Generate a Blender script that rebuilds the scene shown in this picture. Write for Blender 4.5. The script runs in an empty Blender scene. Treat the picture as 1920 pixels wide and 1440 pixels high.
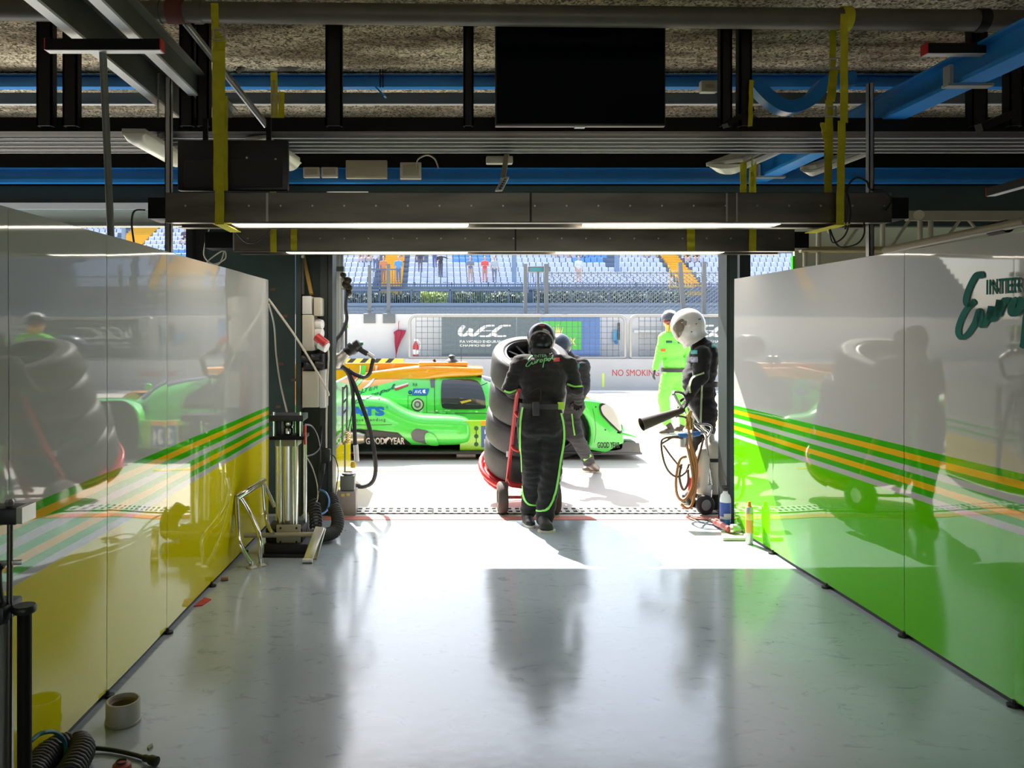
import bpy, bmesh, math, random
import numpy as np
from mathutils import Vector, Matrix, noise
from mathutils.bvhtree import BVHTree

random.seed(7)
SC = bpy.context.scene
COL = SC.collection

# ------------------------------------------------------------------ camera
F, CX, CY, H = 1442.0, 820.0, 621.0, 1.65
cam_d = bpy.data.cameras.new('camera')
cam = bpy.data.objects.new('camera', cam_d)
COL.objects.link(cam)
cam.location = (0, 0, H)
cam.rotation_euler = (math.pi / 2, 0, 0)
cam_d.sensor_fit = 'HORIZONTAL'
cam_d.sensor_width = 36.0
cam_d.lens = 36.0 * F / 1920.0
cam_d.shift_x = (960 - CX) / 1920.0
cam_d.shift_y = (CY - 720) / 1920.0
cam_d.clip_start = 0.05
cam_d.clip_end = 500
SC.camera = cam

# ------------------------------------------------------------------ light
SUN_D = Vector((0.37, -1.0, -1.264)).normalized()
w = bpy.data.worlds.new('sky')
SC.world = w
w.use_nodes = True
nt = w.node_tree
nt.nodes.clear()
sky = nt.nodes.new('ShaderNodeTexSky')
sky.sky_type = 'NISHITA'
sky.sun_disc = False
sky.sun_elevation = math.radians(50)
sky.sun_rotation = math.radians(-20)
sky.air_density = 1.0
sky.dust_density = 2.0
bg = nt.nodes.new('ShaderNodeBackground')
bg.inputs[1].default_value = 0.37
out = nt.nodes.new('ShaderNodeOutputWorld')
hs = nt.nodes.new('ShaderNodeHueSaturation')
hs.inputs['Saturation'].default_value = 0.6
nt.links.new(sky.outputs[0], hs.inputs['Color'])
nt.links.new(hs.outputs[0], bg.inputs[0])
nt.links.new(bg.outputs[0], out.inputs[0])

sd = bpy.data.lights.new('sun', 'SUN')
sd.energy = 14.0
sd.angle = math.radians(0.5)
sd.color = (1.0, 0.95, 0.87)
sun = bpy.data.objects.new('sun', sd)
COL.objects.link(sun)
sun.location = (-6, 20, 20)
sun.rotation_euler = SUN_D.to_track_quat('-Z', 'Y').to_euler()

SC.view_settings.view_transform = 'Standard'
SC.view_settings.look = 'None'
SC.view_settings.exposure = 0.58
SC.view_settings.gamma = 1.0
SC.view_settings.use_curve_mapping = False
SC.cycles.use_denoising = True
SC.cycles.max_bounces = 8
SC.cycles.diffuse_bounces = 5
SC.cycles.glossy_bounces = 4
SC.cycles.sample_clamp_indirect = 8.0
SC.cycles.caustics_reflective = False
SC.cycles.caustics_refractive = False

# ------------------------------------------------------------------ helpers
def P(px, py, Y):
    return Vector(((px - CX) * Y / F, Y, H - (py - CY) * Y / F))

def G(px, py, z=0.0):
    Y = F * (H - z) / (py - CY)
    return Vector(((px - CX) * Y / F, Y, z))

def PX(px, Y):
    return (px - CX) * Y / F

def PZ(py, Y):
    return H - (py - CY) * Y / F

MATS = {}
def mat(name, color, rough=0.5, metal=0.0, vary=0.0, vscale=8.0, bump=0.0, bscale=40.0,
        spec=0.5, coat=0.0, coat_rough=0.03, emit=0.0, rvary=0.0, alpha=1.0, trans=0.0, stretch=(1, 1, 1), detail=3.0, sheen=0.0):
    if name in MATS:
        return MATS[name]
    m = bpy.data.materials.new(name)
    m.use_nodes = True
    n = m.node_tree.nodes
    L = m.node_tree.links
    b = n['Principled BSDF']
    col = tuple(color) + (1.0,)
    b.inputs['Base Color'].default_value = col
    b.inputs['Roughness'].default_value = rough
    b.inputs['Metallic'].default_value = metal
    b.inputs['Specular IOR Level'].default_value = spec
    b.inputs['Coat Weight'].default_value = coat
    b.inputs['Coat Roughness'].default_value = coat_rough
    b.inputs['Transmission Weight'].default_value = trans
    b.inputs['Alpha'].default_value = alpha
    if sheen:
        b.inputs['Sheen Weight'].default_value = sheen
    if emit:
        b.inputs['Emission Color'].default_value = col
        b.inputs['Emission Strength'].default_value = emit
    if vary or bump or rvary:
        tc = n.new('ShaderNodeTexCoord')
        mp = n.new('ShaderNodeMapping')
        mp.inputs['Scale'].default_value = stretch
        L.new(tc.outputs['Object'], mp.inputs['Vector'])
    if vary or rvary:
        nz = n.new('ShaderNodeTexNoise')
        nz.inputs['Scale'].default_value = vscale
        nz.inputs['Detail'].default_value = detail
        L.new(mp.outputs[0], nz.inputs['Vector'])
        if vary:
            mx = n.new('ShaderNodeMix')
            mx.data_type = 'RGBA'
            mx.inputs[6].default_value = tuple(max(0, c * (1 - vary)) for c in color) + (1,)
            mx.inputs[7].default_value = tuple(min(1, c * (1 + vary)) for c in color) + (1,)
            L.new(nz.outputs['Fac'], mx.inputs[0])
            L.new(mx.outputs[2], b.inputs['Base Color'])
        if rvary:
            mr = n.new('ShaderNodeMapRange')
            mr.inputs['To Min'].default_value = max(0.0, rough - rvary)
            mr.inputs['To Max'].default_value = min(1.0, rough + rvary)
            L.new(nz.outputs['Fac'], mr.inputs['Value'])
            L.new(mr.outputs[0], b.inputs['Roughness'])
    if bump:
        nb = n.new('ShaderNodeTexNoise')
        nb.inputs['Scale'].default_value = bscale
        nb.inputs['Detail'].default_value = 4.0
        L.new(mp.outputs[0], nb.inputs['Vector'])
        bp = n.new('ShaderNodeBump')
        bp.inputs['Strength'].default_value = bump
        bp.inputs['Distance'].default_value = 0.02
        L.new(nb.outputs['Fac'], bp.inputs['Height'])
        L.new(bp.outputs[0], b.inputs['Normal'])
    MATS[name] = m
    return m

class MB:
    def __init__(s):
        s.v = []; s.f = []; s.mi = []; s.cur = 0
    def add(s, vs, fs):
        o = len(s.v)
        s.v.extend([tuple(x) for x in vs])
        for f in fs:
            s.f.append(tuple(i + o for i in f)); s.mi.append(s.cur)
        return s
    def box(s, c, d, R=None):
        c = Vector(c); hx, hy, hz = d[0] / 2, d[1] / 2, d[2] / 2
        vs = [Vector((x, y, z)) for z in (-hz, hz) for y in (-hy, hy) for x in (-hx, hx)]
        if R is not None:
            vs = [R @ q for q in vs]
        vs = [q + c for q in vs]
        return s.add(vs, [(0, 2, 3, 1), (4, 5, 7, 6), (0, 1, 5, 4), (2, 6, 7, 3), (0, 4, 6, 2), (1, 3, 7, 5)])
    def bx(s, x0, x1, y0, y1, z0, z1):
        return s.box(((x0 + x1) / 2, (y0 + y1) / 2, (z0 + z1) / 2), (abs(x1 - x0), abs(y1 - y0), abs(z1 - z0)))
    def bar(s, a, b, w, h, up=(0, 0, 1)):
        a = Vector(a); b = Vector(b); d = (b - a)
        L = d.length; d.normalize()
        up = Vector(up)
        if abs(d.dot(up)) > 0.98:
            up = Vector((0, 1, 0))
        side = d.cross(up).normalized(); u2 = side.cross(d).normalized()
        R = Matrix((side, d, u2)).transposed()
        return s.box((a + b) / 2, (w, L, h), R)
    def tube(s, pts, r, n=8, caps=True, closed=False):
        pts = [Vector(p) for p in pts]
        m = len(pts)
        rs = r if isinstance(r, (list, tuple)) else [r] * m
        prev = None
        vs = []
        for i, p in enumerate(pts):
            if closed:
                t = pts[(i + 1) % m] - pts[i - 1]
            else:
                t = pts[min(i + 1, m - 1)] - pts[max(i - 1, 0)]
            t.normalize()
            if prev is None:
                a = Vector((0, 0, 1)) if abs(t.z) < 0.9 else Vector((1, 0, 0))
                u = t.cross(a).normalized()
            else:
                u = (prev - t * prev.dot(t))
                u = u.normalized() if u.length > 1e-6 else t.orthogonal().normalized()
            prev = u
            v = t.cross(u)
            for k in range(n):
                an = 2 * math.pi * k / n
                vs.append(p + (u * math.cos(an) + v * math.sin(an)) * rs[i])
        fs = []
        for i in range(m if closed else m - 1):
            j = (i + 1) % m
            for k in range(n):
                k2 = (k + 1) % n
                fs.append((i * n + k, i * n + k2, j * n + k2, j * n + k))
        if caps and not closed:
            fs.append(tuple(range(n - 1, -1, -1)))
            fs.append(tuple((m - 1) * n + k for k in range(n)))
        return s.add(vs, fs)
    def lathe(s, prof, c, axis=(0, 0, 1), n=24, closed=False):
        c = Vector(c); ax = Vector(axis).normalized()
        u = ax.orthogonal().normalized(); v = ax.cross(u)
        vs = []
        for (r, h) in prof:
            for k in range(n):
                an = 2 * math.pi * k / n
                vs.append(c + ax * h + (u * math.cos(an) + v * math.sin(an)) * max(r, 1e-5))
        fs = []
        m = len(prof)
        for i in range(m if closed else m - 1):
            j = (i + 1) % m
            for k in range(n):
                k2 = (k + 1) % n
                fs.append((i * n + k, i * n + k2, j * n + k2, j * n + k))
        if not closed:
            fs.append(tuple(range(n - 1, -1, -1)))
            fs.append(tuple((m - 1) * n + k for k in range(n)))
        return s.add(vs, fs)
    def cyl(s, a, b, r, n=16):
        a = Vector(a); b = Vector(b)
        return s.lathe([(r, 0), (r, (b - a).length)], a, b - a, n)
    def ell(s, c, r, R=None, n=20, m=12):
        c = Vector(c)
        vs = []
        for i in range(m + 1):
            th = math.pi * i / m
            for k in range(n):
                ph = 2 * math.pi * k / n
                q = Vector((r[0] * math.sin(th) * math.cos(ph), r[1] * math.sin(th) * math.sin(ph), r[2] * math.cos(th)))
                if R is not None:
                    q = R @ q
                vs.append(c + q)
        fs = []
        for i in range(m):
            for k in range(n):
                k2 = (k + 1) % n
                fs.append((i * n + k, (i + 1) * n + k, (i + 1) * n + k2, i * n + k2))
        return s.add(vs, fs)
    def prism(s, pts, off):
        pts = [Vector(p) for p in pts]; off = Vector(off); n = len(pts)
        vs = pts + [p + off for p in pts]
        fs = [tuple(range(n - 1, -1, -1)), tuple(range(n, 2 * n))]
        for i in range(n):
            j = (i + 1) % n
            fs.append((i, j, n + j, n + i))
        return s.add(vs, fs)
    def quad(s, a, b, c, d):
        return s.add([a, b, c, d], [(0, 1, 2, 3)])
    def loft(s, rings, cap=True):
        n = len(rings[0]); vs = [p for r in rings for p in r]; fs = []
        for i in range(len(rings) - 1):
            for k in range(n):
                k2 = (k + 1) % n
                fs.append((i * n + k, i * n + k2, (i + 1) * n + k2, (i + 1) * n + k))
        if cap:
            fs.append(tuple(range(n - 1, -1, -1)))
            fs.append(tuple((len(rings) - 1) * n + k for k in range(n)))
        return s.add(vs, fs)
    def rcone(s, a, b, ra, rb, n=14):
        """rounded cone = tapered capsule"""
        a = Vector(a); b = Vector(b); d = b - a; L = d.length
        if L < 1e-6:
            return s.ell(a, (ra, ra, ra))
        prof = []
        for i in range(7):
            t = math.pi / 2 * i / 6
            prof.append((ra * math.sin(t), -ra * math.cos(t)))
        for i in range(7):
            t = math.pi / 2 * (1 - i / 6)
            prof.append((rb * math.sin(t), L + rb * math.cos(t)))
        return s.lathe(prof, a, d, n)
    def build(s, name, mats, parent=None, smooth=35, bevel=0.0, seg=2, origin=None):
        me = bpy.data.meshes.new(name)
        me.from_pydata(s.v, [], s.f)
        if not isinstance(mats, (list, tuple)):
            mats = [mats]
        for m in mats:
            me.materials.append(m)
        for p, i in zip(me.polygons, s.mi):
            p.material_index = min(i, len(mats) - 1)
        bm = bmesh.new(); bm.from_mesh(me)
        bmesh.ops.remove_doubles(bm, verts=bm.verts, dist=1e-6)
        bmesh.ops.recalc_face_normals(bm, faces=bm.faces)
        if bevel:
            es = [e for e in bm.edges if len(e.link_faces) == 2 and e.calc_face_angle(0) > 0.6]
            bmesh.ops.bevel(bm, geom=es, offset=bevel, segments=seg, affect='EDGES', profile=0.5, clamp_overlap=True)
        bm.to_mesh(me); bm.free()
        return link(name, me, parent, smooth, origin)

def link(name, me, parent=None, smooth=35, origin=None):
    """link a mesh holding WORLD coordinates; its origin goes to its thing's base"""
    if parent is not None:
        org = wloc(parent)
    elif origin is not None:
        org = Vector(origin)
    else:
        co = [v.co for v in me.vertices]
        lo = Vector((min(c.x for c in co), min(c.y for c in co), min(c.z for c in co)))
        hi = Vector((max(c.x for c in co), max(c.y for c in co), max(c.z for c in co)))
        org = Vector(((lo.x + hi.x) / 2, (lo.y + hi.y) / 2, lo.z))
    me.transform(Matrix.Translation(-org))
    if smooth is not None:
        for p in me.polygons:
            p.use_smooth = True
        try:
            me.set_sharp_from_angle(angle=math.radians(smooth))
        except Exception:
            pass
    o = bpy.data.objects.new(name, me)
    COL.objects.link(o)
    if parent is not None:
        o.parent = parent
    else:
        o.location = org
    return o

def wloc(o):
    p = Vector(o.location)
    while o.parent is not None:
        o = o.parent
        p = p + Vector(o.location)
    return p

def tag(o, label, cat, group=None, kind=None):
    if label: o['label'] = label
    if cat: o['category'] = cat
    if group: o['group'] = group
    if kind: o['kind'] = kind
    return o

def thing(name, label, cat, loc=(0, 0, 0), group=None):
    o = bpy.data.objects.new(name, None)
    o.empty_display_size = 0.1
    COL.objects.link(o)
    o.location = loc
    return tag(o, label, cat, group)

def struct(o):
    o['kind'] = 'structure'
    return o

def lab(o, label):
    o['label'] = label
    return o

def dup(root, loc, label=None, group=None):
    r = root.copy(); COL.objects.link(r); r.location = loc
    if label: r['label'] = label
    if group: r['group'] = group
    for ch in list(root.children):
        c = ch.copy(); COL.objects.link(c); c.parent = r
        for g in list(ch.children):
            d = g.copy(); COL.objects.link(d); d.parent = c
    return r

# ---- text as mesh polygons (2D), fitted to a unit box
_txt = {}
def text2d(body, bold=0.0, shear=0.0, spacing=1.0):
    key = (body, bold, shear, spacing)
    if key in _txt:
        return _txt[key]
    cu = bpy.data.curves.new('t', 'FONT')
    cu.body = body; cu.size = 1.0; cu.offset = bold; cu.shear = shear; cu.space_character = spacing
    cu.resolution_u = 3
    o = bpy.data.objects.new('t', cu); COL.objects.link(o)
    dg = bpy.context.evaluated_depsgraph_get(); dg.update()
    me = bpy.data.meshes.new_from_object(o.evaluated_get(dg))
    vs = [(v.co.x, v.co.y) for v in me.vertices]
    fs = [tuple(p.vertices) for p in me.polygons]
    bpy.data.objects.remove(o); bpy.data.curves.remove(cu); bpy.data.meshes.remove(me)
    x0 = min(v[0] for v in vs); x1 = max(v[0] for v in vs); y0 = min(v[1] for v in vs); y1 = max(v[1] for v in vs)
    vs = [((a - x0) / (x1 - x0), (b - y0) / (y1 - y0)) for a, b in vs]
    _txt[key] = (vs, fs)
    return _txt[key]

def ribbon2d(strokes, wd, aspect=1.0):
    """strokes: list of (polyline, ...) in 2D -> quads; wd half width; smooth by Catmull-Rom"""
    vs = []; fs = []
    for st in strokes:
        ww = wd
        pts = cr([Vector((p[0], p[1], 0)) for p in st], 5)
        n = len(pts); base = len(vs)
        for i, p in enumerate(pts):
            t = pts[min(i + 1, n - 1)] - pts[max(i - 1, 0)]
            t = t.normalized() if t.length > 1e-9 else Vector((1, 0, 0))
            nn = Vector((-t.y, t.x, 0))
            # calligraphic: thicker on steep strokes, tapered ends
            k = ww * (0.65 + 0.6 * abs(t.y)) * (0.55 if i in (0, n - 1) else 1)
            a = p + nn * k; b = p - nn * k
            vs.append((a.x, a.y)); vs.append((b.x, b.y))
        for i in range(n - 1):
            fs.append((base + 2 * i, base + 2 * i + 1, base + 2 * i + 3, base + 2 * i + 2))
    return vs, fs

def cr(pts, k=6, closed=False):
    """Catmull-Rom through the points"""
    pts = [Vector(p) for p in pts]; n = len(pts); outp = []
    if n < 3 and not closed:
        return pts
    rng = n if closed else n - 1
    for i in range(rng):
        if closed:
            p0, p1, p2, p3 = pts[i - 1], pts[i], pts[(i + 1) % n], pts[(i + 2) % n]
        else:
            p0, p1, p2, p3 = pts[max(i - 1, 0)], pts[i], pts[i + 1], pts[min(i + 2, n - 1)]
        for j in range(k):
            t = j / k
            outp.append(0.5 * ((2 * p1) + (p2 - p0) * t + (2 * p0 - 5 * p1 + 4 * p2 - p3) * t * t + (3 * p1 - p0 - 3 * p2 + p3) * t ** 3))
    if not closed:
        outp.append(pts[-1])
    return outp

def flat_text(mb, vs, fs, o, ux, uz, thick=0.0):
    """place unit-box 2D shapes on a plane: origin o, width vector ux, height vector uz"""
    o = Vector(o); ux = Vector(ux); uz = Vector(uz)
    V = [o + ux * a + uz * b for a, b in vs]
    if thick:
        nrm = ux.cross(uz).normalized() * thick
        n = len(V)
        ed = {}
        for f in fs:
            for i in range(len(f)):
                e = (f[i], f[(i + 1) % len(f)])
                ed[e] = 1
        F2 = [tuple(f) for f in fs] + [tuple(i + n for i in reversed(f)) for f in fs]
        for (a, b) in ed:
            if (b, a) not in ed:
                F2.append((b, a, a + n, b + n))
        mb.add([v + nrm for v in V] + V, F2)
    else:
        mb.add(V, fs)
    return mb

EURO = [
    [(1.95, 3.75), (1.9, 4.05), (1.55, 3.95), (1.1, 3.3), (0.8, 2.6), (0.85, 2.2), (1.2, 2.15), (1.5, 2.4)],
    [(1.4, 2.25), (0.8, 1.8), (0.3, 1.0), (0.15, 0.35), (0.45, 0.0), (0.95, 0.25), (1.5, 0.95), (1.85, 1.75), (1.9, 1.0), (2.15, 0.8), (2.6, 1.5), (2.75, 1.95), (2.65, 1.3), (2.9, 1.2), (3.25, 1.9), (3.35, 2.3), (3.25, 1.3)],
    [(3.3, 1.6), (3.7, 2.3), (4.0, 2.2)],
    [(4.6, 2.35), (4.25, 2.1), (4.15, 1.6), (4.4, 1.45), (4.75, 1.8), (4.8, 2.2), (4.6, 2.35)],
    [(5.5, 2.7), (5.2, 1.2), (5.05, -0.1), (4.95, -0.6)],
    [(5.4, 2.0), (5.8, 2.75), (6.15, 2.5), (5.95, 1.9), (5.45, 1.75)],
    [(6.9, 2.6), (6.5, 2.35), (6.4, 1.85), (6.65, 1.7), (7.0, 2.05), (7.05, 2.45), (6.9, 2.6)],
    [(7.1, 2.2), (7.6, 2.9), (8.05, 3.9), (7.95, 4.1), (7.75, 3.4), (7.7, 2.4), (7.95, 2.1), (8.4, 2.4)],
]
def europol2d(wd=0.14):
    vs, fs = ribbon2d(EURO, wd)
    return [(a / 8.4, (b + 0.6) / 4.7) for a, b in vs], fs

def subdiv_shape(vs, fs, maxlen):
    """triangulate and split long edges so a 2D decal can be draped (vs are 2D)"""
    bm = bmesh.new()
    bv = [bm.verts.new((a, b, 0)) for a, b in vs]
    for f in fs:
        try:
            bm.faces.new([bv[i] for i in f])
        except Exception:
            pass
    bmesh.ops.triangulate(bm, faces=bm.faces)
    for it in range(5):
        es = [e for e in bm.edges if e.calc_length() > maxlen]
        if not es: break
        bmesh.ops.subdivide_edges(bm, edges=es, cuts=1)
        bmesh.ops.triangulate(bm, faces=[f for f in bm.faces if len(f.verts) > 3])
    bm.verts.ensure_lookup_table(); bm.verts.index_update()
    vs2 = [(v.co.x, v.co.y) for v in bm.verts]
    fs2 = [tuple(v.index for v in f.verts) for f in bm.faces]
    bm.free()
    return vs2, fs2

def bvh_of(objs):
    vs = []; fs = []
    for o in objs:
        off = wloc(o); b = len(vs)
        vs += [v.co + off for v in o.data.vertices]
        fs += [tuple(i + b for i in p.vertices) for p in o.data.polygons]
    return BVHTree.FromPolygons(vs, fs)

EYE = Vector((0, 0, H))
def drape_px(mb, bvh, vs, fs, box, off=0.004, maxd=30, slope=0.0, split=6):
    """lay a unit-box 2D shape onto the surface seen inside an image box (x0,y0,x1,y1)"""
    x0, y0, x1, y1 = box
    V = [(x0 + a * (x1 - x0), y1 - b * (y1 - y0) + slope * a) for a, b in vs]
    if split:
        V, fs = subdiv_shape(V, fs, split)
    outv = []; last = None
    for px, py in V:
        d = (P(px, py, 1.0) - EYE).normalized()
        hit = bvh.ray_cast(EYE, d, maxd)
        if hit[0] is None:
            outv.append(None)
        else:
            p = hit[0] + (hit[1] * off if hit[1].dot(d) < 0 else hit[1] * -off)
            outv.append(p)
    idx = {}; vv = []
    for i, p in enumerate(outv):
        if p is not None:
            idx[i] = len(vv); vv.append(p)
    ff = []
    for f in fs:
        if all(i in idx for i in f):
            q = [vv[idx[i]] for i in f]
            if max((q[i] - q[i - 1]).length for i in range(len(q))) < 0.25:
                ff.append(tuple(idx[i] for i in f))
    mb.add(vv, ff)
    return mb

def on_px(bvh, px, py, off=0.004, maxd=30):
    d = (P(px, py, 1.0) - EYE).normalized()
    hit = bvh.ray_cast(EYE, d, maxd)
    if hit[0] is None:
        return None
    return hit[0] - d * off

def hoop(pts, r, n=8, k=6):
    return MB().tube(cr(pts, k), r, n)

def coil(path, R, r, turns, n=6, per=12):
    """helix around a smooth path"""
    pts = cr(path, 8); L = [0]
    for i in range(1, len(pts)):
        L.append(L[-1] + (pts[i] - pts[i - 1]).length)
    N = turns * per; outp = []
    u = None
    for i in range(N + 1):
        s = L[-1] * i / N
        j = 0
        while j < len(L) - 2 and L[j + 1] < s: j += 1
        t = (s - L[j]) / max(1e-6, L[j + 1] - L[j])
        p = pts[j].lerp(pts[j + 1], t); d = (pts[j + 1] - pts[j]).normalized()
        if u is None:
            u = d.orthogonal().normalized()
        u = (u - d * u.dot(d)).normalized(); v = d.cross(u)
        a = 2 * math.pi * i / per
        outp.append(p + (u * math.cos(a) + v * math.sin(a)) * R)
    return MB().tube(outp, r, n)

# ------------------------------------------------------------------ materials
GREEN = (0.035, 0.46, 0.012)
YEL = (0.62, 0.43, 0.015)
M_white = mat('panel_white', (0.52, 0.52, 0.495), 0.028, bump=0.012, bscale=2.2, coat=0.12, coat_rough=0.02)
M_pgreen = mat('panel_green', (0.125, 0.58, 0.003), 0.028, bump=0.012, bscale=2.2, coat=0.12, coat_rough=0.02)
M_pyel = mat('panel_yellow_green', (0.78, 0.66, 0.006), 0.028, bump=0.012, bscale=2.2, coat=0.12, coat_rough=0.02)
M_sgreen = mat('stripe_green', (0.05, 0.47, 0.006), 0.028, bump=0.012, bscale=2.2, coat=0.12, coat_rough=0.02)
M_syel = mat('stripe_yellow', (0.85, 0.50, 0.01), 0.028, bump=0.012, bscale=2.2, coat=0.12, coat_rough=0.02)
M_teal = mat('lettering_teal', (0.0, 0.15, 0.115), 0.55, spec=.15)
M_black = mat('black_plastic', (0.012, 0.012, 0.013), 0.45)
M_rubber = mat('black_rubber', (0.02, 0.02, 0.02), 0.6)
M_darksteel = mat('dark_steel', (0.014, 0.012, 0.011), 0.55, 0.0, spec=.3, vary=0.35, vscale=6)
M_blacksteel = mat('blackened_steel', (0.006, 0.0055, 0.005), 0.6, 0.0, spec=.2)
M_greensteel = mat('green_painted_steel', (0.038, 0.062, 0.050), 0.5, 0.0, vary=0.3, vscale=5)
M_greensteel2 = mat('dark_green_painted_steel', (0.022, 0.032, 0.028), 0.5, 0.0, vary=0.3, vscale=5)
M_blue = mat('blue_painted_steel', (0.02, 0.24, 0.66), 0.35, 0.0, vary=0.12, vscale=3)
M_galv = mat('galvanised_steel', (0.50, 0.49, 0.46), 0.38, 0.85, vary=0.15, vscale=12)
M_greysteel = mat('grey_painted_steel', (0.15, 0.16, 0.135), 0.4, 0.0, vary=0.2, vscale=6)
M_pipe = mat('old_pipe_paint', (0.115, 0.103, 0.078), 0.45, 0.0, vary=0.3, vscale=5)
M_sheet = mat('brushed_sheet_metal', (0.21, 0.195, 0.165), 0.36, 0.9, vary=0.55, vscale=2.2, rvary=0.12, stretch=(1, 1, 6))
M_chrome = mat('polished_tube', (0.72, 0.70, 0.66), 0.16, 1.0)
M_alu = mat('satin_aluminium', (0.66, 0.65, 0.62), 0.3, 0.9, vary=0.06)
M_strap = mat('yellow_webbing', (0.54, 0.48, 0.008), 0.75, 0.0, vary=0.25, vscale=18, bump=0.3, bscale=120)
M_beige = mat('beige_plastic', (0.50, 0.47, 0.38), 0.5, vary=0.08)
M_beigemetal = mat('beige_painted_metal', (0.36, 0.32, 0.22), 0.45, vary=0.1)
M_cream = mat('cream_lamp_cover', (0.80, 0.76, 0.60), 0.3)
M_lamp = mat('lit_tube', (1.0, 0.88, 0.76), 0.5, emit=9.0)
M_ltgrey = mat('light_grey_paint', (0.62, 0.62, 0.60), 0.5, vary=0.05)
M_red = mat('red_enamel', (0.55, 0.016, 0.018), 0.35, coat=0.3)
M_redp = mat('red_plastic', (0.50, 0.02, 0.025), 0.4)
M_whitep = mat('white_plastic', (0.78, 0.78, 0.76), 0.4)
M_screen = mat('screen_glass', (0.002, 0.003, 0.006), 0.12, spec=.12)
M_cable = mat('cable_black', (0.012, 0.012, 0.012), 0.45)
M_cablew = mat('cable_white', (0.60, 0.55, 0.46), 0.5)
M_blueh = mat('blue_hose', (0.02, 0.16, 0.42), 0.4)

def mat_panelwoodwool():
    m = mat('wood_wool_ceiling', (0.40, 0.33, 0.23), 0.95)
    n = m.node_tree.nodes; L = m.node_tree.links; b = n['Principled BSDF']
    tc = n.new('ShaderNodeTexCoord')
    mp = n.new('ShaderNodeMapping'); mp.inputs['Scale'].default_value = (1, 1, 1)
    L.new(tc.outputs['Object'], mp.inputs['Vector'])
    v = n.new('ShaderNodeTexNoise'); v.inputs['Scale'].default_value = 26; v.inputs['Detail'].default_value = 4; v.inputs['Distortion'].default_value = 1.8
    L.new(mp.outputs[0], v.inputs['Vector'])
    r = n.new('ShaderNodeValToRGB')
    r.color_ramp.elements[0].position = 0.38; r.color_ramp.elements[0].color = (0.10, 0.075, 0.04, 1)
    r.color_ramp.elements[1].position = 0.60; r.color_ramp.elements[1].color = (0.92, 0.79, 0.57, 1)
    L.new(v.outputs['Fac'], r.inputs[0])
    big = n.new('ShaderNodeTexNoise'); big.inputs['Scale'].default_value = 1.6; big.inputs['Detail'].default_value = 5
    mp2 = n.new('ShaderNodeMapping'); mp2.inputs['Scale'].default_value = (0.5, 2.2, 1)
    L.new(tc.outputs['Object'], mp2.inputs['Vector']); L.new(mp2.outputs[0], big.inputs['Vector'])
    r2 = n.new('ShaderNodeValToRGB')
    r2.color_ramp.elements[0].position = 0.36; r2.color_ramp.elements[0].color = (0.28, 0.24, 0.2, 1)
    r2.color_ramp.elements[1].position = 0.58; r2.color_ramp.elements[1].color = (1, 1, 1, 1)
    L.new(big.outputs['Fac'], r2.inputs[0])
    mx = n.new('ShaderNodeMix'); mx.data_type = 'RGBA'; mx.blend_type = 'MULTIPLY'; mx.inputs[0].default_value = 1
    L.new(r.outputs[0], mx.inputs[6]); L.new(r2.outputs[0], mx.inputs[7])
    L.new(mx.outputs[2], b.inputs['Base Color'])
    bp = n.new('ShaderNodeBump'); bp.inputs['Strength'].default_value = 0.9; bp.inputs['Distance'].default_value = 0.03
    L.new(v.outputs['Fac'], bp.inputs['Height']); L.new(bp.outputs[0], b.inputs['Normal'])
    return m
M_ceil = mat_panelwoodwool()

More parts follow.
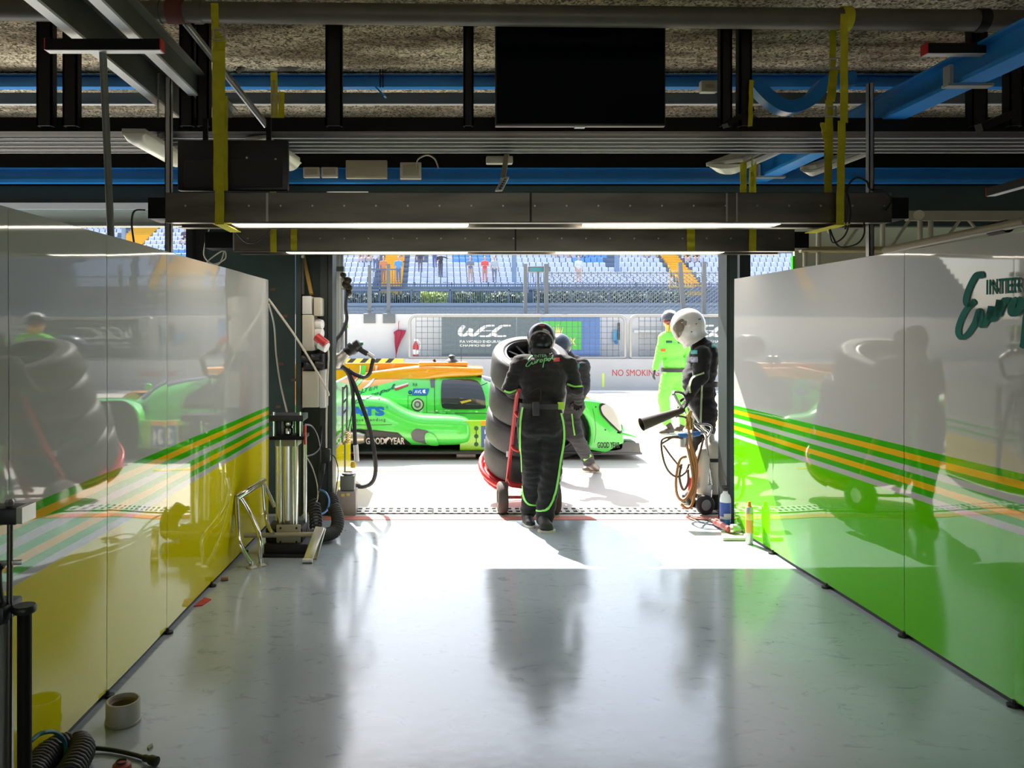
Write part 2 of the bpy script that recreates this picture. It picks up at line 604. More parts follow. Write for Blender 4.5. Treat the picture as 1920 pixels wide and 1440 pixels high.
def mat_floor():
    m = mat('epoxy_floor', (0.36, 0.40, 0.42), 0.2, spec=0.95)
    n = m.node_tree.nodes; L = m.node_tree.links; b = n['Principled BSDF']
    tc = n.new('ShaderNodeTexCoord')
    a = n.new('ShaderNodeTexNoise'); a.inputs['Scale'].default_value = 1.3; a.inputs['Detail'].default_value = 6
    L.new(tc.outputs['Object'], a.inputs['Vector'])
    base = n.new('ShaderNodeValToRGB')
    base.color_ramp.elements[0].position = 0.3; base.color_ramp.elements[0].color = (0.31, 0.365, 0.41, 1)
    base.color_ramp.elements[1].position = 0.7; base.color_ramp.elements[1].color = (0.39, 0.455, 0.51, 1)
    L.new(a.outputs['Fac'], base.inputs[0])
    # scuffs
    s = n.new('ShaderNodeTexNoise'); s.inputs['Scale'].default_value = 9; s.inputs['Detail'].default_value = 8; s.inputs['Distortion'].default_value = 1.0; s.inputs['Roughness'].default_value = 0.7
    mp = n.new('ShaderNodeMapping'); mp.inputs['Scale'].default_value = (0.8, 1.5, 1); mp.inputs['Rotation'].default_value = (0, 0, 0.3)
    L.new(tc.outputs['Object'], mp.inputs['Vector']); L.new(mp.outputs[0], s.inputs['Vector'])
    sr = n.new('ShaderNodeValToRGB')
    sr.color_ramp.elements[0].position = 0.34; sr.color_ramp.elements[0].color = (0.55, 0.55, 0.55, 1)
    sr.color_ramp.elements[1].position = 0.44; sr.color_ramp.elements[1].color = (1, 1, 1, 1)
    L.new(s.outputs['Fac'], sr.inputs[0])
    mx = n.new('ShaderNodeMix'); mx.data_type = 'RGBA'; mx.blend_type = 'MULTIPLY'; mx.inputs[0].default_value = 0.55
    L.new(base.outputs[0], mx.inputs[6]); L.new(sr.outputs[0], mx.inputs[7])
    # small specks
    vo = n.new('ShaderNodeTexVoronoi'); vo.inputs['Scale'].default_value = 4.2; vo.inputs['Randomness'].default_value = 1
    L.new(tc.outputs['Object'], vo.inputs['Vector'])
    nz2 = n.new('ShaderNodeTexNoise'); nz2.inputs['Scale'].default_value = 30; L.new(tc.outputs['Object'], nz2.inputs['Vector'])
    ad = n.new('ShaderNodeMath'); ad.operation = 'MULTIPLY_ADD'; ad.inputs[1].default_value = 0.10; L.new(nz2.outputs['Fac'], ad.inputs[0]); L.new(vo.outputs['Distance'], ad.inputs[2])
    lt = n.new('ShaderNodeMath'); lt.operation = 'LESS_THAN'; lt.inputs[1].default_value = 0.073; L.new(ad.outputs[0], lt.inputs[0])
    mx2 = n.new('ShaderNodeMix'); mx2.data_type = 'RGBA'; L.new(lt.outputs[0], mx2.inputs[0]); L.new(mx.outputs[2], mx2.inputs[6]); mx2.inputs[7].default_value = (0.05, 0.07, 0.07, 1)
    L.new(mx2.outputs[2], b.inputs['Base Color'])
    rr = n.new('ShaderNodeMapRange'); rr.inputs['To Min'].default_value = 0.07; rr.inputs['To Max'].default_value = 0.24
    L.new(s.outputs['Fac'], rr.inputs['Value']); L.new(rr.outputs[0], b.inputs['Roughness'])
    bn = n.new('ShaderNodeTexNoise'); bn.inputs['Scale'].default_value = 7; bn.inputs['Detail'].default_value = 2
    L.new(tc.outputs['Object'], bn.inputs['Vector'])
    bp = n.new('ShaderNodeBump'); bp.inputs['Strength'].default_value = 0.04; bp.inputs['Distance'].default_value = 0.02
    L.new(bn.outputs['Fac'], bp.inputs['Height']); L.new(bp.outputs[0], b.inputs['Normal'])
    return m
M_floor = mat_floor()
M_pit = mat('pit_lane_concrete', (0.50, 0.475, 0.43), 0.85, vary=0.10, vscale=1.2, detail=8)
# ------------------------------------------------------------------ room shell
YD = 6.86      # threshold
struct(MB().bx(-8, 8, -6, YD, -0.15, 0).build('floor', M_floor, smooth=None))
struct(MB().bx(-60, 60, YD, 75, -0.15, 0).build('floor_pit_lane', M_pit, smooth=None))
struct(MB().bx(-60, 60, -40, -6, -0.15, -0.005).build('floor_paddock', M_pit, smooth=None))
ZC = 3.70
struct(MB().bx(-8, 8, -6, 7.45, ZC, ZC + 0.25).build('ceiling', M_ceil, smooth=None))
M_outer = mat('garage_side_wall', (0.30, 0.30, 0.28), 0.8, vary=0.1)
struct(MB().bx(-8.2, -8, -6, 7.45, 0, ZC).build('wall_outer_left', M_outer, smooth=None))
struct(MB().bx(8, 8.2, -6, 7.45, 0, ZC).build('wall_outer_right', M_outer, smooth=None))

def XL(Y): return -1.559 + 0.0195 * Y
def XR(Y): return 2.61 - 0.0215 * Y
ZT = 2.085
BANDS = [0.025, 0.74, 0.772, 0.806, 0.84, 0.876, 0.909, 0.942, 0.976, 1.014, 1.045, ZT]

def partition(name, XF, ys, sgn, low_mat, z0):
    root = bpy.data.objects.new(name, None); COL.objects.link(root); root.location = (XF(3), 3, 0)
    struct(root)
    # bands bottom->top: field, white, green, yellow, green, white, green, yellow, green, white field
    zs = [0.025] + [z0 + 0.0335 * i for i in range(9)] + [ZT]
    order = [0, 1, 2, 3, 2, 1, 2, 3, 2, 1]
    mats = [low_mat, M_white, M_sgreen, M_syel, M_black]
    for i in range(len(ys) - 1):
        ya, yb = ys[i] - 0.0002, ys[i + 1] + 0.0002          # far -> near
        ja, jb = random.uniform(-.0012, .0012), random.uniform(-.0012, .0012)
        mb = MB()
        NX = 9
        for k in range(10):
            mb.cur = order[k]
            for q in range(NX):
                t0, t1 = q / NX, (q + 1) / NX
                def pt(t, z):
                    y = ya + (yb - ya) * t
                    bow = 0.004 * math.sin(math.pi * t) * (1 if i % 2 else -0.6) + 0.003 * math.sin(math.pi * min(1, z / ZT))
                    return Vector((XF(y) + sgn * (bow + ja * (1 - t) + jb * t), y, z))
                nz = 8 if k in (0, 9) else 1
                for e in range(nz):
                    za = zs[k] + (zs[k + 1] - zs[k]) * e / nz; zb = zs[k] + (zs[k + 1] - zs[k]) * (e + 1) / nz
                    mb.add([pt(t0, za), pt(t1, za), pt(t1, zb), pt(t0, zb)], [(0, 1, 2, 3)])
        # back and rim
        mb.cur = 1
        bk = lambda y, z: Vector((XF(y) - sgn * 0.03, y, z))
        mb.add([bk(ya, .025), bk(yb, .025), bk(yb, ZT), bk(ya, ZT)], [(0, 1, 2, 3)])
        fr = lambda t, z: Vector((XF(ya + (yb - ya) * t) + sgn * ((ja * (1 - t) + jb * t)), ya + (yb - ya) * t, z))
        for a, b in (((0, .025), (1, .025)), ((0, ZT), (1, ZT)), ((0, .025), (0, ZT)), ((1, .025), (1, ZT))):
            A, B = fr(*a), fr(*b)
            mb.cur = 4 if a[1] == b[1] == .025 else 1  # bottom rim coloured black to paint in shade at the floor gap
            y0 = ya + (yb - ya) * a[0]; y1 = ya + (yb - ya) * b[0]
            mb.add([A, B, bk(y1, b[1]), bk(y0, a[1])], [(0, 1, 2, 3)])
        mb.cur = 4
        for q in range(1):
            mb.bar((XF(ya) - sgn * .018, ya, .013), (XF(yb) - sgn * .018, yb, .013), .012, .026)  # added black strip that keeps the gap under the panel dark
        pn = mb.build('wall_panel', mats, root, smooth=30)
        # levelling foot under the seam
        ft = MB()
        ft.cyl((XF(yb) + sgn * 0.012, yb, 0.0), (XF(yb) + sgn * 0.012, yb, 0.012), 0.022, 14)
        ft.cyl((XF(yb) + sgn * 0.004, yb, 0.012), (XF(yb) + sgn * 0.004, yb, 0.03), 0.008, 8)
        ft.build('levelling_foot', M_black, pn)
    return root
WL = partition('wall_left', XL, [6.52, 5.75, 4.97, 4.2, 3.47, 2.7, 1.9, 1.1, 0.3, -0.5, -1.3, -2.1], 1, M_pyel, 0.744)
WR = partition('wall_right', XR, [6.40, 5.70, 4.94, 4.15, 3.38, 2.58, 1.78, 0.98, 0.18, -0.6, -1.4, -2.2], -1, M_pgreen, 0.765)
# team lettering on the right partition
def wall_r_pt(Y, z): return Vector((XR(Y) - 0.009, Y, z))
lt = MB()
vs, fs = europol2d(0.21)
o = wall_r_pt(3.735, 1.575); e = wall_r_pt(3.735 - 0.70, 1.575)
flat_text(lt, vs, fs, o, e - o, (0, 0, 0.345), 0)
vs, fs = text2d('INTER', 0.018)
o = wall_r_pt(3.535, 1.818); e = wall_r_pt(3.325, 1.818)
flat_text(lt, vs, fs, o, e - o, (0, 0, 0.068), 0.002)
lt.build('team_lettering', M_teal, WR, smooth=None)

# facade above the door: lintel, dark fascia
YF = 7.35
wf = bpy.data.objects.new('wall_front', None); COL.objects.link(wf); wf.location = (0, YF, 2.65); struct(wf)
m = MB()
m.bx(-2.3, 8, YF, YF + .10, 2.655, 2.70)                 # bottom rail
wa, wb = -1.06, -0.66                                   # gap added above the rail to throw a patch of sun on the floor
m.bx(-2.3, wa, YF, YF + .10, 2.70, 3.04)
m.bx(wb, 8, YF, YF + .10, 2.70, 3.04)
m.bx(wa, wb, YF, YF + .05, 2.985, 3.04)
m.build('lintel', M_greensteel, wf, smooth=None)
MB().bx(-8, 8, YF + .02, YF + .06, 3.04, ZC).build('fascia', M_blacksteel, wf, smooth=None)
m = MB(); m.bx(-8, -2.3, YF, YF + .10, 2.86, 3.04); m.build('side_lintel', M_greensteel2, wf, smooth=None)
m = MB(); m.bx(-8, -2.3, YF + .02, YF + .12, 2.69, 2.86); m.build('side_lintel_strip', mat('pale_green_paint', (0.50, 0.56, 0.50), .5), wf, smooth=None)
m = MB(); m.bx(-8, -2.3, YF - .02, YF + .02, 2.815, 2.875); m.build('white_edge_strip', M_whitep, wf, smooth=None)
m = MB(); m.bx(-8, -2.3, YF - .01, YF + .12, 2.655, 2.69); m.build('lower_edge_strip', M_greysteel, wf, smooth=None)

m = MB(); m.bx(-8.2, -1.2, -6.2, -6, 0, ZC); m.bx(3.4, 8.2, -6.2, -6, 0, ZC); m.bx(-1.2, 3.4, -6.2, -6, 2.5, ZC)
struct(m.build('wall_back', M_outer, smooth=None))
# ------------------------------------------------------------------ facade steelwork
def column(name, label, parts, px):
    t = thing(name, label, 'column', (px, 6.95, 0))
    for nm, mt, boxes in parts:
        mb = MB()
        for b in boxes: mb.bx(*b)
        mb.build(nm, mt, t, smooth=None)
    return t
pier = column('steel_pier', 'wide dark green steel pier left of the garage doorway carrying electrical boxes', [
    ('face_plate', M_greensteel, [(PX(384, 6.95), PX(553, 6.95), 6.95, 6.97, 0, 2.40)]),
    ('head_plate', M_greensteel2, [(PX(384, 6.95), PX(600, 6.95), 6.96, 6.99, 2.405, 2.655)]),
    ('side_post', M_darksteel, [(PX(352, 6.93), PX(364, 6.93), 6.88, 7.08, 0, 2.655), (PX(366, 6.93), PX(382, 6.93), 6.92, 7.08, 0, 2.655)]),
    ('channel', M_greensteel, [(PX(556, 6.9), PX(566, 6.9), 6.86, 7.1, 0, 2.655), (PX(566, 6.95), PX(604, 6.95), 7.02, 7.06, 0, 2.655)]),
    ('door_post', M_greensteel2, [(PX(601, 6.9), PX(615, 6.9), 6.87, 7.05, 0, 2.655), (PX(617, 6.9), PX(625, 6.9), 6.84, 7.10, 0, 2.655)]),
], -1.6)
for px, py in ((507, 540), (530, 590), (522, 680), (546, 710), (517, 760)):
    mb = MB(); mb.bx(PX(px, 6.95), PX(px + 9, 6.95), 6.948, 6.95, PZ(py + 5, 6.95), PZ(py, 6.95))
    mb.build('rust_patch', mat('rust', (0.20, 0.10, 0.05), 0.9, vary=0.3), pier, smooth=None)
column('steel_column', 'dark green steel door column standing right of the doorway', [
    ('web_plate', M_greensteel2, [(PX(1361, 6.62), PX(1367, 6.62), 6.60, 6.80, 0, 2.655)]),
    ('front_flange', M_greensteel, [(PX(1367, 6.62), PX(1381, 6.62), 6.60, 6.63, 0, 2.655)]),
    ('rear_channel', M_greensteel2, [(PX(1382, 6.8), PX(1402, 6.8), 6.74, 6.80, 0, 2.655)]),
], 2.55)

# ------------------------------------------------------------------ ceiling steel
def vpost(px0, px1, Y, ztop, zbot, label, mt=M_darksteel, foot=False):
    t = thing('ceiling_hanger', label, 'hanger', (PX((px0 + px1) / 2, Y), Y, zbot), 'dark steel hangers under the ceiling')
    wd = PX(px1, Y) - PX(px0, Y); xc = PX((px0 + px1) / 2, Y)
    m = MB(); m.bx(xc - wd / 2, xc + wd / 2, Y, Y + .012, zbot, ztop); m.bx(xc - wd / 2, xc - wd / 2 + .012, Y, Y + .07, zbot, ztop); m.bx(xc + wd / 2 - .012, xc + wd / 2, Y, Y + .07, zbot, ztop)
    m.build('hanger_channel', mt, t, smooth=None)
    m = MB(); m.bx(xc - wd / 2 - .03, xc + wd / 2 + .03, Y - .02, Y + .10, ztop - .012, ztop)
    m.build('top_plate', mt, t, smooth=None)
    return t
HY = 5.05
for px0, px1, lb in ((68, 97, 'dark steel hanger left of the overhead strut, outermost on the left'),
                 (117, 144, 'dark steel hanger crossing behind the end of the overhead strut'),
                 (336, 362, 'dark steel hanger just left of the tall yellow strap, the left of two'),
                 (368, 391, 'dark steel hanger directly beside the tall yellow strap'),
                 (610, 641, 'wide dark steel hanger midway between the yellow strap and the screen'),
                 (869, 888, 'narrow dark steel hanger just left of the big black screen'),
                 (1352, 1373, 'dark steel hanger right of the screen, the thinner of a pair'),
                 (1387, 1410, 'dark steel hanger right of the screen, the wider of a pair'),
                 (1823, 1852, 'dark steel hanger in the right corner by the blue diagonal beam'),
                 (1893, 1920, 'dark steel hanger at the far right end of the black beam')):
    vpost(px0, px1, HY, ZC, 3.0, lb)

# black transverse beam with conduits underneath
BYa = 5.10
t = thing('transverse_beam', 'black steel beam running across the garage beneath the rough ceiling', 'beam', (0, BYa, 2.9))
m = MB(); m.bx(-6, 6, BYa, BYa + .03, 2.985, 3.055); m.bx(-6, 6, BYa, BYa + .62, 2.975, 2.985); m.bx(-6, 6, BYa, BYa + .1, 3.055, 3.065)
m.build('web', M_blacksteel, t, smooth=None)
for x in (-3.0, -1.7, -0.4, 0.9, 2.2, 3.4):
    MB().bx(x - .05, x + .05, BYa - .006, BYa, 2.98, 3.05).build('splice_plate', M_blacksteel, t, smooth=None)
for i in range(5):
    y = BYa + .10 + .105 * i
    tag(MB().cyl((-6, y, 2.955), (6, y, 2.955), 0.0055, 10).build('conduit_pipe', M_ltgrey),
        'thin steel conduit, %s of five parallel lines under the black transverse beam' % ('nearest', 'second nearest', 'middle', 'second farthest', 'farthest')[i], 'pipe', 'conduits under the black beam')

def blue_rail(label, y, z0, z1, x0=-7.5, x1=7.5, extra=True):
    t = thing('blue_rail', label, 'rail', (0, y, z0), 'blue ceiling rails')
    MB().bx(x0, x1, y, y + .03, z0 + .03, z1).build('web', M_blue, t, smooth=None)
    m = MB(); m.bx(x0, x1, y - .045, y + .03, z0, z0 + .022); m.bx(x0, x1, y - .045, y - .040, z0 + .022, z0 + .034)
    m.build('lower_flange', M_blue, t, smooth=None)
    m = MB(); m.bx(x0, x1, y - .03, y + .03, z1, z1 + .012); m.build('upper_flange', M_blue, t, smooth=None)
    return t
blue_rail('blue steel rail close under the ceiling, running behind the dark hangers', 6.1, PZ(166, 6.1), 3.67)
blue_rail('blue steel rail fixed on the front lintel above the metal light bars', 7.28, PZ(344, 7.28), PZ(318, 7.28))
# grey tray behind first rail
t = thing('cable_tray', 'grey cable tray with white edge just behind the upper blue rail', 'tray', (0, 6.35, 3.5))
m = MB(); m.bx(-7.5, 7.5, 6.35, 6.37, 3.53, 3.62); m.build('tray_side', M_greysteel, t, smooth=None)
m = MB(); m.bx(-7.5, 7.5, 6.34, 6.38, 3.522, 3.529); m.build('tray_floor', M_ltgrey, t, smooth=None)

# blue diagonal (lengthwise) beam upper right with brackets
X = 3.05
t = thing('blue_crane_beam', 'blue steel beam running lengthwise overhead at the upper right', 'beam', (X, 4.5, 3.05))
MB().bx(X, X + .025, 2.5, 7.25, 3.08, 3.24).build('web', M_blue, t, smooth=None)
m = MB(); m.bx(X - .10, X + .05, 2.5, 7.25, 3.055, 3.08); m.build('lower_flange', M_blue, t, smooth=None)
m = MB(); m.bx(X - .05, X + .05, 2.5, 7.25, 3.24, 3.255); m.build('upper_flange', M_blue, t, smooth=None)
m = MB()
for y in (4.35, 6.95):
    m.bx(X - .16, X + .10, y, y + .06, 3.04, 3.055); m.bx(X - .15, X - .13, y, y + .06, 3.055, 3.16)
m.build('clamp_bracket', M_galv, t, smooth=None)
# curved blue drape (bent cable duct)
pts = [P(1412, 155, 5.6), P(1440, 185, 5.6), P(1475, 203, 5.6), P(1515, 190, 5.6), P(1550, 155, 5.6), P(1600, 150, 5.6)]
c = cr(pts, 8)
m = MB()
rings = []
for i, p in enumerate(c):
    tt = (c[min(i + 1, len(c) - 1)] - c[max(i - 1, 0)]).normalized(); nn = tt.cross(Vector((0, 1, 0))).normalized()
    rings.append([p + nn * .045 - Vector((0, .05, 0)), p - nn * .045 - Vector((0, .05, 0)), p - nn * .045 + Vector((0, .05, 0)), p + nn * .045 + Vector((0, .05, 0))])
m.loft(rings); o = m.build('curved_duct', M_blue, smooth=40)
tag(o, 'sagging curved blue duct beside the right yellow straps under the ceiling', 'duct')

# left grey lengthwise rails; light on the lower flanges painted in as paler grey
for X, dz, lb in ((-1.93, 0.19, 'wide grey steel rail running lengthwise overhead at upper left'), (-1.63, 0.12, 'narrower grey steel rail overhead, right of the wide one at upper left')):
    t = thing('grey_crane_rail', lb, 'rail', (X, 4, 3.18), 'grey crane rails upper left')
    MB().bx(X + .04, X + .055, 3.0, 5.9, 3.21, 3.21 + dz).build('web', mat('rail_grey_green', (.075, .085, .068), .5, vary=.2), t, smooth=None)
    m = MB(); m.bx(X + .0, X + .06, 3.0, 5.9, 3.195, 3.21); m.build('lower_flange', M_ltgrey, t, smooth=None)
    MB().bx(X + .02, X + .10, 3.0, 5.9, 3.21 + dz, 3.225 + dz).build('upper_flange', M_greysteel, t, smooth=None)
# black strut with red ends
def strut(label, a, b, name='overhead_strut'):
    t = thing(name, label, 'strut', (Vector(a) + Vector(b)) / 2, 'black overhead struts with red caps')
    a = Vector(a); b = Vector(b)
    MB().bar(a, b, .055, .055).build('channel', M_blacksteel, t, smooth=None)
    MB().bar(a - Vector((0, 0, .030)), b - Vector((0, 0, .030)), .05, .004).build('slotted_underside', M_ltgrey, t, smooth=None)
    d = (b - a).normalized()
    for p, q in ((a - d * .006, a), (b, b + d * .006)):
        MB().bar(p, q, .06, .06).build('end_cap', M_redp, t, smooth=None)
    return t
Y = 4.0
strut('black slotted strut with a red cap hung below the grey rails at upper left', P(90, 86, Y), P(303, 86, Y))
strut('black slotted strut with a red cap resting on the blue beam at upper right', P(1734, 93, 4.3), P(1850, 93, 4.3))
strut('short grey-white strut with a red tip at the right edge above the truss', P(1858, 360, 5.5), P(1990, 322, 4.6), 'angled_strut')

# main transverse pipe
t = thing('overhead_pipe', 'thick old painted pipe across the top of the garage from which the light bars hang', 'pipe', (0, 4.6, 3.48))
MB().cyl((-5, 4.6, PZ(25, 4.6) + .045), (5, 4.6, PZ(35, 4.6) - .03), 0.062, 24).build('pipe_run', M_pipe, t, smooth=60)
zz = lambda x: PZ(25, 4.6) + .045 + (PZ(35, 4.6) - .03 - PZ(25, 4.6) - .045) * (x + 5) / 10
for px, wd, mt in ((295, .05, M_pipe), (330, .1, mat('rust_red_paint', (0.12, 0.03, 0.02), .7)), (372, .05, M_pipe), (1838, .06, M_darksteel)):
    x = PX(px, 4.6)
    MB().cyl((x - wd / 2, 4.6, zz(x - wd / 2)), (x + wd / 2, 4.6, zz(x + wd / 2)), 0.069, 24).build('pipe_sleeve', mt, t, smooth=60)
# thin diagonal brace pipe
tag(MB().cyl(P(347, 42, 4.72), P(500, 236, 5.08), 0.022, 14).build('brace_pipe', M_galv, smooth=60), 'slanting galvanised brace tube crossing behind the tall left yellow strap', 'brace')

# vertical poles
tag(MB().cyl(P(193, 100, 4.02), P(208, 445, 4.25), 0.019, 14).build('drop_pole', M_greysteel, smooth=60), 'slightly tilted grey pole dropping from the strut to the left partition', 'pole')
def cpole(label, px0, px1, py0, py1, Y):
    m = MB(); x0, x1 = PX(px0, Y), PX(px1, Y); z0, z1 = PZ(py1, Y), PZ(py0, Y)
    m.bx(x0, x1, Y, Y + .006, z0, z1); m.bx(x0, x0 + .006, Y, Y + .04, z0, z1); m.bx(x1 - .006, x1, Y, Y + .04, z0, z1)
    return tag(m.build('strut_channel_pole', M_galv, smooth=None), label, 'pole', 'galvanised strut channel poles')
cpole('galvanised channel pole hanging at the left end of the front light bar', 309, 320, 145, 480, 4.78)
cpole('galvanised channel pole hanging near the right end of the front light bar', 1630, 1639, 155, 480, 4.78)

# slanted dark brace near right hangers
tag(MB().bar(P(1360, 236, 5.0), P(1408, 205, 5.1), .05, .03).build('hanger_brace', M_darksteel, smooth=None), 'short slanting dark brace at the foot of the right pair of hangers', 'brace')
tag(MB().bar(P(1835, 240, 5.0), P(1920, 205, 5.1), .05, .05).build('hanger_brace', M_darksteel, smooth=None), 'slanting dark brace at the far right above the black beam', 'brace')

# ------------------------------------------------------------------ the two hanging light bars
def light_bar(label, px0, px1, pya, pyb, Y, end_l, end_r, seams, tubes):
    x0, x1 = PX(px0, Y), PX(px1, Y); z0, z1 = PZ(pyb, Y), PZ(pya, Y); D = .30
    t = thing('light_bar', label, 'light bar', ((x0 + x1) / 2, Y + D / 2, z0), 'hanging sheet metal light bars')
    m = MB(); m.bx(x0, x1, Y, Y + .004, z0, z1); m.bx(x0, x1, Y + D - .004, Y + D, z0, z1); m.bx(x0, x1, Y, Y + D, z1 - .004, z1)
    m.bx(x0, x1, Y, Y + .07, z0, z0 + .004); m.bx(x0, x1, Y + D - .07, Y + D, z0, z0 + .004); m.bx(x0, x1, Y + .07, Y + D - .07, z0 + .06, z0 + .064)
    m.build('housing', M_sheet, t, smooth=None)
    ex0, ex1 = PX(end_l, Y), PX(end_r, Y)
    for a, b in ((ex0, x0), (x1, ex1)):
        m = MB(); m.bx(a, b, Y + .05, Y + D - .05, z0 + .03, z1 - .02); m.build('end_box', M_blacksteel, t, bevel=.004)
    for px, wd, mt in seams:
        MB().bx(PX(px, Y), PX(px + wd, Y), Y - .003, Y, z0 + .004, z1 - .002).build('seam_strip', mt, t, smooth=None)
    for a, b in tubes:
        MB().bx(PX(a, Y), PX(b, Y), Y + .085, Y + D - .085, z0 + .006, z0 + .024).build('light_tube', M_lamp, t, smooth=None)
    x = x0 + .12
    while x < x1:
        MB().cyl((x, Y - .003, (z0 + z1) / 2 + .01), (x, Y, (z0 + z1) / 2 + .01), .006, 8).build('rivet', M_alu, t); x += .19
    return t
LB1, LB2 = 4.6, 6.05
light_bar('front hanging sheet metal light bar, the longer and nearer of the two', 310, 1672, 361, 417, LB1, 271, 1714, [(499, 4, M_alu), (993, 4, M_black), (1361, 3, M_alu), (1380, 3, M_alu)], [(425, 880), (1105, 1480)])
light_bar('rear hanging sheet metal light bar over the doorway, the shorter one', 436, 1490, 428, 471, LB2, 380, 1523, [(965, 3, M_black), (437, 2, M_alu)], [(530, 878), (1050, 1370)])

# ------------------------------------------------------------------ yellow straps
def strap(label, segs, wd, extra=None):
    """segs: list of (list of world points); flat webbing running along the points"""
    p0 = segs[0][0]
    t = thing('lifting_strap', label, 'strap', p0, 'yellow lifting straps')
    for pts, w_ in segs:
        pts = [Vector(p) for p in pts]
        m = MB()
        rings = []
        for i, p in enumerate(pts):
            rings.append([p + Vector((-w_ / 2, -.002, 0)), p + Vector((w_ / 2, -.002, 0)), p + Vector((w_ / 2, .002, 0)), p + Vector((-w_ / 2, .002, 0))])
        m.loft(rings); m.build('webbing', M_strap, t, smooth=None)
    return t
def strap_simple(label, runs, loops=()):
    """runs: (px0,px1,py_top,py_bot,Y[,px shift at bottom])"""
    r0 = runs[0]
    t = thing('lifting_strap', label, 'strap', P((r0[0] + r0[1]) / 2, r0[3], r0[4]), 'yellow lifting straps')
    for r in runs:
        px0, px1, pa, pb, Y = r[:5]; sh = r[5] if len(r) > 5 else 0
        m = MB()
        a0, a1, b0, b1 = P(px0, pa, Y), P(px1, pa, Y), P(px0 + sh, pb, Y), P(px1 + sh, pb, Y)
        dy = Vector((0, .004, 0))
        N = 14; rings = []
        for i in range(N + 1):
            q = i / N; l = a0.lerp(b0, q); rr = a1.lerp(b1, q)
            wob = Vector((0, .003 * math.sin(q * 17 + px0), 0))
            rings.append([l + wob, rr + wob, rr + dy + wob, l + dy + wob])
        m.loft(rings); m.build('webbing', M_strap, t, smooth=None)
    for (px, py, Y) in loops:
        buck = MB()
        c = P(px, py, Y)
        buck.bar(c + Vector((-.03, -.012, .03)), c + Vector((.03, -.012, .03)), .008, .008); buck.bar(c + Vector((-.03, -.012, -.03)), c + Vector((.03, -.012, -.03)), .008, .008)
        buck.bar(c + Vector((-.03, -.012, -.03)), c + Vector((-.03, -.012, .03)), .008, .008); buck.bar(c + Vector((.03, -.012, -.03)), c + Vector((.03, -.012, .03)), .008, .008)
        buck.build('buckle', M_galv, t)
    return t
Y1 = LB1 - .07
t = strap_simple('long yellow strap with a knotted top holding the left end of the front bar',
             [(395, 409, 6, 70, Y1 - .02, 2), (398, 422, 66, 250, Y1), (400, 427, 180, 357, Y1 + .012), (403, 420, 240, 421, Y1 + .004, 0), (408, 426, 75, 92, Y1 - .03, -8)], [(412, 66, Y1 - .02)])
MB().bx(PX(403, LB1), PX(425, LB1), Y1, LB1 + .34, PZ(420, LB1) - .006, PZ(420, LB1) - .002).build('underside_webbing', M_strap, t, smooth=None)
t = strap_simple('long yellow strap holding the right end of the front light bar', [(1576, 1590, 26, 230, Y1), (1572, 1586, 226, 422, Y1, -4)])
MB().bx(PX(1560, LB1), PX(1582, LB1), Y1, LB1 + .34, PZ(422, LB1) - .006, PZ(422, LB1) - .002).build('underside_webbing', M_strap, t, smooth=None)
MB().lathe([(.066, -.03), (.072, -.03), (.072, .03), (.066, .03)], (PX(1583, 4.6), 4.6, zz(PX(1583, 4.6))), (1, 0, 0), 20, closed=True).build('pipe_loop', M_strap, t)
strap_simple('frayed yellow strap with two ratchet buckles left of the right-hand long strap', [(1556, 1568, 55, 130, 4.72, -1), (1556, 1572, 128, 190, 4.70, -6), (1548, 1562, 188, 300, 4.68, 0), (1546, 1560, 230, 363, 4.69), (1538, 1546, 230, 262, 4.67, 6)], [(1563, 120, 4.69), (1556, 210, 4.66)])
strap_simple('short yellow strap with hanging tail above the black beam, left of centre', [(507, 520, 135, 250, 6.03, 2), (522, 533, 172, 250, 6.03)], [(516, 185, 6.01)])
strap_simple('yellow strap round the left part of the rear bar, left of its twin', [(505, 517, 252, 473, LB2 - .012, 2)])
strap_simple('yellow strap round the left part of the rear bar, right of its twin', [(545, 557, 426, 470, LB2 - .012)])
strap_simple('yellow strap round the right part of the rear bar, left of its twin', [(1288, 1303, 426, 470, LB2 - .012)])
strap_simple('yellow strap round the right part of the rear bar, right of its twin', [(1405, 1418, 300, 471, LB2 - .012)])
strap_simple('yellow strap in front of the translucent lamp at right', [(1388, 1400, 293, 364, 5.75)])
strap_simple('narrow yellow strap hanging just right of the translucent lamp', [(1409, 1411, 293, 330, 5.75, 0), (1407, 1414, 320, 364, 5.75)])
strap_simple('yellow strap beside the wider of the right hangers', [(1405, 1413, 150, 236, 5.0, -2)])

# ------------------------------------------------------------------ screens
def monitor(label, px0, px1, py0, py1, Y, tilt=0.0):
    x0, x1, z0, z1 = PX(px0, Y), PX(px1, Y), PZ(py1, Y), PZ(py0, Y)
    t = thing('hanging_screen', label, 'screen', ((x0 + x1) / 2, Y, z0))
    MB().bx(x0, x1, Y, Y + .045, z0, z1).build('casing', M_black, t, bevel=.004)
    MB().bx(x0 + .008, x1 - .008, Y - .002, Y, z0 + .014, z1 - .008).build('display_panel', M_screen, t, smooth=None)
    return t
t = monitor('large black flat screen hanging below the thick pipe, top centre', 929, 1248, 44, 236, 4.9)
m = MB(); m.bx(PX(1078, 4.9), PX(1097, 4.9), 4.89, 4.93, PZ(239, 4.9), PZ(236, 4.9)); m.build('sensor_tab', M_ltgrey, t, smooth=None)
m = MB()
for px in (990, 1190): m.bx(PX(px, 4.9) - .02, PX(px, 4.9) + .02, 4.945, 4.97, PZ(200, 4.9), ZC)
m.build('hanging_bracket', M_blacksteel, t, smooth=None)
Y = 4.75
t = thing('rear_facing_screen', 'black screen seen from behind hanging above the left end of the front light bar', 'screen', (PX(435, Y), Y, PZ(358, Y)))
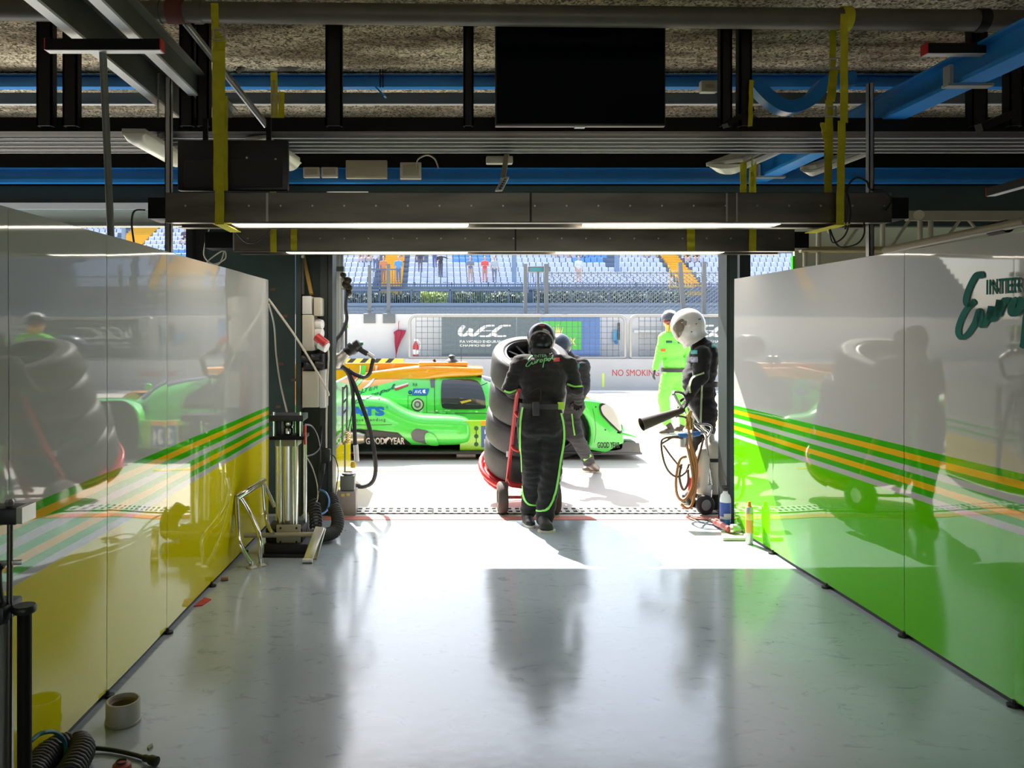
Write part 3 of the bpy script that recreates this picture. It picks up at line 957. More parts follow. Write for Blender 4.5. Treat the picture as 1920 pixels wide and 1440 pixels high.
MB().bx(PX(332, Y), PX(540, Y), Y, Y + .05, PZ(357, Y), PZ(262, Y)).build('casing', M_black, t, bevel=.012)
MB().bx(PX(345, Y), PX(530, Y), Y - .012, Y, PZ(352, Y), PZ(300, Y)).build('rear_cover', mat('textured_black', (0.03, 0.026, 0.024), 0.7, vary=.2, vscale=90), t, bevel=.006)
m = MB()
for px, py in ((463, 296), (517, 299)): m.cyl(P(px, py, Y), P(px, py, Y) - Vector((0, .006, 0)), .007, 8)
m.build('screw', M_alu, t)
m = MB()
for px in (380, 500): m.bx(PX(px, Y) - .015, PX(px, Y) + .015, Y + .05, Y + .07, PZ(330, Y), 2.98)
m.build('hanging_bracket', M_blacksteel, t, smooth=None)

# ------------------------------------------------------------------ ceiling lamps, boxes
def trough_lamp(label, a, b, wd, hh):
    """long lamp running in depth from a to b (near end a)"""
    a = Vector(a); b = Vector(b)
    t = thing('ceiling_lamp', label, 'lamp', a, 'tube lamps in plastic covers')
    R = []
    for p, k in ((a, .35), (a.lerp(b, .05), 1), (a.lerp(b, .95), 1), (b, .35)):
        ring = []
        for i in range(12):
            an = math.pi * (1 + i / 11)
            ring.append(p + Vector((wd / 2 * math.cos(an), 0, hh * k * math.sin(an))))
        R.append(ring)
    MB().loft(R).build('lamp_cover', M_cream, t, smooth=60)
    MB().bar(a + Vector((0, 0, .015)), b + Vector((0, 0, .015)), wd * 1.02, .03).build('lamp_body', M_beige, t, bevel=.004)
    MB().bar(a.lerp(b, .5) + Vector((0, 0, .03)), a.lerp(b, .5) + Vector((0, 0, 0.5)), .01, .01).build('hanger_rod', M_galv, t)
trough_lamp('cream covered tube lamp hanging behind the black beam, right of centre', P(1358, 308, 5.75), P(1475, 262, 7.1), .27, .09)
trough_lamp('slim cream tube lamp left of the long right strap', P(1515, 318, 5.6), P(1640, 275, 7.1), .11, .06)
trough_lamp('cream tube lamp peeking out left of the rear-facing screen', P(335, 300, 5.6), P(250, 250, 4.7), .14, .06)
trough_lamp('cream tube lamp peeking out right of the rear-facing screen', P(545, 305, 5.6), P(480, 262, 5.2), .16, .07)

def wall_box(label, px0, px1, py0, py1, Y, mt=M_beige, dp=.06, name='junction_box', inner=None, cat='box', group=None):
    t = thing(name, label, cat, P((px0 + px1) / 2, py1, Y), group)
    x0, x1, z0, z1 = PX(px0, Y), PX(px1, Y), PZ(py1, Y), PZ(py0, Y)
    MB().bx(x0, x1, Y, Y + dp, z0, z1).build('housing', mt, t, bevel=.008)
    if inner is not None:
        q = inner
        MB().bx(x0 + q, x1 - q, Y - .006, Y, z0 + q, z1 - q).build('cover', mt if len(inner_mat) == 0 else inner_mat[0], t, bevel=.003)
    return t
inner_mat = [M_beigemetal]
wall_box('beige emergency lamp box, left one of the pair on the blue lintel rail', 568, 599, 313, 332, 7.16, inner=.02, name='emergency_lamp', cat='lamp', group='emergency lamps on the rail')
wall_box('beige emergency lamp box, right one of the pair on the blue lintel rail', 602, 633, 313, 332, 7.16, inner=.02, name='emergency_lamp', cat='lamp', group='emergency lamps on the rail')
wall_box('large beige junction box on the blue lintel rail left of centre', 648, 726, 300, 334, 7.15, mt=M_beigemetal, inner=.012)
wall_box('small pale socket box on the blue lintel rail next to the large junction box', 750, 790, 304, 335, 7.15, inner=.025)
wall_box('small cream sign box hanging beside the right hangers under the upper blue rail', 1315, 1346, 150, 172, 5.9, inner=.03, name='sign_box')
# perforated bracket and terminal block
t = thing('perforated_bracket', 'white perforated steel bracket hanging over the centre of the front light bar', 'bracket', P(945, 360, 5.5))
MB().bar(P(950, 290, 5.62), P(943, 335, 5.5), .035, .012).build('bracket_stem', M_beigemetal, t, smooth=None)
MB().bar(P(948, 333, 5.5), P(935, 358, 5.35), .05, .01).build('slotted_plate', M_whitep, t, smooth=None)
m = MB()
for i in range(5):
    c = P(948, 335, 5.49).lerp(P(936, 356, 5.35), .12 + i * .19); m.cyl(c - Vector((0, .012, 0)), c - Vector((0, .002, 0)), .008, 8)
m.build('slot', M_black, t)
wall_box('small beige terminal box under the black beam at centre', 912, 962, 292, 306, 5.7, name='terminal_box')

# ------------------------------------------------------------------ hanging cables
def cable(label, pts, r, mt=M_cable, name='cable', group=None):
    return tag(MB().tube(cr(pts, 8), r, 6).build(name, mt, smooth=60), label, 'cable', group)
cable('black cable from the left end box of the front bar down behind the partition', [P(272, 394, 4.6), P(252, 396, 4.6), P(247, 420, 4.6), P(252, 460, 4.62)], .006)
cable('black cable looping around the right end of the front light bar', [P(1585, 430, 4.55), P(1588, 380, 4.53), P(1590, 350, 4.53), P(1605, 333, 4.54), P(1625, 340, 4.58), P(1632, 355, 4.6), P(1655, 358, 4.55), P(1671, 375, 4.55), P(1660, 395, 4.55)], .006)
cable('black cable loop hanging below the right end of the front light bar', [P(1590, 365, 4.54), P(1595, 400, 4.54), P(1585, 440, 4.54), P(1562, 455, 4.54), P(1556, 430, 4.54), P(1572, 462, 4.54), P(1605, 458, 4.54), P(1620, 440, 4.54), P(1620, 418, 4.58)], .005)
cable('pale cable loop hanging on the dark pier below the front light bar', [P(392, 430, 6.5), P(385, 455, 6.5), P(383, 480, 6.5), P(400, 495, 6.5), P(422, 485, 6.5), P(418, 470, 6.5), P(388, 492, 6.5), P(410, 495, 6.5), P(420, 470, 6.5), P(415, 448, 6.5), P(396, 438, 6.5)], .006, M_cablew)
cable('black cable sagging across the left end of the rear light bar', [P(438, 430, 6.0), P(450, 445, 6.0), P(465, 456, 6.0), P(485, 452, 6.0), P(507, 430, 6.0)], .005)
cable('thick grey cable resting along the upper blue rail', [P(445, 135, 5.98), P(465, 118, 5.98), P(490, 113, 5.98), P(515, 122, 5.98), P(540, 128, 5.98), P(580, 118, 5.98), P(612, 116, 5.98)], .022, mat('grey_cable', (.10, .085, .07), .6))
cable('arched pale cable above the small socket box', [P(782, 318, 7.1), P(783, 300, 7.1), P(800, 291, 7.1), P(815, 298, 7.1), P(822, 315, 7.1)], .008, M_beigemetal)
cable('thin cables draped under the curved blue duct', [P(1412, 218, 5.3), P(1440, 232, 5.3), P(1470, 242, 5.3)], .008)
t = thing('hook_clamp', 'blue perforated clamp hooked on the upper blue rail left of the screen', 'clamp', P(714, 180, 6.0))
MB().bar(P(706, 164, 6.0), P(722, 182, 5.98), .05, .012).build('clamp_plate', M_blue, t, smooth=None)
m = MB(); m.cyl(P(712, 80, 6.02), P(713, 164, 6.02), .006, 6); m.cyl(P(717, 95, 6.02), P(718, 164, 6.02), .005, 6); m.build('threaded_rod', M_darksteel, t)

# ------------------------------------------------------------------ truss and panel right of the door
t = thing('beige_backdrop', 'beige backdrop sheet behind the truss, right of the doorway', 'backdrop', (4.6, 7.75, 1.6))
MB().bx(PX(1490, 7.7), 7.5, 7.7, 7.74, 0, 2.80).build('sheet', M_beigemetal, t, smooth=None)
MB().bx(PX(1483, 7.7), PX(1487, 7.7), 7.66, 7.70, 1.2, 2.40).build('green_edge', M_sgreen, t, smooth=None)
t = thing('lattice_truss', 'beige lattice truss hanging above the right partition', 'truss', (4.5, 7.2, 2.3))
YT = 7.1
m = MB(); m.cyl((PX(1500, YT), YT, PZ(468, YT)), (7.4, YT, PZ(468, YT)), .03, 12); m.build('lower_chord', mat('gold_anodised', (.42, .34, .16), .35, .5), t)
m = MB(); m.bx(PX(1700, YT), 7.4, YT - .03, YT + .03, PZ(414, YT), PZ(396, YT)); m.build('upper_chord', M_beigemetal, t, smooth=None)
for a, b in (((1510, 500), (1510, 455)), ((1535, 500), (1535, 425)), ((1655, 470), (1655, 420)), ((1725, 470), (1725, 400)), ((1745, 470), (1745, 405))):
    MB().cyl(P(*a, YT), P(*b, YT), .022, 10).build('upright_tube', M_beigemetal, t)
for a, b in (((1552, 430), (1573, 465)), ((1610, 425), (1580, 465)), ((1705, 412), (1670, 465)), ((1800, 412), (1765, 460)), ((1815, 412), (1840, 440)), ((1880, 412), (1850, 450))):
    MB().cyl(P(*a, YT), P(*b, YT), .014, 8).build('diagonal_tube', M_beigemetal, t)
MB().cyl(P(1723, 403, YT - .06), P(1723, 403, YT + .06), .045, 16).build('coupler', M_beigemetal, t)
t = thing('boom_pole', 'pale boom tube lying along the top of the right partition', 'pole', P(1860, 440, 3.55))
MB().cyl(P(1660, 470, 4.6), P(1925, 415, 3.4), .022, 12).build('tube', M_beigemetal, t)
MB().cyl(P(1858, 430, 3.66), P(1890, 424, 3.54), .030, 12).build('coupling', M_blacksteel, t)
# ------------------------------------------------------------------ pit lane: lines, drain, pit wall
M_wallpaint = mat('pit_wall_paint', (0.43, 0.425, 0.43), 0.8, vary=0.08, vscale=2)
M_lineyel = mat('road_line_yellow', (0.80, 0.55, 0.08), 0.8, vary=.1)
M_linered = mat('road_line_red', (0.55, 0.18, 0.14), 0.8, vary=.2)
M_linew = mat('road_line_white', (0.78, 0.78, 0.76), 0.8)
def ground_line(label, y0, y1, mt, x0=-30, x1=30, name='road_line'):
    return tag(MB().bx(x0, x1, y0, y1, 0, .004).build(name, mt, smooth=None), label, 'road marking')
ground_line('faded red line painted along the garage threshold', 6.72, 6.84, M_linered, -1.0, 2.5)
ground_line('yellow band painted along the pit lane behind the car', 13.3, 14.4, M_lineyel)
ground_line('thin orange line painted beside the car on the pit lane', 9.05, 9.13, M_lineyel, -1.3, 0.5)
ground_line('white line at the foot of the pit wall', 20.9, 21.3, M_linew)
# drain grates
DW = 1.02
x = -1.06; k = 0
hole = mat('drain_dark', (0.01, 0.01, 0.01), 0.9)
m = MB(); m.bx(-1.08, 4.05, 6.93, 7.17, -.02, .003); struct(m.build('floor_drain_channel', hole, smooth=None))
names = ['leftmost', 'second from the left', 'middle', 'second from the right', 'rightmost']
for k in range(5):
    m = MB(); x0 = -1.06 + k * DW + .01; n = 14; pitch = (DW - .02) / n
    for i in range(n):
        a = x0 + i * pitch
        m.bx(a, a + pitch * .45, 6.94, 7.16, .003, .012)
    for (ya, yb) in ((6.94, 6.965), (7.035, 7.065), (7.135, 7.16)):
        m.bx(x0, x0 + n * pitch, ya, yb, .0035, .0122)
    tag(m.build('drain_grate', M_ltgrey, smooth=None), 'white slotted drain grate across the threshold, ' + names[k] + ' of five', 'drain grate', 'drain grates along the threshold')

Y0 = 21.8
w1 = MB(); w1.bx(-30, 30, Y0, Y0 + .9, 0, PZ(673, Y0)); w1.bx(-30, 30, Y0 - .05, Y0, 0, .06)
pw = thing('pit_wall', 'low grey concrete pit wall lettered in red across the pit lane', 'wall', (0, Y0, 0))
w1.build('lower_wall', M_wallpaint, pw, smooth=None)
YW = Y0 + .9
MB().bx(-30, 30, YW, YW + .18, PZ(673, YW) - .2, PZ(589, YW)).build('upper_wall', mat('upper_wall_paint', (.55, .545, .54), .8, vary=.04), pw, smooth=None)
m = MB(); vs, fs = text2d('NO SMOKING', 0.0)
o = P(1148, 705, Y0 - .004); flat_text(m, vs, fs, o, (PX(1236, Y0) - PX(1148, Y0), 0, 0), (0, 0, PZ(694, Y0) - PZ(706, Y0)), .003)
lab(m.build('painted_lettering', M_redp, pw, smooth=None), 'red painted warning lettering')
m = MB(); m.bx(PX(1129, Y0), PX(1133, Y0), Y0 - .004, Y0, PZ(726, Y0), PZ(700, Y0)); lab(m.build('paint_mark', mat('acid_yellow', (.6, .75, .1), .7), pw, smooth=None), 'small yellow green paint mark')
# hazard strip
hz = thing('hazard_strip', 'yellow and black striped strip lying on the ledge behind the car', 'strip', P(700, 683, Y0 + .1))
xa, xb = PX(625, Y0), PX(757, Y0); zt = PZ(673, Y0)
MB().bx(xa, xb, Y0 - .02, Y0 - .001, zt - .13, zt + .012).build('yellow_strip', M_lineyel, hz, smooth=None)
x = xa
while x < xb - .2:
    MB().prism([(x, Y0 - .024, zt - .13), (x + .16, Y0 - .024, zt - .13), (x + .30, Y0 - .024, zt + .012), (x + .14, Y0 - .024, zt + .012)], (0, .004, 0)).build('black_stripe', M_black, hz, smooth=None)
    x += .36

# rounded catch frames with grid mesh
M_frame = mat('frame_grey_paint', (0.36, 0.35, 0.33), .4, .3)
M_grid = mat('grid_wire', (0.10, 0.12, 0.14), .6)
def pit_frame(label, px0, px1, gx0, gx1):
    Y = Y0 + .12
    x0, x1, z0, z1 = PX(px0, Y), PX(px1, Y), PZ(671, Y), PZ(592, Y)
    t = thing('catch_frame', label, 'fence panel', ((x0 + x1) / 2, Y, z0), 'rounded mesh frames on the pit wall')
    r = .18; pts = []
    for cx, cz, a0 in ((x1 - r, z1 - r, 0), (x0 + r, z1 - r, 90), (x0 + .05, z0 + .05, 180), (x1 - .05, z0 + .05, 270)):
        rr = r if a0 < 180 else .05
        for i in range(7):
            a = math.radians(a0 + 15 * i); pts.append(Vector((cx + rr * math.cos(a), Y, cz + rr * math.sin(a))))
    MB().tube(pts, .045, 8, closed=True).build('tube_frame', M_frame, t, smooth=60)
    m = MB()
    a, b = PX(gx0, Y), PX(gx1, Y)
    x = a
    while x <= b:
        m.bx(x - .007, x + .007, Y - .007, Y + .007, z0 + .03, z1 - .03); x += .165
    z = z0 + .06
    while z < z1:
        m.bx(a, b, Y - .007, Y + .007, z - .007, z + .007); z += .165
    m.build('wire_grid', M_grid, t, smooth=None)
    return t
pit_frame('rounded tube frame with wire grid in front of the championship and green banners', 768, 1172, 780, 1162)
pit_frame('rounded tube frame with wire grid behind the white helmeted crew member', 1182, 1560, 1198, 1552)
MB_ = None
# banners
M_bangrey = mat('banner_slate', (0.14, 0.18, 0.20), .7, vary=.08)
M_bangreen = mat('banner_green', (0.10, 0.52, 0.10), .7)
M_banblue = mat('banner_blue', (0.12, 0.22, 0.50), .7, vary=.1)
M_gold = mat('banner_gold', (0.80, 0.68, 0.25), .6)
def banner(label, px0, px1, mt, py0=595, py1=668, fn=None, Y=Y0 + .25):
    t = thing('banner', label, 'banner', P((px0 + px1) / 2, py1, Y), 'banners behind the wire grids')
    MB().bx(PX(px0, Y), PX(px1, Y), Y, Y + .012, PZ(py1, Y), PZ(py0, Y)).build('cloth', mt, t, smooth=None)
    if fn: fn(t, Y - .003)
    return t
def px_text(m, body, x0, x1, y0, y1, Y, bold=0.0, shear=0.0, th=.004):
    vs, fs = text2d(body, bold, shear)
    o = P(x0, y1, Y); flat_text(m, vs, fs, o, (PX(x1, Y) - PX(x0, Y), 0, 0), (0, 0, PZ(y0, Y) - PZ(y1, Y)), th)
WECS = [[(0.9, 4.0), (0.2, 2.8), (0.0, 1.3), (0.5, 0.5), (1.3, 0.9), (2.0, 2.0), (2.45, 3.0)],
        [(2.4, 2.7), (2.2, 1.3), (2.7, 0.5), (3.5, 1.1), (4.4, 2.4), (5.3, 3.5), (6.3, 3.95), (7.6, 4.0)],
        [(4.6, 2.15), (7.3, 2.2)], [(4.1, .35), (6.2, .35), (7.2, 1.3), (8.2, 2.9), (9.4, 3.9), (11.2, 4.0)],
        [(7.7, 1.2), (7.8, .5), (8.6, .3), (10.2, .4)]]
def wec(x0, x1):
    k = (x1 - x0) / 140.0
    def fn(t, Y):
        m = MB()
        for i_, st in enumerate(WECS):
            vs, fs = ribbon2d([st], .44)
            vs = [(a / 11.2, b / 4.0) for a, b in vs]
            o = P(x0 + 35 * k, 632, Y); flat_text(m, vs, fs, o - Vector((0, .003 * i_, 0)), (PX(x0 + 130 * k, Y) - PX(x0 + 35 * k, Y), 0, 0), (0, 0, PZ(610.5, Y) - PZ(632, Y)), 0)
        px_text(m, 'FIA WORLD ENDURANCE', x0 + 34 * k, x0 + 123 * k, 638, 643, Y, .03)
        px_text(m, 'CHAMPIONSHIP', x0 + 34 * k, x0 + 93 * k, 645.5, 650, Y, .03)
        lab(m.build('championship_lettering', M_whitep, t, smooth=None), 'white championship logo and lettering')
    return fn
banner('slate grey banner with white championship logo, left of the helmeted tyre carrier', 828, 968, M_bangrey, fn=wec(828, 968))
banner('plain slate grey banner next to the green one', 969, 1012, M_bangrey)
def rolex(t, Y):
    m = MB(); px_text(m, 'ROLEX', 1031, 1080, 633, 648, Y, .02)
    # five pointed crown
    c = lambda x, y: P(x, y, Y)
    m.prism([c(1041, 628), c(1053, 628), c(1055.5, 615), c(1051.5, 622), c(1051, 612), c(1048.3, 621), c(1047, 610), c(1045.7, 621), c(1043, 612), c(1042.5, 622), c(1038.5, 615)], (0, -.003, 0))
    for x, y in ((1055.5, 614.5), (1051, 611.5), (1047, 609.5), (1043, 611.5), (1038.5, 614.5)):
        m.cyl(c(x, y), c(x, y) - Vector((0, .004, 0)), .014, 8)
    lab(m.build('crown_and_lettering', M_gold, t, smooth=None), 'gold crown and lettering')
banner('green banner with a gold crown and lettering beside the tyre carrier helmet', 1013, 1090, M_bangreen, 602, 656, fn=rolex, Y=Y0 + .235)
banner('blue backing banner around the green crown banner', 1012.5, 1125, M_banblue, 594, 669, Y=Y0 + .262)
banner('slate grey banner with white championship logo, right of the white helmet', 1246, 1420, M_bangrey, fn=wec(1240, 1380))

# things on the pit wall
t = thing('umbrella', 'closed dark red umbrella hanging on the white pit wall', 'umbrella', P(748, 668, YW - .12))
Y = YW - .12
m = MB(); R = []
for px, py, r in ((742.5, 667, .01), (743.5, 655, .035), (745, 640, .09), (748, 628, .14), (748, 621, .17)):
    c = P(px, py, Y); ring = []
    for i in range(16):
        a = 2 * math.pi * i / 16; q = r * (1 if i % 2 else .72) * (1.35 if (i in (0, 1, 15)) else 1)
        ring.append(c + Vector((q * math.cos(a), min(.08, q * .5) * math.sin(a), .03 * math.cos(a))))
    R.append(ring)
R.append([P(747, 618, Y) + Vector((.02 * math.cos(2 * math.pi * i / 16), .02 * math.sin(2 * math.pi * i / 16), 0)) for i in range(16)])
m.loft(R); m.build('canopy', mat('burgundy_cloth', (.28, .012, .04), .7), t, smooth=40)
MB().tube(cr([P(742, 673, Y), P(747, 618, Y), P(747.5, 606, Y), P(748.5, 602, Y)], 4), .012, 6).build('handle', M_redp, t)
t = thing('fire_extinguisher', 'red fire extinguisher with white label on the ledge by the mesh frame', 'fire extinguisher', P(779, 671, Y0 + .27))
Y = Y0 + .27; c = Vector((PX(779.5, Y), Y, PZ(673, Y0)))
MB().lathe([(.0, 0), (.085, 0), (.085, .36), (.06, .43), (.03, .46), (.03, .50)], c, (0, 0, 1), 16).build('cylinder', M_red, t, smooth=40)
MB().lathe([(.086, .12), (.087, .12), (.087, .26), (.086, .26)], c, (0, 0, 1), 16).build('paper_label', M_whitep, t)
m = MB(); m.bx(c.x - .05, c.x + .07, Y - .02, Y + .02, c.z + .50, c.z + .56); m.tube(cr([c + Vector((.06, 0, .52)), c + Vector((.14, 0, .42)), c + Vector((.10, -.03, .2))], 5), .012, 6); m.build('valve_and_hose', M_whitep, t)
inner_mat = [M_ltgrey]
for px0, px1, lb in ((682, 704, 'grey square post base plate on the white wall, the left one'), (718, 741, 'grey square post base plate on the white wall above the red umbrella')):
    pass
t = thing('wall_phone_box', 'small blue control box behind the wire grid at the right of the blue banner', 'box', P(1153, 650, YW - .1))
Y = YW - .1
MB().bx(PX(1149, Y), PX(1159, Y), Y, Y + .1, PZ(640, Y), PZ(619, Y)).build('housing', mat('control_box_blue', (.10, .35, .55), .5), t, bevel=.02)
MB().bx(PX(1158, Y), PX(1161.5, Y), Y - .05, Y + .02, PZ(637, Y), PZ(605, Y)).build('upright', M_black, t, smooth=None)
MB().cyl(P(1155, 642, Y), P(1155, 642, Y) - Vector((0, .06, 0)), .05, 12).build('knob', M_blueh, t)
t = thing('white_rack', 'white rack with a horizontal bar behind the right wire grid', 'rack', P(1215, 668, YW - .15))
Y = YW - .15
MB().bx(PX(1189, Y), PX(1245, Y), Y, Y + .05, PZ(624, Y), PZ(619, Y)).build('crossbar', M_ltgrey, t, smooth=None)
MB().bx(PX(1208, Y), PX(1210, Y), Y, Y + .03, PZ(668, Y), PZ(624, Y)).build('upright', M_ltgrey, t, smooth=None)

# ------------------------------------------------------------------ debris fence behind the wall
YFn = 24.0
M_fpost = mat('fence_post_grey', (0.12, 0.13, 0.14), .45, .2)
M_bluefence = mat('blue_grey_rail', (0.075, 0.12, 0.19), .5)
def fpost(label, px0, py0, px1, py1, Y, wd=.09, plate=None):
    t = thing('fence_post', label, 'post', P(px1, py1, Y), 'debris fence posts')
    MB().bar(P(px0, py0, Y), P(px1, py1 + 1, Y), wd, wd).build('upright', M_fpost, t, smooth=None)
    if plate:
        x0, x1, y0, y1 = plate; Yp = YW - .02
        MB().bx(PX(x0, Yp), PX(x1, Yp), Yp - .03, Yp, PZ(y1, Yp), PZ(y0, Yp)).build('base_plate', M_fpost, t, bevel=.008)
        MB().bx(PX(px0, YW) - .04, PX(px0, YW) + .04, Yp - .03, Y, PZ(589, YW), PZ(589, YW) + .05).build('base_arm', M_fpost, t, smooth=None)
    return t
fpost('grey fence post above the left plate on the white wall', 693, 497, 693, 588, 22.95, .10, (682, 704, 588, 606))
fpost('grey fence post above the plate by the red umbrella', 728.5, 495, 728.5, 588, 22.95, .10, (718, 741, 588, 606))
fpost('thin grey fence post left of the display box', 985, 495, 985, 588, 22.95, .10)
fpost('grey fence post at the left end of the diamond mesh', 1024, 495, 1024, 588, 22.95, .12)
fpost('leaning grey post just left of the white helmet', 1275, 492, 1281, 588, 22.95, .11)
fpost('upright grey post between white helmet and right door column', 1320, 491, 1319, 588, 22.95, .11)
# diamond mesh panels
def chain(label, px0, px1, py0, py1, Y, pitch=.155, th=.011):
    x0, x1, z0, z1 = PX(px0, Y), PX(px1, Y), PZ(py1, Y), PZ(py0, Y)
    hh = z1 - z0; m = MB()
    n = int((x1 - x0 + hh * 1.3) / pitch) + 1; sl = 1.3
    for i in range(n):
        for sg in (1, -1):
            xs = x0 - hh * sl + i * pitch if sg > 0 else x0 + i * pitch
            a = Vector((xs, Y, z0)); b = Vector((xs + sg * hh * sl, Y, z1))
            # clip to x0..x1
            lo, hi = min(a.x, b.x), max(a.x, b.x)
            if hi < x0 or lo > x1: continue
            def at(xx): 
                k = (xx - a.x) / (b.x - a.x); return a.lerp(b, k)
            A = a if x0 <= a.x <= x1 else at(x0 if a.x < x0 else x1)
            B = b if x0 <= b.x <= x1 else at(x0 if b.x < x0 else x1)
            if (A - B).length > .02:
                m.bar(A, B, th, th)
    for z in (z0, z1):
        m.bx(x0, x1, Y - .012, Y + .012, z - .012, z + .012)
    o = m.build('chain_link_mesh', M_fpost, smooth=None)
    return tag(o, label, 'fence', 'chain link fence panels')
chain('chain link mesh fence stretching behind the two crew at right', 1026, 1318, 512, 588, 23.0)
chain('short chain link mesh panel beside the right door column', 1321, 1400, 512, 588, 23.0)
chain('low strip of chain link mesh above the white pit wall at left', 640, 1022, 577, 588, 23.0, .15)
t = thing('signal_box', 'grey display box on a stand by the fence above the tyre carrier', 'display', P(1004, 540, 23.2))
MB().bx(PX(990, 23.2), PX(1031, 23.2), 23.2, 23.4, PZ(510, 23.2), PZ(499, 23.2)).build('housing', M_fpost, t, bevel=.02)
MB().bx(PX(993, 23.2), PX(1018, 23.2), 23.19, 23.2, PZ(508, 23.2), PZ(502, 23.2)).build('display_face', mat('teal_display', (.03, .22, .26), .3), t, smooth=None)
MB().bx(PX(1008, 23.2), PX(1012, 23.2), 23.3, 23.36, PZ(600, 23.2), PZ(510, 23.2)).build('stand', M_fpost, t, smooth=None)

# bar railing (grandstand foot)
def bar_rail(label, px0, px1, py0, py1, Y, gap, th, mt, name='bar_railing'):
    x0, x1, z0, z1 = PX(px0, Y), PX(px1, Y), PZ(py1, Y), PZ(py0, Y)
    t = thing(name, label, 'railing', ((x0 + x1) / 2, Y, z0), 'bar railings of the grandstand')
    m = MB()
    for z in (z0, z1): m.bx(x0, x1, Y - th, Y + th, z - th * 1.3, z + th * 1.3)
    m.build('rail', mt, t, smooth=None)
    m = MB(); x = x0; n = 0
    while x <= x1:
        m.bx(x - th / 2, x + th / 2, Y - th / 2, Y + th / 2, z0, z1); x += gap
    o = m.build('upright_bars', mt, t, smooth=None); o['kind'] = 'stuff'
    x = x0
    while x <= x1:
        MB().bx(x - th, x + th, Y - th, Y + th, z0 - .3, z1 + .15).build('railing_post', mt, t, smooth=None); x += 2.4
    return t
GY = 48.0
M_conc = mat('stand_concrete', (0.13, 0.17, 0.24), .85, vary=.1)
for i, (a, b) in enumerate(((640, 770), (772, 880), (882, 985), (1000, 1140), (1142, 1250), (1252, 1400))):
    bar_rail(['bar railing below the grandstand at the far left end', 'bar railing below the grandstand left of the yellow green bush', 'bar railing below the grandstand in front of the yellow green bush', 'bar railing below the grandstand right of the display box', 'bar railing below the grandstand left of the marshal', 'bar railing below the grandstand by the right door column'][i],
             a, b, 544, 573, GY, .135, .035, M_bluefence)
bar_rail('low blue bar railing running along the lowest grandstand seats', 640, 1400, 533, 541, 50.2, .16, .03, M_bluefence)
bar_rail('short bar railing guarding the left yellow stairway', 694, 752, 505, 538, 49.9, .18, .035, M_bluefence)
bar_rail('bar railing guarding the right yellow stairway', 1256, 1300, 508, 538, 49.9, .2, .035, mat('stair_rail_yellow', (.55, .38, .1), .5))
bar_rail('tall barred gate beneath the display box', 990, 1024, 510, 540, 47.5, .16, .035, M_bluefence, 'barred_gate')
for py, lb in ((570, 'upper blue horizontal barrier rail above the pit wall'), (578, 'middle blue horizontal barrier rail above the pit wall'), (584, 'lower blue horizontal barrier rail above the pit wall')):
    Y = 36; tag(MB().bx(-25, 25, Y, Y + .1, PZ(py + 3, Y), PZ(py - 2, Y)).build('barrier_rail', M_bluefence, smooth=None), lb, 'barrier', 'blue barrier rails')
tag(MB().bx(-25, 25, 36.5, 36.6, PZ(592, 36.5), PZ(572, 36.5)).build('barrier_sheet', mat('barrier_steel_blue', (.08, .13, .20), .5), smooth=None), 'grey blue steel barrier beyond the track below the railing', 'barrier')

# ------------------------------------------------------------------ grandstand
ST0, RISE, RUN = 50.6, .40, .80
def row(k): return ST0 + RUN * k, PZ(540, ST0) + RISE * k
gs = bpy.data.objects.new('trim_grandstand', None); COL.objects.link(gs); gs.location = (0, ST0, 0); struct(gs)
m = MB()
for k in range(16):
    y, z = row(k); m.bx(-34, 34, y - .35, y + RUN - .35, z - 1.2, z - .02)
m.bx(-34, 34, ST0 - .5, ST0 - .3, PZ(545, ST0), PZ(538, ST0)); m.bx(-34, 34, 46.5, ST0 + 4, 0, PZ(573, GY) - .05)
m.build('terrace_steps', M_conc, gs, smooth=None)
M_stair = mat('stair_yellow', (0.62, 0.36, 0.04), .8)
STAIRS = ((-3.75, -2.35), (16.2, 17.4), (-24.2, -22.2))
for a, b in STAIRS:
    m = MB()
    for k in range(16):
        y, z = row(k)
        m.bx(a, b, y - .36, y + RUN - .34, z - .5, z + .0)
        m.bx(a, b, y - .36 + RUN / 2, y + RUN - .34, z, z + .2)
    m.build('stairway', M_stair, gs, smooth=None)
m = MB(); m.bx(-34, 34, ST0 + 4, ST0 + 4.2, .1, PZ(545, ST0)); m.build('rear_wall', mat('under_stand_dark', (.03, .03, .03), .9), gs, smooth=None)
for px, Yc in ((964, 51), (232, 58), (1157, 53)):
    MB().cyl((PX(px, Yc), Yc, 0 if px < 900 or px > 1100 else 2), (PX(px, Yc), Yc, 12), .16, 12).build('roof_post', mat('stand_post_blue', (.16, .24, .36), .5), gs)
MB().bx(-34, 34, ST0 + RUN * 15, ST0 + RUN * 15 + .3, 4, 13).build('back_wall', M_conc, gs, smooth=None)

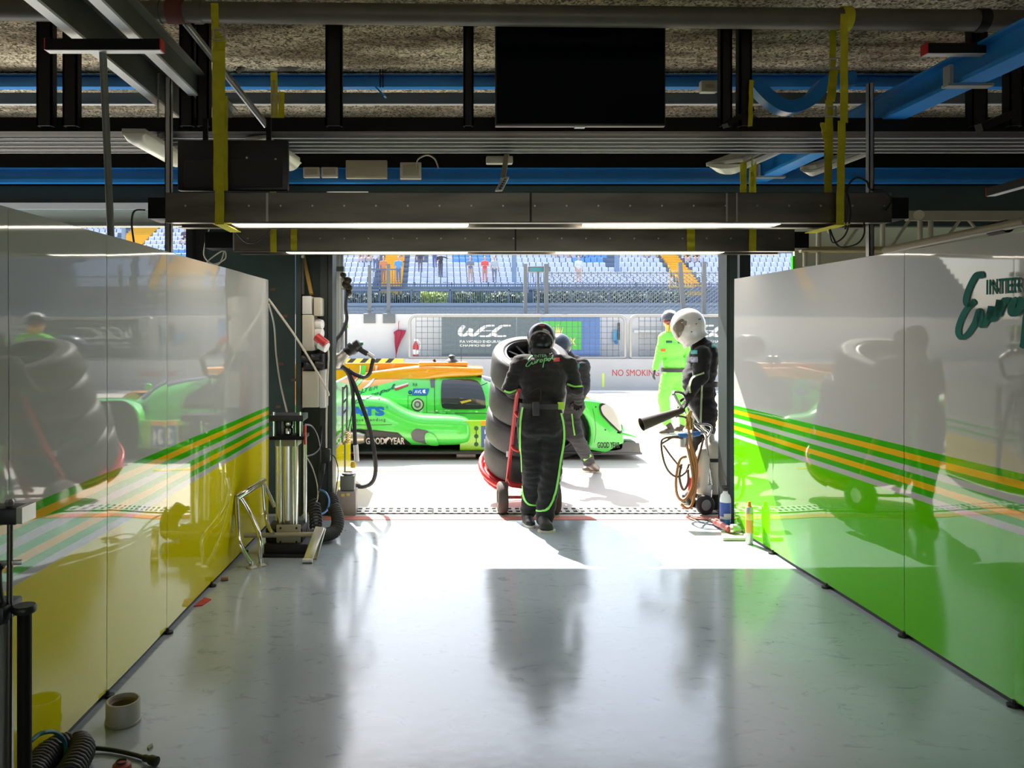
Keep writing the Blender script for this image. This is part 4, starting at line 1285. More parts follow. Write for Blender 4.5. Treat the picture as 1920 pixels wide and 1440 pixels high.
M_seatw = mat('seat_white_blue', (0.46, 0.52, 0.66), .45)
M_seatb = mat('seat_blue', (0.11, 0.29, 0.66), .45)
def seat_mesh(name, mt):
    m = MB()
    prof = [(-.20, .02), (-.02, .0), (.05, .05), (.10, .36), (.075, .37), (.02, .10), (-.03, .05), (-.20, .06)]
    for x0, x1 in ((-.19, .19),):
        m.prism([(x0, a, b) for a, b in prof], (x1 - x0, 0, 0))
    m.bx(-.03, .03, -.05, .02, -.05, .02)
    o = m.build(name, mt, bevel=.02, seg=1, origin=(0, 0, 0))
    return o
sw = seat_mesh('stadium_chair', M_seatw); sb = seat_mesh('stadium_chair', M_seatb)
used = {'w': False, 'b': False}
cands = []
for k in range(14):
    y, z = row(k)
    for i in range(-70, 72):
        x = i * .445
        if any(a - .28 < x < b + .28 for a, b in STAIRS): continue
        px = CX + F * x / y; py = CY - F * (z + .2 - H) / y
        vis = (640 < px < 1362 and py > 470) or (1398 < px < 1490 and 478 < py < 530) or (140 < px < 352 and 420 < py < 488 and py < 445 + (px - 205) * .275 + 6)
        if not vis: continue
        blue = (845 < px < 920 and 470 < py < 494) or (1075 < px < 1145 and 470 < py < 494) or (300 < px < 355 and py > 465)
        grey = (775 < px < 805 and py < 494) or (1137 < px < 1160 and py < 497)
        if grey: continue
        cands.append((x, y, z, blue, px, py))
cands.sort(key=lambda c: (c[1], abs(c[0] - 2)))
wcount = 0
rest = MB()
for (x, y, z, blue, px, py) in cands:
    if blue or wcount < 290:
        src = sb if blue else sw; key = 'b' if blue else 'w'
        if not used[key]:
            o = src; used[key] = True
        else:
            o = src.copy(); COL.objects.link(o)
        o.location = (x, y, z)
        if not blue: wcount += 1
        tag(o, 'blue plastic seat in the far grandstand' if blue else 'pale blue-white plastic seat in the far grandstand', 'seat', 'blue grandstand seats' if blue else 'pale grandstand seats')
    else:
        rest.v_off = None
        b = len(rest.v)
        me = sw.data
        rest.add([v.co + Vector((x, y, z)) for v in me.vertices], [tuple(p.vertices) for p in me.polygons])
if rest.v:
    tag(rest.build('stadium_chair_rows', M_seatw, smooth=35), 'remaining rows of pale plastic seats higher up the grandstand', 'seat', None, 'stuff')

# bushes under the stand
def bush(label, px0, px1, py0, py1, Y, col, n=500, seed=1):
    rnd = random.Random(seed)
    x0, x1, z0, z1 = PX(px0, Y), PX(px1, Y), PZ(py1, Y), PZ(py0, Y)
    m = MB()
    for i in range(n):
        c = Vector((rnd.uniform(x0, x1), Y + rnd.uniform(-.4, .4), rnd.uniform(z0, z1)))
        a = Vector((rnd.uniform(-1, 1), rnd.uniform(-1, 1), rnd.uniform(-1, 1))).normalized(); b = a.orthogonal().normalized()
        s_ = rnd.uniform(.10, .22)
        m.add([c - a * s_, c + b * s_ * .5, c + a * s_, c - b * s_ * .5], [(0, 1, 2, 3)])
    t = tag(m.build('bush', mat('leaf_' + label[:9].replace(' ', '_'), col, .7, vary=.4, vscale=3), smooth=None), label, 'bush', 'bushes below the grandstand')
bush('bright yellow-green bush behind the bar railing left of centre', 790, 838, 548, 572, 48.7, (.34, .42, .06), 420, 1)
bush('dark green bush growing behind the chain link mesh', 1000, 1290, 546, 572, 48.9, (.05, .09, .03), 1300, 2)
bush('small dark green bush behind the railing near the left posts', 655, 785, 550, 573, 49.0, (.06, .08, .04), 500, 3)
bush('small green bush behind the railing right of the yellow-green one', 850, 985, 548, 573, 49.0, (.09, .13, .04), 600, 4)
# ------------------------------------------------------------------ the race car
CC = Vector((0.35, 10.75, 0))
YC = CC.y
car = thing('race_car', 'bright green and orange closed-cockpit endurance race car parked sideways on the pit lane', 'car', CC)
CG = (0.09, 0.70, 0.085); CO = (0.90, 0.33, 0.01)

def livery(name, lo, hi, fx):
    """paint split along a slanting line in the car's own side view: below = lo, above = hi"""
    m = mat(name, lo, 0.22, coat=0.8)
    n = m.node_tree.nodes; L = m.node_tree.links; b = n['Principled BSDF']
    tc = n.new('ShaderNodeTexCoord'); sx = n.new('ShaderNodeSeparateXYZ'); L.new(tc.outputs['Object'], sx.inputs[0])
    a, k, c = fx     # z > a + k*x + c*x^2
    x2 = n.new('ShaderNodeMath'); x2.operation = 'MULTIPLY'; L.new(sx.outputs[0], x2.inputs[0]); L.new(sx.outputs[0], x2.inputs[1])
    m1 = n.new('ShaderNodeMath'); m1.operation = 'MULTIPLY_ADD'; L.new(sx.outputs[0], m1.inputs[0]); m1.inputs[1].default_value = k; m1.inputs[2].default_value = a
    m2 = n.new('ShaderNodeMath'); m2.operation = 'MULTIPLY_ADD'; L.new(x2.outputs[0], m2.inputs[0]); m2.inputs[1].default_value = c; L.new(m1.outputs[0], m2.inputs[2])
    gt = n.new('ShaderNodeMath'); gt.operation = 'GREATER_THAN'; L.new(sx.outputs[2], gt.inputs[0]); L.new(m2.outputs[0], gt.inputs[1])
    mx = n.new('ShaderNodeMix'); mx.data_type = 'RGBA'; L.new(gt.outputs[0], mx.inputs[0])
    mx.inputs[6].default_value = tuple(lo) + (1,); mx.inputs[7].default_value = tuple(hi) + (1,)
    L.new(mx.outputs[2], b.inputs['Base Color'])
    return m
M_cgreen = mat('car_green_paint', CG, 0.2, coat=0.8)
M_cog = livery('car_green_orange_paint', CG, CO, (1.215, 0.262, 0.0))
M_corange = mat('car_orange_paint', CO, 0.2, coat=0.8)
M_clime = mat('car_yellow_green_paint', (0.30, 0.66, 0.03), 0.25, coat=0.6)
M_carbon = mat('carbon_black', (0.018, 0.018, 0.018), 0.35)
M_cgrey = mat('carbon_grey', (0.12, 0.12, 0.13), 0.4, vary=.15)
M_cglass = mat('car_glass', (0.03, 0.035, 0.035), 0.06, coat=0.5)
M_cwhite = mat('car_white', (0.80, 0.80, 0.78), .3)

def sring(x, yc, w, z0, z1, n=2.6, N=28, skew=0.0):
    zc, h = (z0 + z1) / 2, (z1 - z0) / 2; r = []
    for i in range(N):
        a = 2 * math.pi * i / N; c, s_ = math.cos(a), math.sin(a)
        y = w * math.copysign(abs(c) ** (2 / n), c); z = h * math.copysign(abs(s_) ** (2 / n), s_)
        ty = 1 - skew * (z / h * .5 + .5)          # tumblehome: narrower at the top
        r.append(Vector((x, yc + y * ty, zc + z)))
    return r
def interp(tab, xs):
    out_ = []
    for x in xs:
        for i in range(len(tab) - 1):
            if tab[i][0] <= x <= tab[i + 1][0]:
                t = (x - tab[i][0]) / (tab[i + 1][0] - tab[i][0]); t = t * t * (3 - 2 * t) if False else t
                out_.append([a + (b - a) * t for a, b in zip(tab[i], tab[i + 1])]); break
    return out_
def smooth_tab(tab, k=5):
    v = [Vector(t[:3] + (0,) * 0) if len(t) == 3 else t for t in tab]
    n = len(tab); outp = []
    for i in range(n - 1):
        p0, p1, p2, p3 = tab[max(i - 1, 0)], tab[i], tab[i + 1], tab[min(i + 2, n - 1)]
        for j in range(k):
            t = j / k
            outp.append([0.5 * (2 * b + (c - a) * t + (2 * a - 5 * b + 4 * c - d) * t * t + (3 * b - a - 3 * c + d) * t ** 3) for a, b, c, d in zip(p0, p1, p2, p3)])
    outp.append(list(tab[-1]))
    return outp
def body(name, tab, mt, yc, n=2.6, skew=0.0, N=28, k=5, parent=None):
    """tab rows: (x, half width, z0, z1)"""
    m = MB(); m.loft([sring(r[0], yc, max(.01, r[1]), r[2], max(r[2] + .01, r[3]), n, N, skew) for r in smooth_tab(tab, k)])
    return m.build(name, mt, parent or car, smooth=50)

# upper body: engine cover, cockpit, nose
hull = body('cockpit_body', [(-2.0, .28, .35, .78), (-1.6, .34, .3, .90), (-1.15, .44, .2, .99), (-.6, .58, .14, 1.055), (-.1, .66, .12, 1.075), (.3, .68, .12, 1.075), (.62, .67, .12, 1.03),
                  (.95, .62, .12, .93), (1.3, .52, .14, .78), (1.7, .42, .16, .66), (2.1, .34, .18, .55), (2.4, .28, .20, .44), (2.56, .2, .22, .36), (2.6, .1, .25, .32)], M_cog, YC, 2.25, .40, 44, 6)
podn = body('sidepod', [(-2.05, .20, .28, .66), (-1.9, .25, .22, .76), (-1.5, .27, .19, .80), (-1.05, .28, .17, .81), (-.70, .27, .165, .78), (-.48, .27, .16, .66), (-.25, .29, .16, .58), (.1, .30, .16, .565), (.30, .30, .17, .55), (.41, .26, .20, .51), (.455, .14, .28, .43)], M_cgreen, YC - .62, 3.2, .1)
podf = body('sidepod', [(-2.05, .20, .28, .66), (-1.9, .25, .22, .76), (-1.5, .27, .19, .80), (-1.05, .28, .17, .81), (-.70, .27, .165, .78), (-.48, .27, .16, .66), (-.25, .29, .16, .58), (.1, .30, .16, .565), (.30, .30, .17, .55), (.41, .26, .20, .51), (.455, .14, .28, .43)], M_cgreen, YC + .62, 3.2, .1)
# floor, skid, side number board
MB().bx(-2.0, 2.1, YC - .93, YC + .93, .075, .115).build('floor_plate', M_carbon, car, bevel=.01)
MB().bx(.29, 1.12, YC - .85, YC - .81, .115, .50).build('side_board', M_clime, car, bevel=.008)
MB().bx(.29, 1.12, YC + .81, YC + .85, .115, .50).build('side_board', M_clime, car, bevel=.008)
MB().bx(.30, 1.1, YC - .81, YC + .81, .115, .40).build('inner_tub', M_carbon, car, bevel=.02)
# airbox, fin, antenna
body('air_intake', [(-1.0, .10, .95, 1.08), (-.3, .22, .95, 1.175), (.1, .26, 1.0, 1.18), (.5, .27, 1.03, 1.165), (.62, .27, 1.045, 1.16)], M_corange, YC - .02, 4.5, .05)
MB().prism([(-2.0, YC - .012, .75), (-.2, YC - .012, 1.05), (-.25, YC - .012, 1.20), (-.45, YC - .012, 1.205), (-2.0, YC - .012, 1.205)], (0, .024, 0)).build('engine_cover_fin', M_corange, car, bevel=.005)
MB().bx(-.26, .42, YC - .2, YC + .12, 1.165, 1.225).build('roof_hump', M_corange, car, bevel=.02)
m = MB(); m.lathe([(.10, 0), (.075, .03), (.045, .05), (.045, .085), (.02, .1)], (.20, YC - .1, 1.225), (0, 0, 1), 16); m.build('roof_camera_pod', M_carbon, car, smooth=40)
m = MB(); m.cyl((.33, YC - .12, 1.2), (.33, YC - .12, 1.42), .004, 6); m.cyl((-.02, YC - .12, 1.2), (-.05, YC - .12, 1.26), .02, 8); m.build('antenna', M_carbon, car)

# fenders (side outline with wheel arch, extruded and rounded)
def fender(y0, y1, mt, pts, arch, name='front_fender', bev=.032):
    cx, cz, r, a0, a1 = arch
    out_ = [(x, z) for x, z in cr([Vector((a, b, 0)) for a, b in pts], 6) for x, z in [(x, z)]] if False else [(q.x, q.y) for q in cr([Vector((a, b, 0)) for a, b in pts], 5)]
    for i in range(19):
        a = math.radians(a0 + (a1 - a0) * i / 18); out_.append((cx + r * math.cos(a), cz + r * math.sin(a)))
    m = MB(); m.prism([(x, y0, z) for x, z in out_], (0, y1 - y0, 0))
    return m.build(name, mt, car, smooth=50, bevel=bev, seg=4)
FP = [(1.14, .12), (1.12, .42), (1.16, .60), (1.3, .70), (1.55, .755), (1.80, .765), (2.0, .755), (2.16, .715), (2.27, .63), (2.335, .48), (2.37, .32), (2.388, .15), (2.28, .10), (2.1, .10)]
fenN = fender(YC - .93, YC - .52, M_cgreen, FP, (1.56, .33, .405, -28, 208))
fenF = fender(YC + .52, YC + .93, M_corange, FP, (1.56, .33, .405, -28, 208))
MB().bx(1.14, 2.0, YC - .52, YC - .50, .14, .66).build('arch_liner', M_carbon, car)
# rear fenders over rear wheels
RP = [(-2.02, .3), (-2.0, .62), (-1.8, .76), (-1.4, .815), (-1.05, .80), (-.8, .70)]
# wheels
def wheel(x, y, side, r=.345, w_=.32):
    t = MB(); s2 = -1 if side < 0 else 1
    pr = [(r * .62, -w_ / 2), (r * .93, -w_ / 2), (r, -w_ / 2 + .03), (r, w_ / 2 - .03), (r * .93, w_ / 2), (r * .62, w_ / 2)]
    t.lathe(pr, (x, y, r), (0, 1, 0), 36, closed=True)
    o = t.build('wheel', M_rubber, car, smooth=40)
    rm = MB()
    yy = y + s2 * w_ * .36
    rm.lathe([(r * .55, -.03), (r * .63, -.03), (r * .63, .03), (r * .55, .03)], (x, yy, r), (0, 1, 0), 30, closed=True)
    for i in range(10):
        a = 2 * math.pi * i / 10
        rm.bar((x + .04 * math.cos(a), yy, r + .04 * math.sin(a)), (x + r * .57 * math.cos(a), yy, r + r * .57 * math.sin(a)), .025, .025, up=(0, 1, 0))
    rm.cyl((x, yy - .03, r), (x, yy + .03, r), .05, 14)
    rm.cyl((x, y, r), (x, y + .01, r), r * .6, 24)
    rm.build('rim', M_carbon, o, smooth=40)
for x in (1.56, -1.42):
    wheel(x, YC - .74, -1); wheel(x, YC + .74, 1)
# headlight, dive plane, splitter, endplates
BV = bvh_of([hull, podn, fenN])
def decal(name, mt, shapes, box, label=None, off=.004, split=8, slope=0.0):
    m = MB(); vs, fs = shapes
    drape_px(m, BV, vs, fs, box, off, 14, slope, split)
    if not m.f: return None
    o = m.build(name, mt, car, smooth=None)
    if label: lab(o, label)
    return o
def poly_px(pts):
    """smooth closed polygon given in image pixels -> unit shape + box"""
    xs = [p[0] for p in pts]; ys = [p[1] for p in pts]
    box = (min(xs), min(ys), max(xs), max(ys))
    vs = [((x - box[0]) / (box[2] - box[0]), (box[3] - y) / (box[3] - box[1])) for x, y in pts]
    return (vs, [tuple(range(len(vs)))]), box
def pdecal(name, mt, pts, label=None, off=.004, smooth=4, split=4):
    if smooth:
        pts = [(q.x, q.y) for q in cr([Vector((a, b, 0)) for a, b in pts], smooth, True)]
    sh, box = poly_px(pts)
    return decal(name, mt, sh, box, label, off, split)
hlp = [(1127, 762), (1138, 759), (1150, 764), (1158, 780), (1163, 800), (1162, 808), (1150, 797), (1138, 785), (1129, 774)]
pdecal('headlight_surround', M_carbon, [(1124, 759), (1138, 756), (1152, 761), (1161, 778), (1166, 800), (1164, 812), (1149, 801), (1136, 788), (1126, 776)], off=.008, split=1.5)
pdecal('headlight', mat('headlight_cover', (.62, .62, .58), .08, coat=1.0), hlp, 'clear headlight cover', off=.018, split=1.5)
m = MB(); m.prism([(2.30, YC - .93, .38), (2.55, YC - .93, .30), (2.56, YC - .93, .285), (2.28, YC - .93, .345)], (0, .30, 0)); m.build('dive_plane', M_cgreen, car, bevel=.008)
m = MB(); m.bx(1.95, 2.62, YC - .93, YC + .93, .07, .10); m.build('splitter', M_cgrey, car, bevel=.008)
m = MB()
for z, x1 in ((.16, 2.58), (.23, 2.54)):
    m.prism([(2.2, YC - .90, z), (x1, YC - .90, z - .02), (x1, YC - .90, z + .005), (2.2, YC - .90, z + .03)], (0, 1.8, 0))
m.build('front_flap', M_cgrey, car, bevel=.004)
MB().prism([(2.15, YC - .93, .10), (2.60, YC - .93, .10), (2.58, YC - .93, .22), (2.42, YC - .93, .24), (2.3, YC - .93, .2)], (0, .02, 0)).build('splitter_endplate', M_cgrey, car, bevel=.004)
# windscreen and windows
scr = MB()
ws = [(720, 0)]
pdecal('window_surround', M_cgreen, [(819, 712), (832, 707), (870, 705), (898, 707), (912, 718), (920, 740), (923, 773), (880, 775), (825, 775), (818, 765)], off=.004, smooth=3)
pdecal('side_window', M_cglass, [(829, 716), (838, 713), (868, 712), (889, 714), (900, 722), (908, 742), (910, 760), (907, 767), (870, 768), (836, 767), (828, 760), (827, 735)], 'dark side window', off=.018, smooth=3, split=2)
pdecal('seat_harness', mat('yellow_belt', (.6, .4, .02), .6), [(862, 754), (882, 750), (884, 753), (866, 758)], off=.024, smooth=0)
# windscreen on the far front of the cockpit dome
wm = MB(); R = []
for r in smooth_tab([(.55, .60, .12, 1.045), (.75, .58, .12, 1.0), (.95, .55, .12, .935), (1.2, .48, .13, .835), (1.42, .40, .14, .745)], 4):
    ring = sring(r[0], YC, r[1] + .012, r[2], r[3] + .012, 2.25, 40, .40)
    R.append([q for q in ring[4:17]])
vs = [p for r in R for p in r]; n = 13
wm.add(vs, [(i * n + k, i * n + k + 1, (i + 1) * n + k + 1, (i + 1) * n + k) for i in range(len(R) - 1) for k in range(n - 1)])
wm.build('windscreen', M_cglass, car, smooth=50)
# black lower side panel with tyre maker lettering, exhaust, intake
def line_px(name, mt, pts, wd, label=None, off=.005, sm=4):
    pts = [(q.x, q.y) for q in cr([Vector((a, b, 0)) for a, b in pts], sm)] if sm else pts
    vs, fs = [], []
    for i, p in enumerate(pts):
        a = Vector(pts[max(i - 1, 0)]); b = Vector(pts[min(i + 1, len(pts) - 1)])
        t = (b - a).normalized(); nn = Vector((-t.y, t.x)) * wd / 2
        vs += [(p[0] + nn.x, p[1] + nn.y), (p[0] - nn.x, p[1] - nn.y)]
    fs = [(2 * i, 2 * i + 1, 2 * i + 3, 2 * i + 2) for i in range(len(pts) - 1)]
    m = MB(); x0 = 0
    vs2 = [(a / 1920.0, 1 - b / 1440.0) for a, b in vs]
    drape_px(m, BV, vs2, fs, (0, 0, 1920, 1440), off, 14, 0, 10)
    if m.f:
        o = m.build(name, mt, car, smooth=None)
        if label: lab(o, label)
pdecal('rear_side_panel', M_carbon, [(640, 804), (700, 806), (746, 811), (776, 836), (740, 838), (640, 836)], 'black lower side panel', off=.006, smooth=0)
def dtext(name, body_, box, mt, label=None, bold=0.02, shear=0.0, slope=0.0, off=.010, split=8, spacing=1.0):
    return decal(name, mt, text2d(body_, bold, shear, spacing), box, label, off, split, slope)
M_dwhite = mat('decal_white', (.78, .74, .66), .4)
M_dblue = mat('decal_blue', (.0, .13, .52), .4)
M_dteal = mat('decal_teal', (.0, .10, .085), .4)
M_dblack = mat('decal_black', (.02, .03, .02), .4)
M_dred = mat('decal_red', (.62, .02, .04), .4)
dtext('tyre_lettering', 'GOOD   YEAR', (686, 820, 759, 832), M_dwhite, 'pale tyre maker lettering', .03)
pdecal('winged_foot_mark', M_dwhite, [(721, 822), (729, 819), (731, 821), (726, 826), (724, 831), (721, 829)], off=.011, smooth=0)
dtext('sponsor_lettering', 'CATS', (632, 763, 721, 780), M_dblue, 'blue sponsor lettering', .05)
m_ = MB()
dtext('registered_mark', 'R', (724.5, 762.5, 728, 766.5), M_dblue, None, 0, split=8)
dtext('sponsor_small_lettering', 'Unique Banding', (650, 784, 723, 792), M_dblack, 'small black sponsor lettering', .0, spacing=1.25)
dtext('team_lettering', 'INTER', (664, 734, 709, 741), M_dteal, 'teal team lettering', .01, .2, -12)
decal('team_script', M_dteal, europol2d(.13), (664, 740, 743, 760), 'teal handwritten team name', .008, 4, -20)
pdecal('flag', M_dwhite, [(740, 725), (766, 718), (765.5, 722), (741, 730)], 'white and red flag strip', off=.008, smooth=0)
pdecal('flag_red', M_dred, [(741, 729), (766, 721), (765, 724), (740.5, 733)], off=.010, smooth=0)
pdecal('sponsor_plate', M_dblue, [(775, 729), (805, 729), (801, 741), (772, 741)], 'blue sponsor plate', off=.007, smooth=0)
dtext('sponsor_plate_lettering', 'AVL', (777, 732, 791, 738), M_cwhite, None, .02, .1)
pdecal('sponsor_plate_mark', M_cwhite, [(793, 732), (798, 731), (797, 735), (799, 738), (794, 738), (792, 735)], off=.012, smooth=0)
def ring_decal(name, mt, cx, cy, r, off, label=None):
    pdecal(name, mt, [(cx + r * math.cos(a * math.pi / 8), cy + r * math.sin(a * math.pi / 8)) for a in range(16)], label, off, 0, 3)
ring_decal('refuel_ring', M_carbon, 783, 759, 12, .006)
ring_decal('refuel_socket', mat('beige_ring', (.62, .55, .42), .4), 783, 759, 10, .010, 'round fuel filler socket')
ring_decal('refuel_valve', M_cgrey, 783, 759, 6.5, .014)
ring_decal('refuel_core', M_galv, 783, 759, 3.5, .018)
ring_decal('round_badge', M_dblack, 769, 736, 3.6, .007); ring_decal('round_badge_centre', M_dblue, 769, 736, 2, .010)
dtext('flag_letters', 'PLK', (774, 719, 783, 724), M_dblack, None, .02)
pdecal('vent_slot', M_cgrey, [(806, 712), (815, 711), (815, 727), (808, 727)], off=.006, smooth=0)
pdecal('door_latch', M_carbon, [(807, 706), (820, 706), (820, 709), (807, 709)], off=.012, smooth=0)
for pts in ([(765, 774), (765, 742), (800, 742), (800, 774)],):
    line_px('panel_gap', M_dblack, pts, 0.7, sm=0)
line_px('door_gap', M_dblack, [(815, 708), (815, 765), (820, 773), (860, 774.5), (918, 774.5)], 1.0, sm=3)
line_px('body_seam', M_dblack, [(650, 796), (700, 797), (735, 796)], 0.7)
line_px('mirror_stalk', M_dblack, [(895, 726), (910, 720), (914, 718)], 1.6)
# stripes of livery at the rear: white and green arcs across the orange
for pts, mt, wd in (([(680, 684), (679, 700), (672, 715), (655, 730)], M_cgreen, 8), ([(691, 684), (690, 700), (683, 717), (668, 733)], M_cwhite, 3), ([(700, 684), (699, 702), (692, 718), (676, 736)], M_cwhite, 5)):
    pass
FIN = BVHTree.FromPolygons([Vector((-2.2, YC - .016, .6)), Vector((-.2, YC - .016, .6)), Vector((-.2, YC - .016, 1.2)), Vector((-2.2, YC - .016, 1.2))], [(0, 1, 2, 3)])
BV0 = BV
class Multi:
    def __init__(s, l): s.l = l
    def ray_cast(s, o, d, md):
        best = (None, None, None, None)
        for b in s.l:
            h = b.ray_cast(o, d, md)
            if h[0] is not None and (best[0] is None or h[3] < best[3]): best = h
        return best
BV = Multi([BV0, FIN])
line_px('rear_stripe', M_cgreen, [(683, 685), (681, 700), (675, 714), (660, 729)], 7, 'curved green stripe', .006)
line_px('rear_stripe', M_cwhite, [(676, 685), (675, 699), (668, 712), (655, 724)], 2.5, 'thin curved white stripe', .007)
line_px('rear_stripe', M_cwhite, [(706, 685), (704, 703), (697, 716), (682, 730)], 4, 'curved white stripe', .006)
pdecal('red_patch', M_dred, [(657, 702), (670, 700), (673, 706), (660, 708)], None, .010, 0)
BV = BV0
# intake scoop in the sidepod
pdecal('side_intake', M_cgrey, [(771, 815), (774, 808), (782, 804), (792, 806), (803, 809), (799, 815), (798, 828), (800, 832), (786, 829), (775, 825)], 'dark side intake', .008, 3, 3)
pdecal('intake_lip', M_cgreen, [(797, 815), (803, 811), (815, 816), (822, 829), (820, 833), (806, 832), (798, 827)], None, .022, 3, 3)
# exhaust pipe
t = MB(); a = P(640, 820, 9.75); b = P(684, 822, 9.72)
t.lathe([(.05, 0), (.075, .08), (.078, .22), (.055, .30), (.045, .30), (.045, .2)], a, b - a, 18); t.build('exhaust_pipe', mat('heat_tinted_steel', (.42, .37, .30), .35, .8), car, smooth=40)
ring_decal('exhaust_bore', M_carbon, 681, 823, 5, .05)
# side board marks
BV = bvh_of([o for o in car.children if o.name.startswith('side_board')])
for (x, y) in ((893, 803), (893, 818), (893, 833)):
    ring_decal('round_vent', mat('vent_dark_green', (.03, .12, .03), .6), x, y, 4.2, .003)
line_px('vent_link', MATS['vent_dark_green'], [(893, 803), (893, 833)], 1.6, sm=0, off=.003)
pdecal('number_plate', mat('number_blue', (.05, .12, .30), .4), [(902, 799), (945, 799), (945, 839), (902, 839)], 'blue race number plate', .003, 0)
dtext('race_number', '34', (908, 804, 940, 834), M_cwhite, 'white race number', .06, off=.006)
pdecal('orange_strip', M_corange, [(902, 789), (945, 789), (945, 797), (902, 797)], None, .003, 0)
BV = bvh_of([fenN])
dtext('fender_lettering', 'GOOD YEAR', (1120, 829, 1162, 840), M_dblack, 'small dark tyre maker lettering on the fender', .02)
for x, y in ((1117, 763), (1135, 806), (1142, 847), (1164, 844), (1111, 847)):
    ring_decal('fastener', M_dblack, x, y, 1.5, .003)
line_px('fender_seam', M_dblack, [(1111, 766), (1115, 785), (1117, 810), (1114, 830)], .6, off=.003)
# mirrors, rear wing
m = MB(); m.ell((.98, YC - .70, .93), (.09, .05, .05)); m.bar((.98, YC - .52, .86), (.98, YC - .68, .92), .02, .02); m.build('mirror', M_cgreen, car)
m = MB(); m.bx(-2.15, -1.85, YC - .88, YC + .88, .93, .955); m.build('rear_wing', M_carbon, car, bevel=.008)
for s_ in (-1, 1):
    MB().bx(-2.2, -1.75, YC + s_ * .88 - .008, YC + s_ * .88 + .008, .70, 1.0).build('wing_endplate', M_corange, car, bevel=.006)
m = MB(); m.bx(.25, .5, YC - .7, YC - .55, .0, .08); m.build('jack_foot', M_galv, car)
# ------------------------------------------------------------------ people
M_suit = mat('black_overall', (0.014, 0.0135, 0.013), 0.85, bump=0.25, bscale=45, sheen=0.15, spec=0.2)
M_suitgrey = mat('charcoal_overall', (0.045, 0.045, 0.048), 0.85, bump=0.25, bscale=45, spec=0.2)
M_suitgreen = mat('green_overall', (0.21, 0.68, 0.11), 0.8, bump=0.2, bscale=40, spec=0.2)
M_glove = mat('black_glove', (0.015, 0.014, 0.013), 0.7)
M_skin = mat('skin', (0.55, 0.33, 0.23), 0.55)
M_boot = mat('black_boot', (0.016, 0.015, 0.014), 0.5)
M_boot2 = mat('brown_boot', (0.05, 0.03, 0.02), 0.5)
M_piping = mat('lime_piping', (0.25, 0.72, 0.10), 0.6)
M_helmb = mat('gloss_black_helmet', (0.010, 0.010, 0.011), 0.22, spec=.3)
M_helmw = mat('white_helmet', (0.78, 0.76, 0.70), 0.18, coat=0.8)
M_sole = mat('pale_sole', (0.62, 0.60, 0.5), 0.7)
M_belt = mat('belt_webbing', (0.03, 0.03, 0.032), 0.6)
M_limetext = mat('suit_lettering_green', (0.12, 0.42, 0.16), 0.6)

def meld(name, caps, mats, parent, voxel=0.012, smooth_it=5, wr=0.0, wrs=(9, 9, 34)):
    """one continuous surface grown over tapered limbs; caps: (a, b, ra, rb, mat index)"""
    m = MB()
    for c in caps:
        if c[0] == 'e':
            m.ell(c[1], c[2], c[4] if len(c) > 4 else None)
        else:
            m.rcone(c[0], c[1], c[2], c[3])
    me = bpy.data.meshes.new('tmp'); me.from_pydata(m.v, [], m.f)
    bm = bmesh.new(); bm.from_mesh(me); bmesh.ops.remove_doubles(bm, verts=bm.verts, dist=1e-5); bmesh.ops.recalc_face_normals(bm, faces=bm.faces); bm.to_mesh(me); bm.free()
    o = bpy.data.objects.new('tmp', me); COL.objects.link(o)
    r = o.modifiers.new('r', 'REMESH'); r.mode = 'VOXEL'; r.voxel_size = voxel
    if smooth_it:
        s_ = o.modifiers.new('s', 'SMOOTH'); s_.factor = 0.5; s_.iterations = smooth_it
    dg = bpy.context.evaluated_depsgraph_get(); dg.update()
    me2 = bpy.data.meshes.new_from_object(o.evaluated_get(dg))
    bpy.data.objects.remove(o); bpy.data.meshes.remove(me)
    me2.name = name
    if wr:
        for v in me2.vertices:
            p = v.co
            k = noise.noise((p.x * wrs[0], p.y * wrs[1], p.z * wrs[2])) + .5 * noise.noise((p.x * wrs[0] * 2 + 7, p.y * wrs[1] * 2, p.z * wrs[2] * .6))
            v.co = p + v.normal * (k * wr)
    me2.materials.clear()
    for q in mats: me2.materials.append(q)
    # material of each face from the nearest limb
    n = len(me2.polygons)
    cen = np.zeros(n * 3); me2.polygons.foreach_get('center', cen); cen = cen.reshape(-1, 3)
    best = np.full(n, 1e9); idx = np.zeros(n, dtype=np.int32)
    for c in caps:
        if c[0] == 'e':
            d = np.linalg.norm((cen - np.array(c[1])) / np.array(c[2]), axis=1) * min(c[2]) - min(c[2]); mi = c[3]
        else:
            a = np.array(c[0]); b = np.array(c[1]); ab = b - a; L = max(1e-9, ab.dot(ab))
            t = np.clip(((cen - a) @ ab) / L, 0, 1)
            d = np.linalg.norm(cen - (a + t[:, None] * ab), axis=1) - (c[2] + (c[3] - c[2]) * t); mi = c[4]
        w_ = d < best; best[w_] = d[w_]; idx[w_] = mi
    me2.polygons.foreach_set('material_index', idx)
    return link(name, me2, parent, smooth=180)

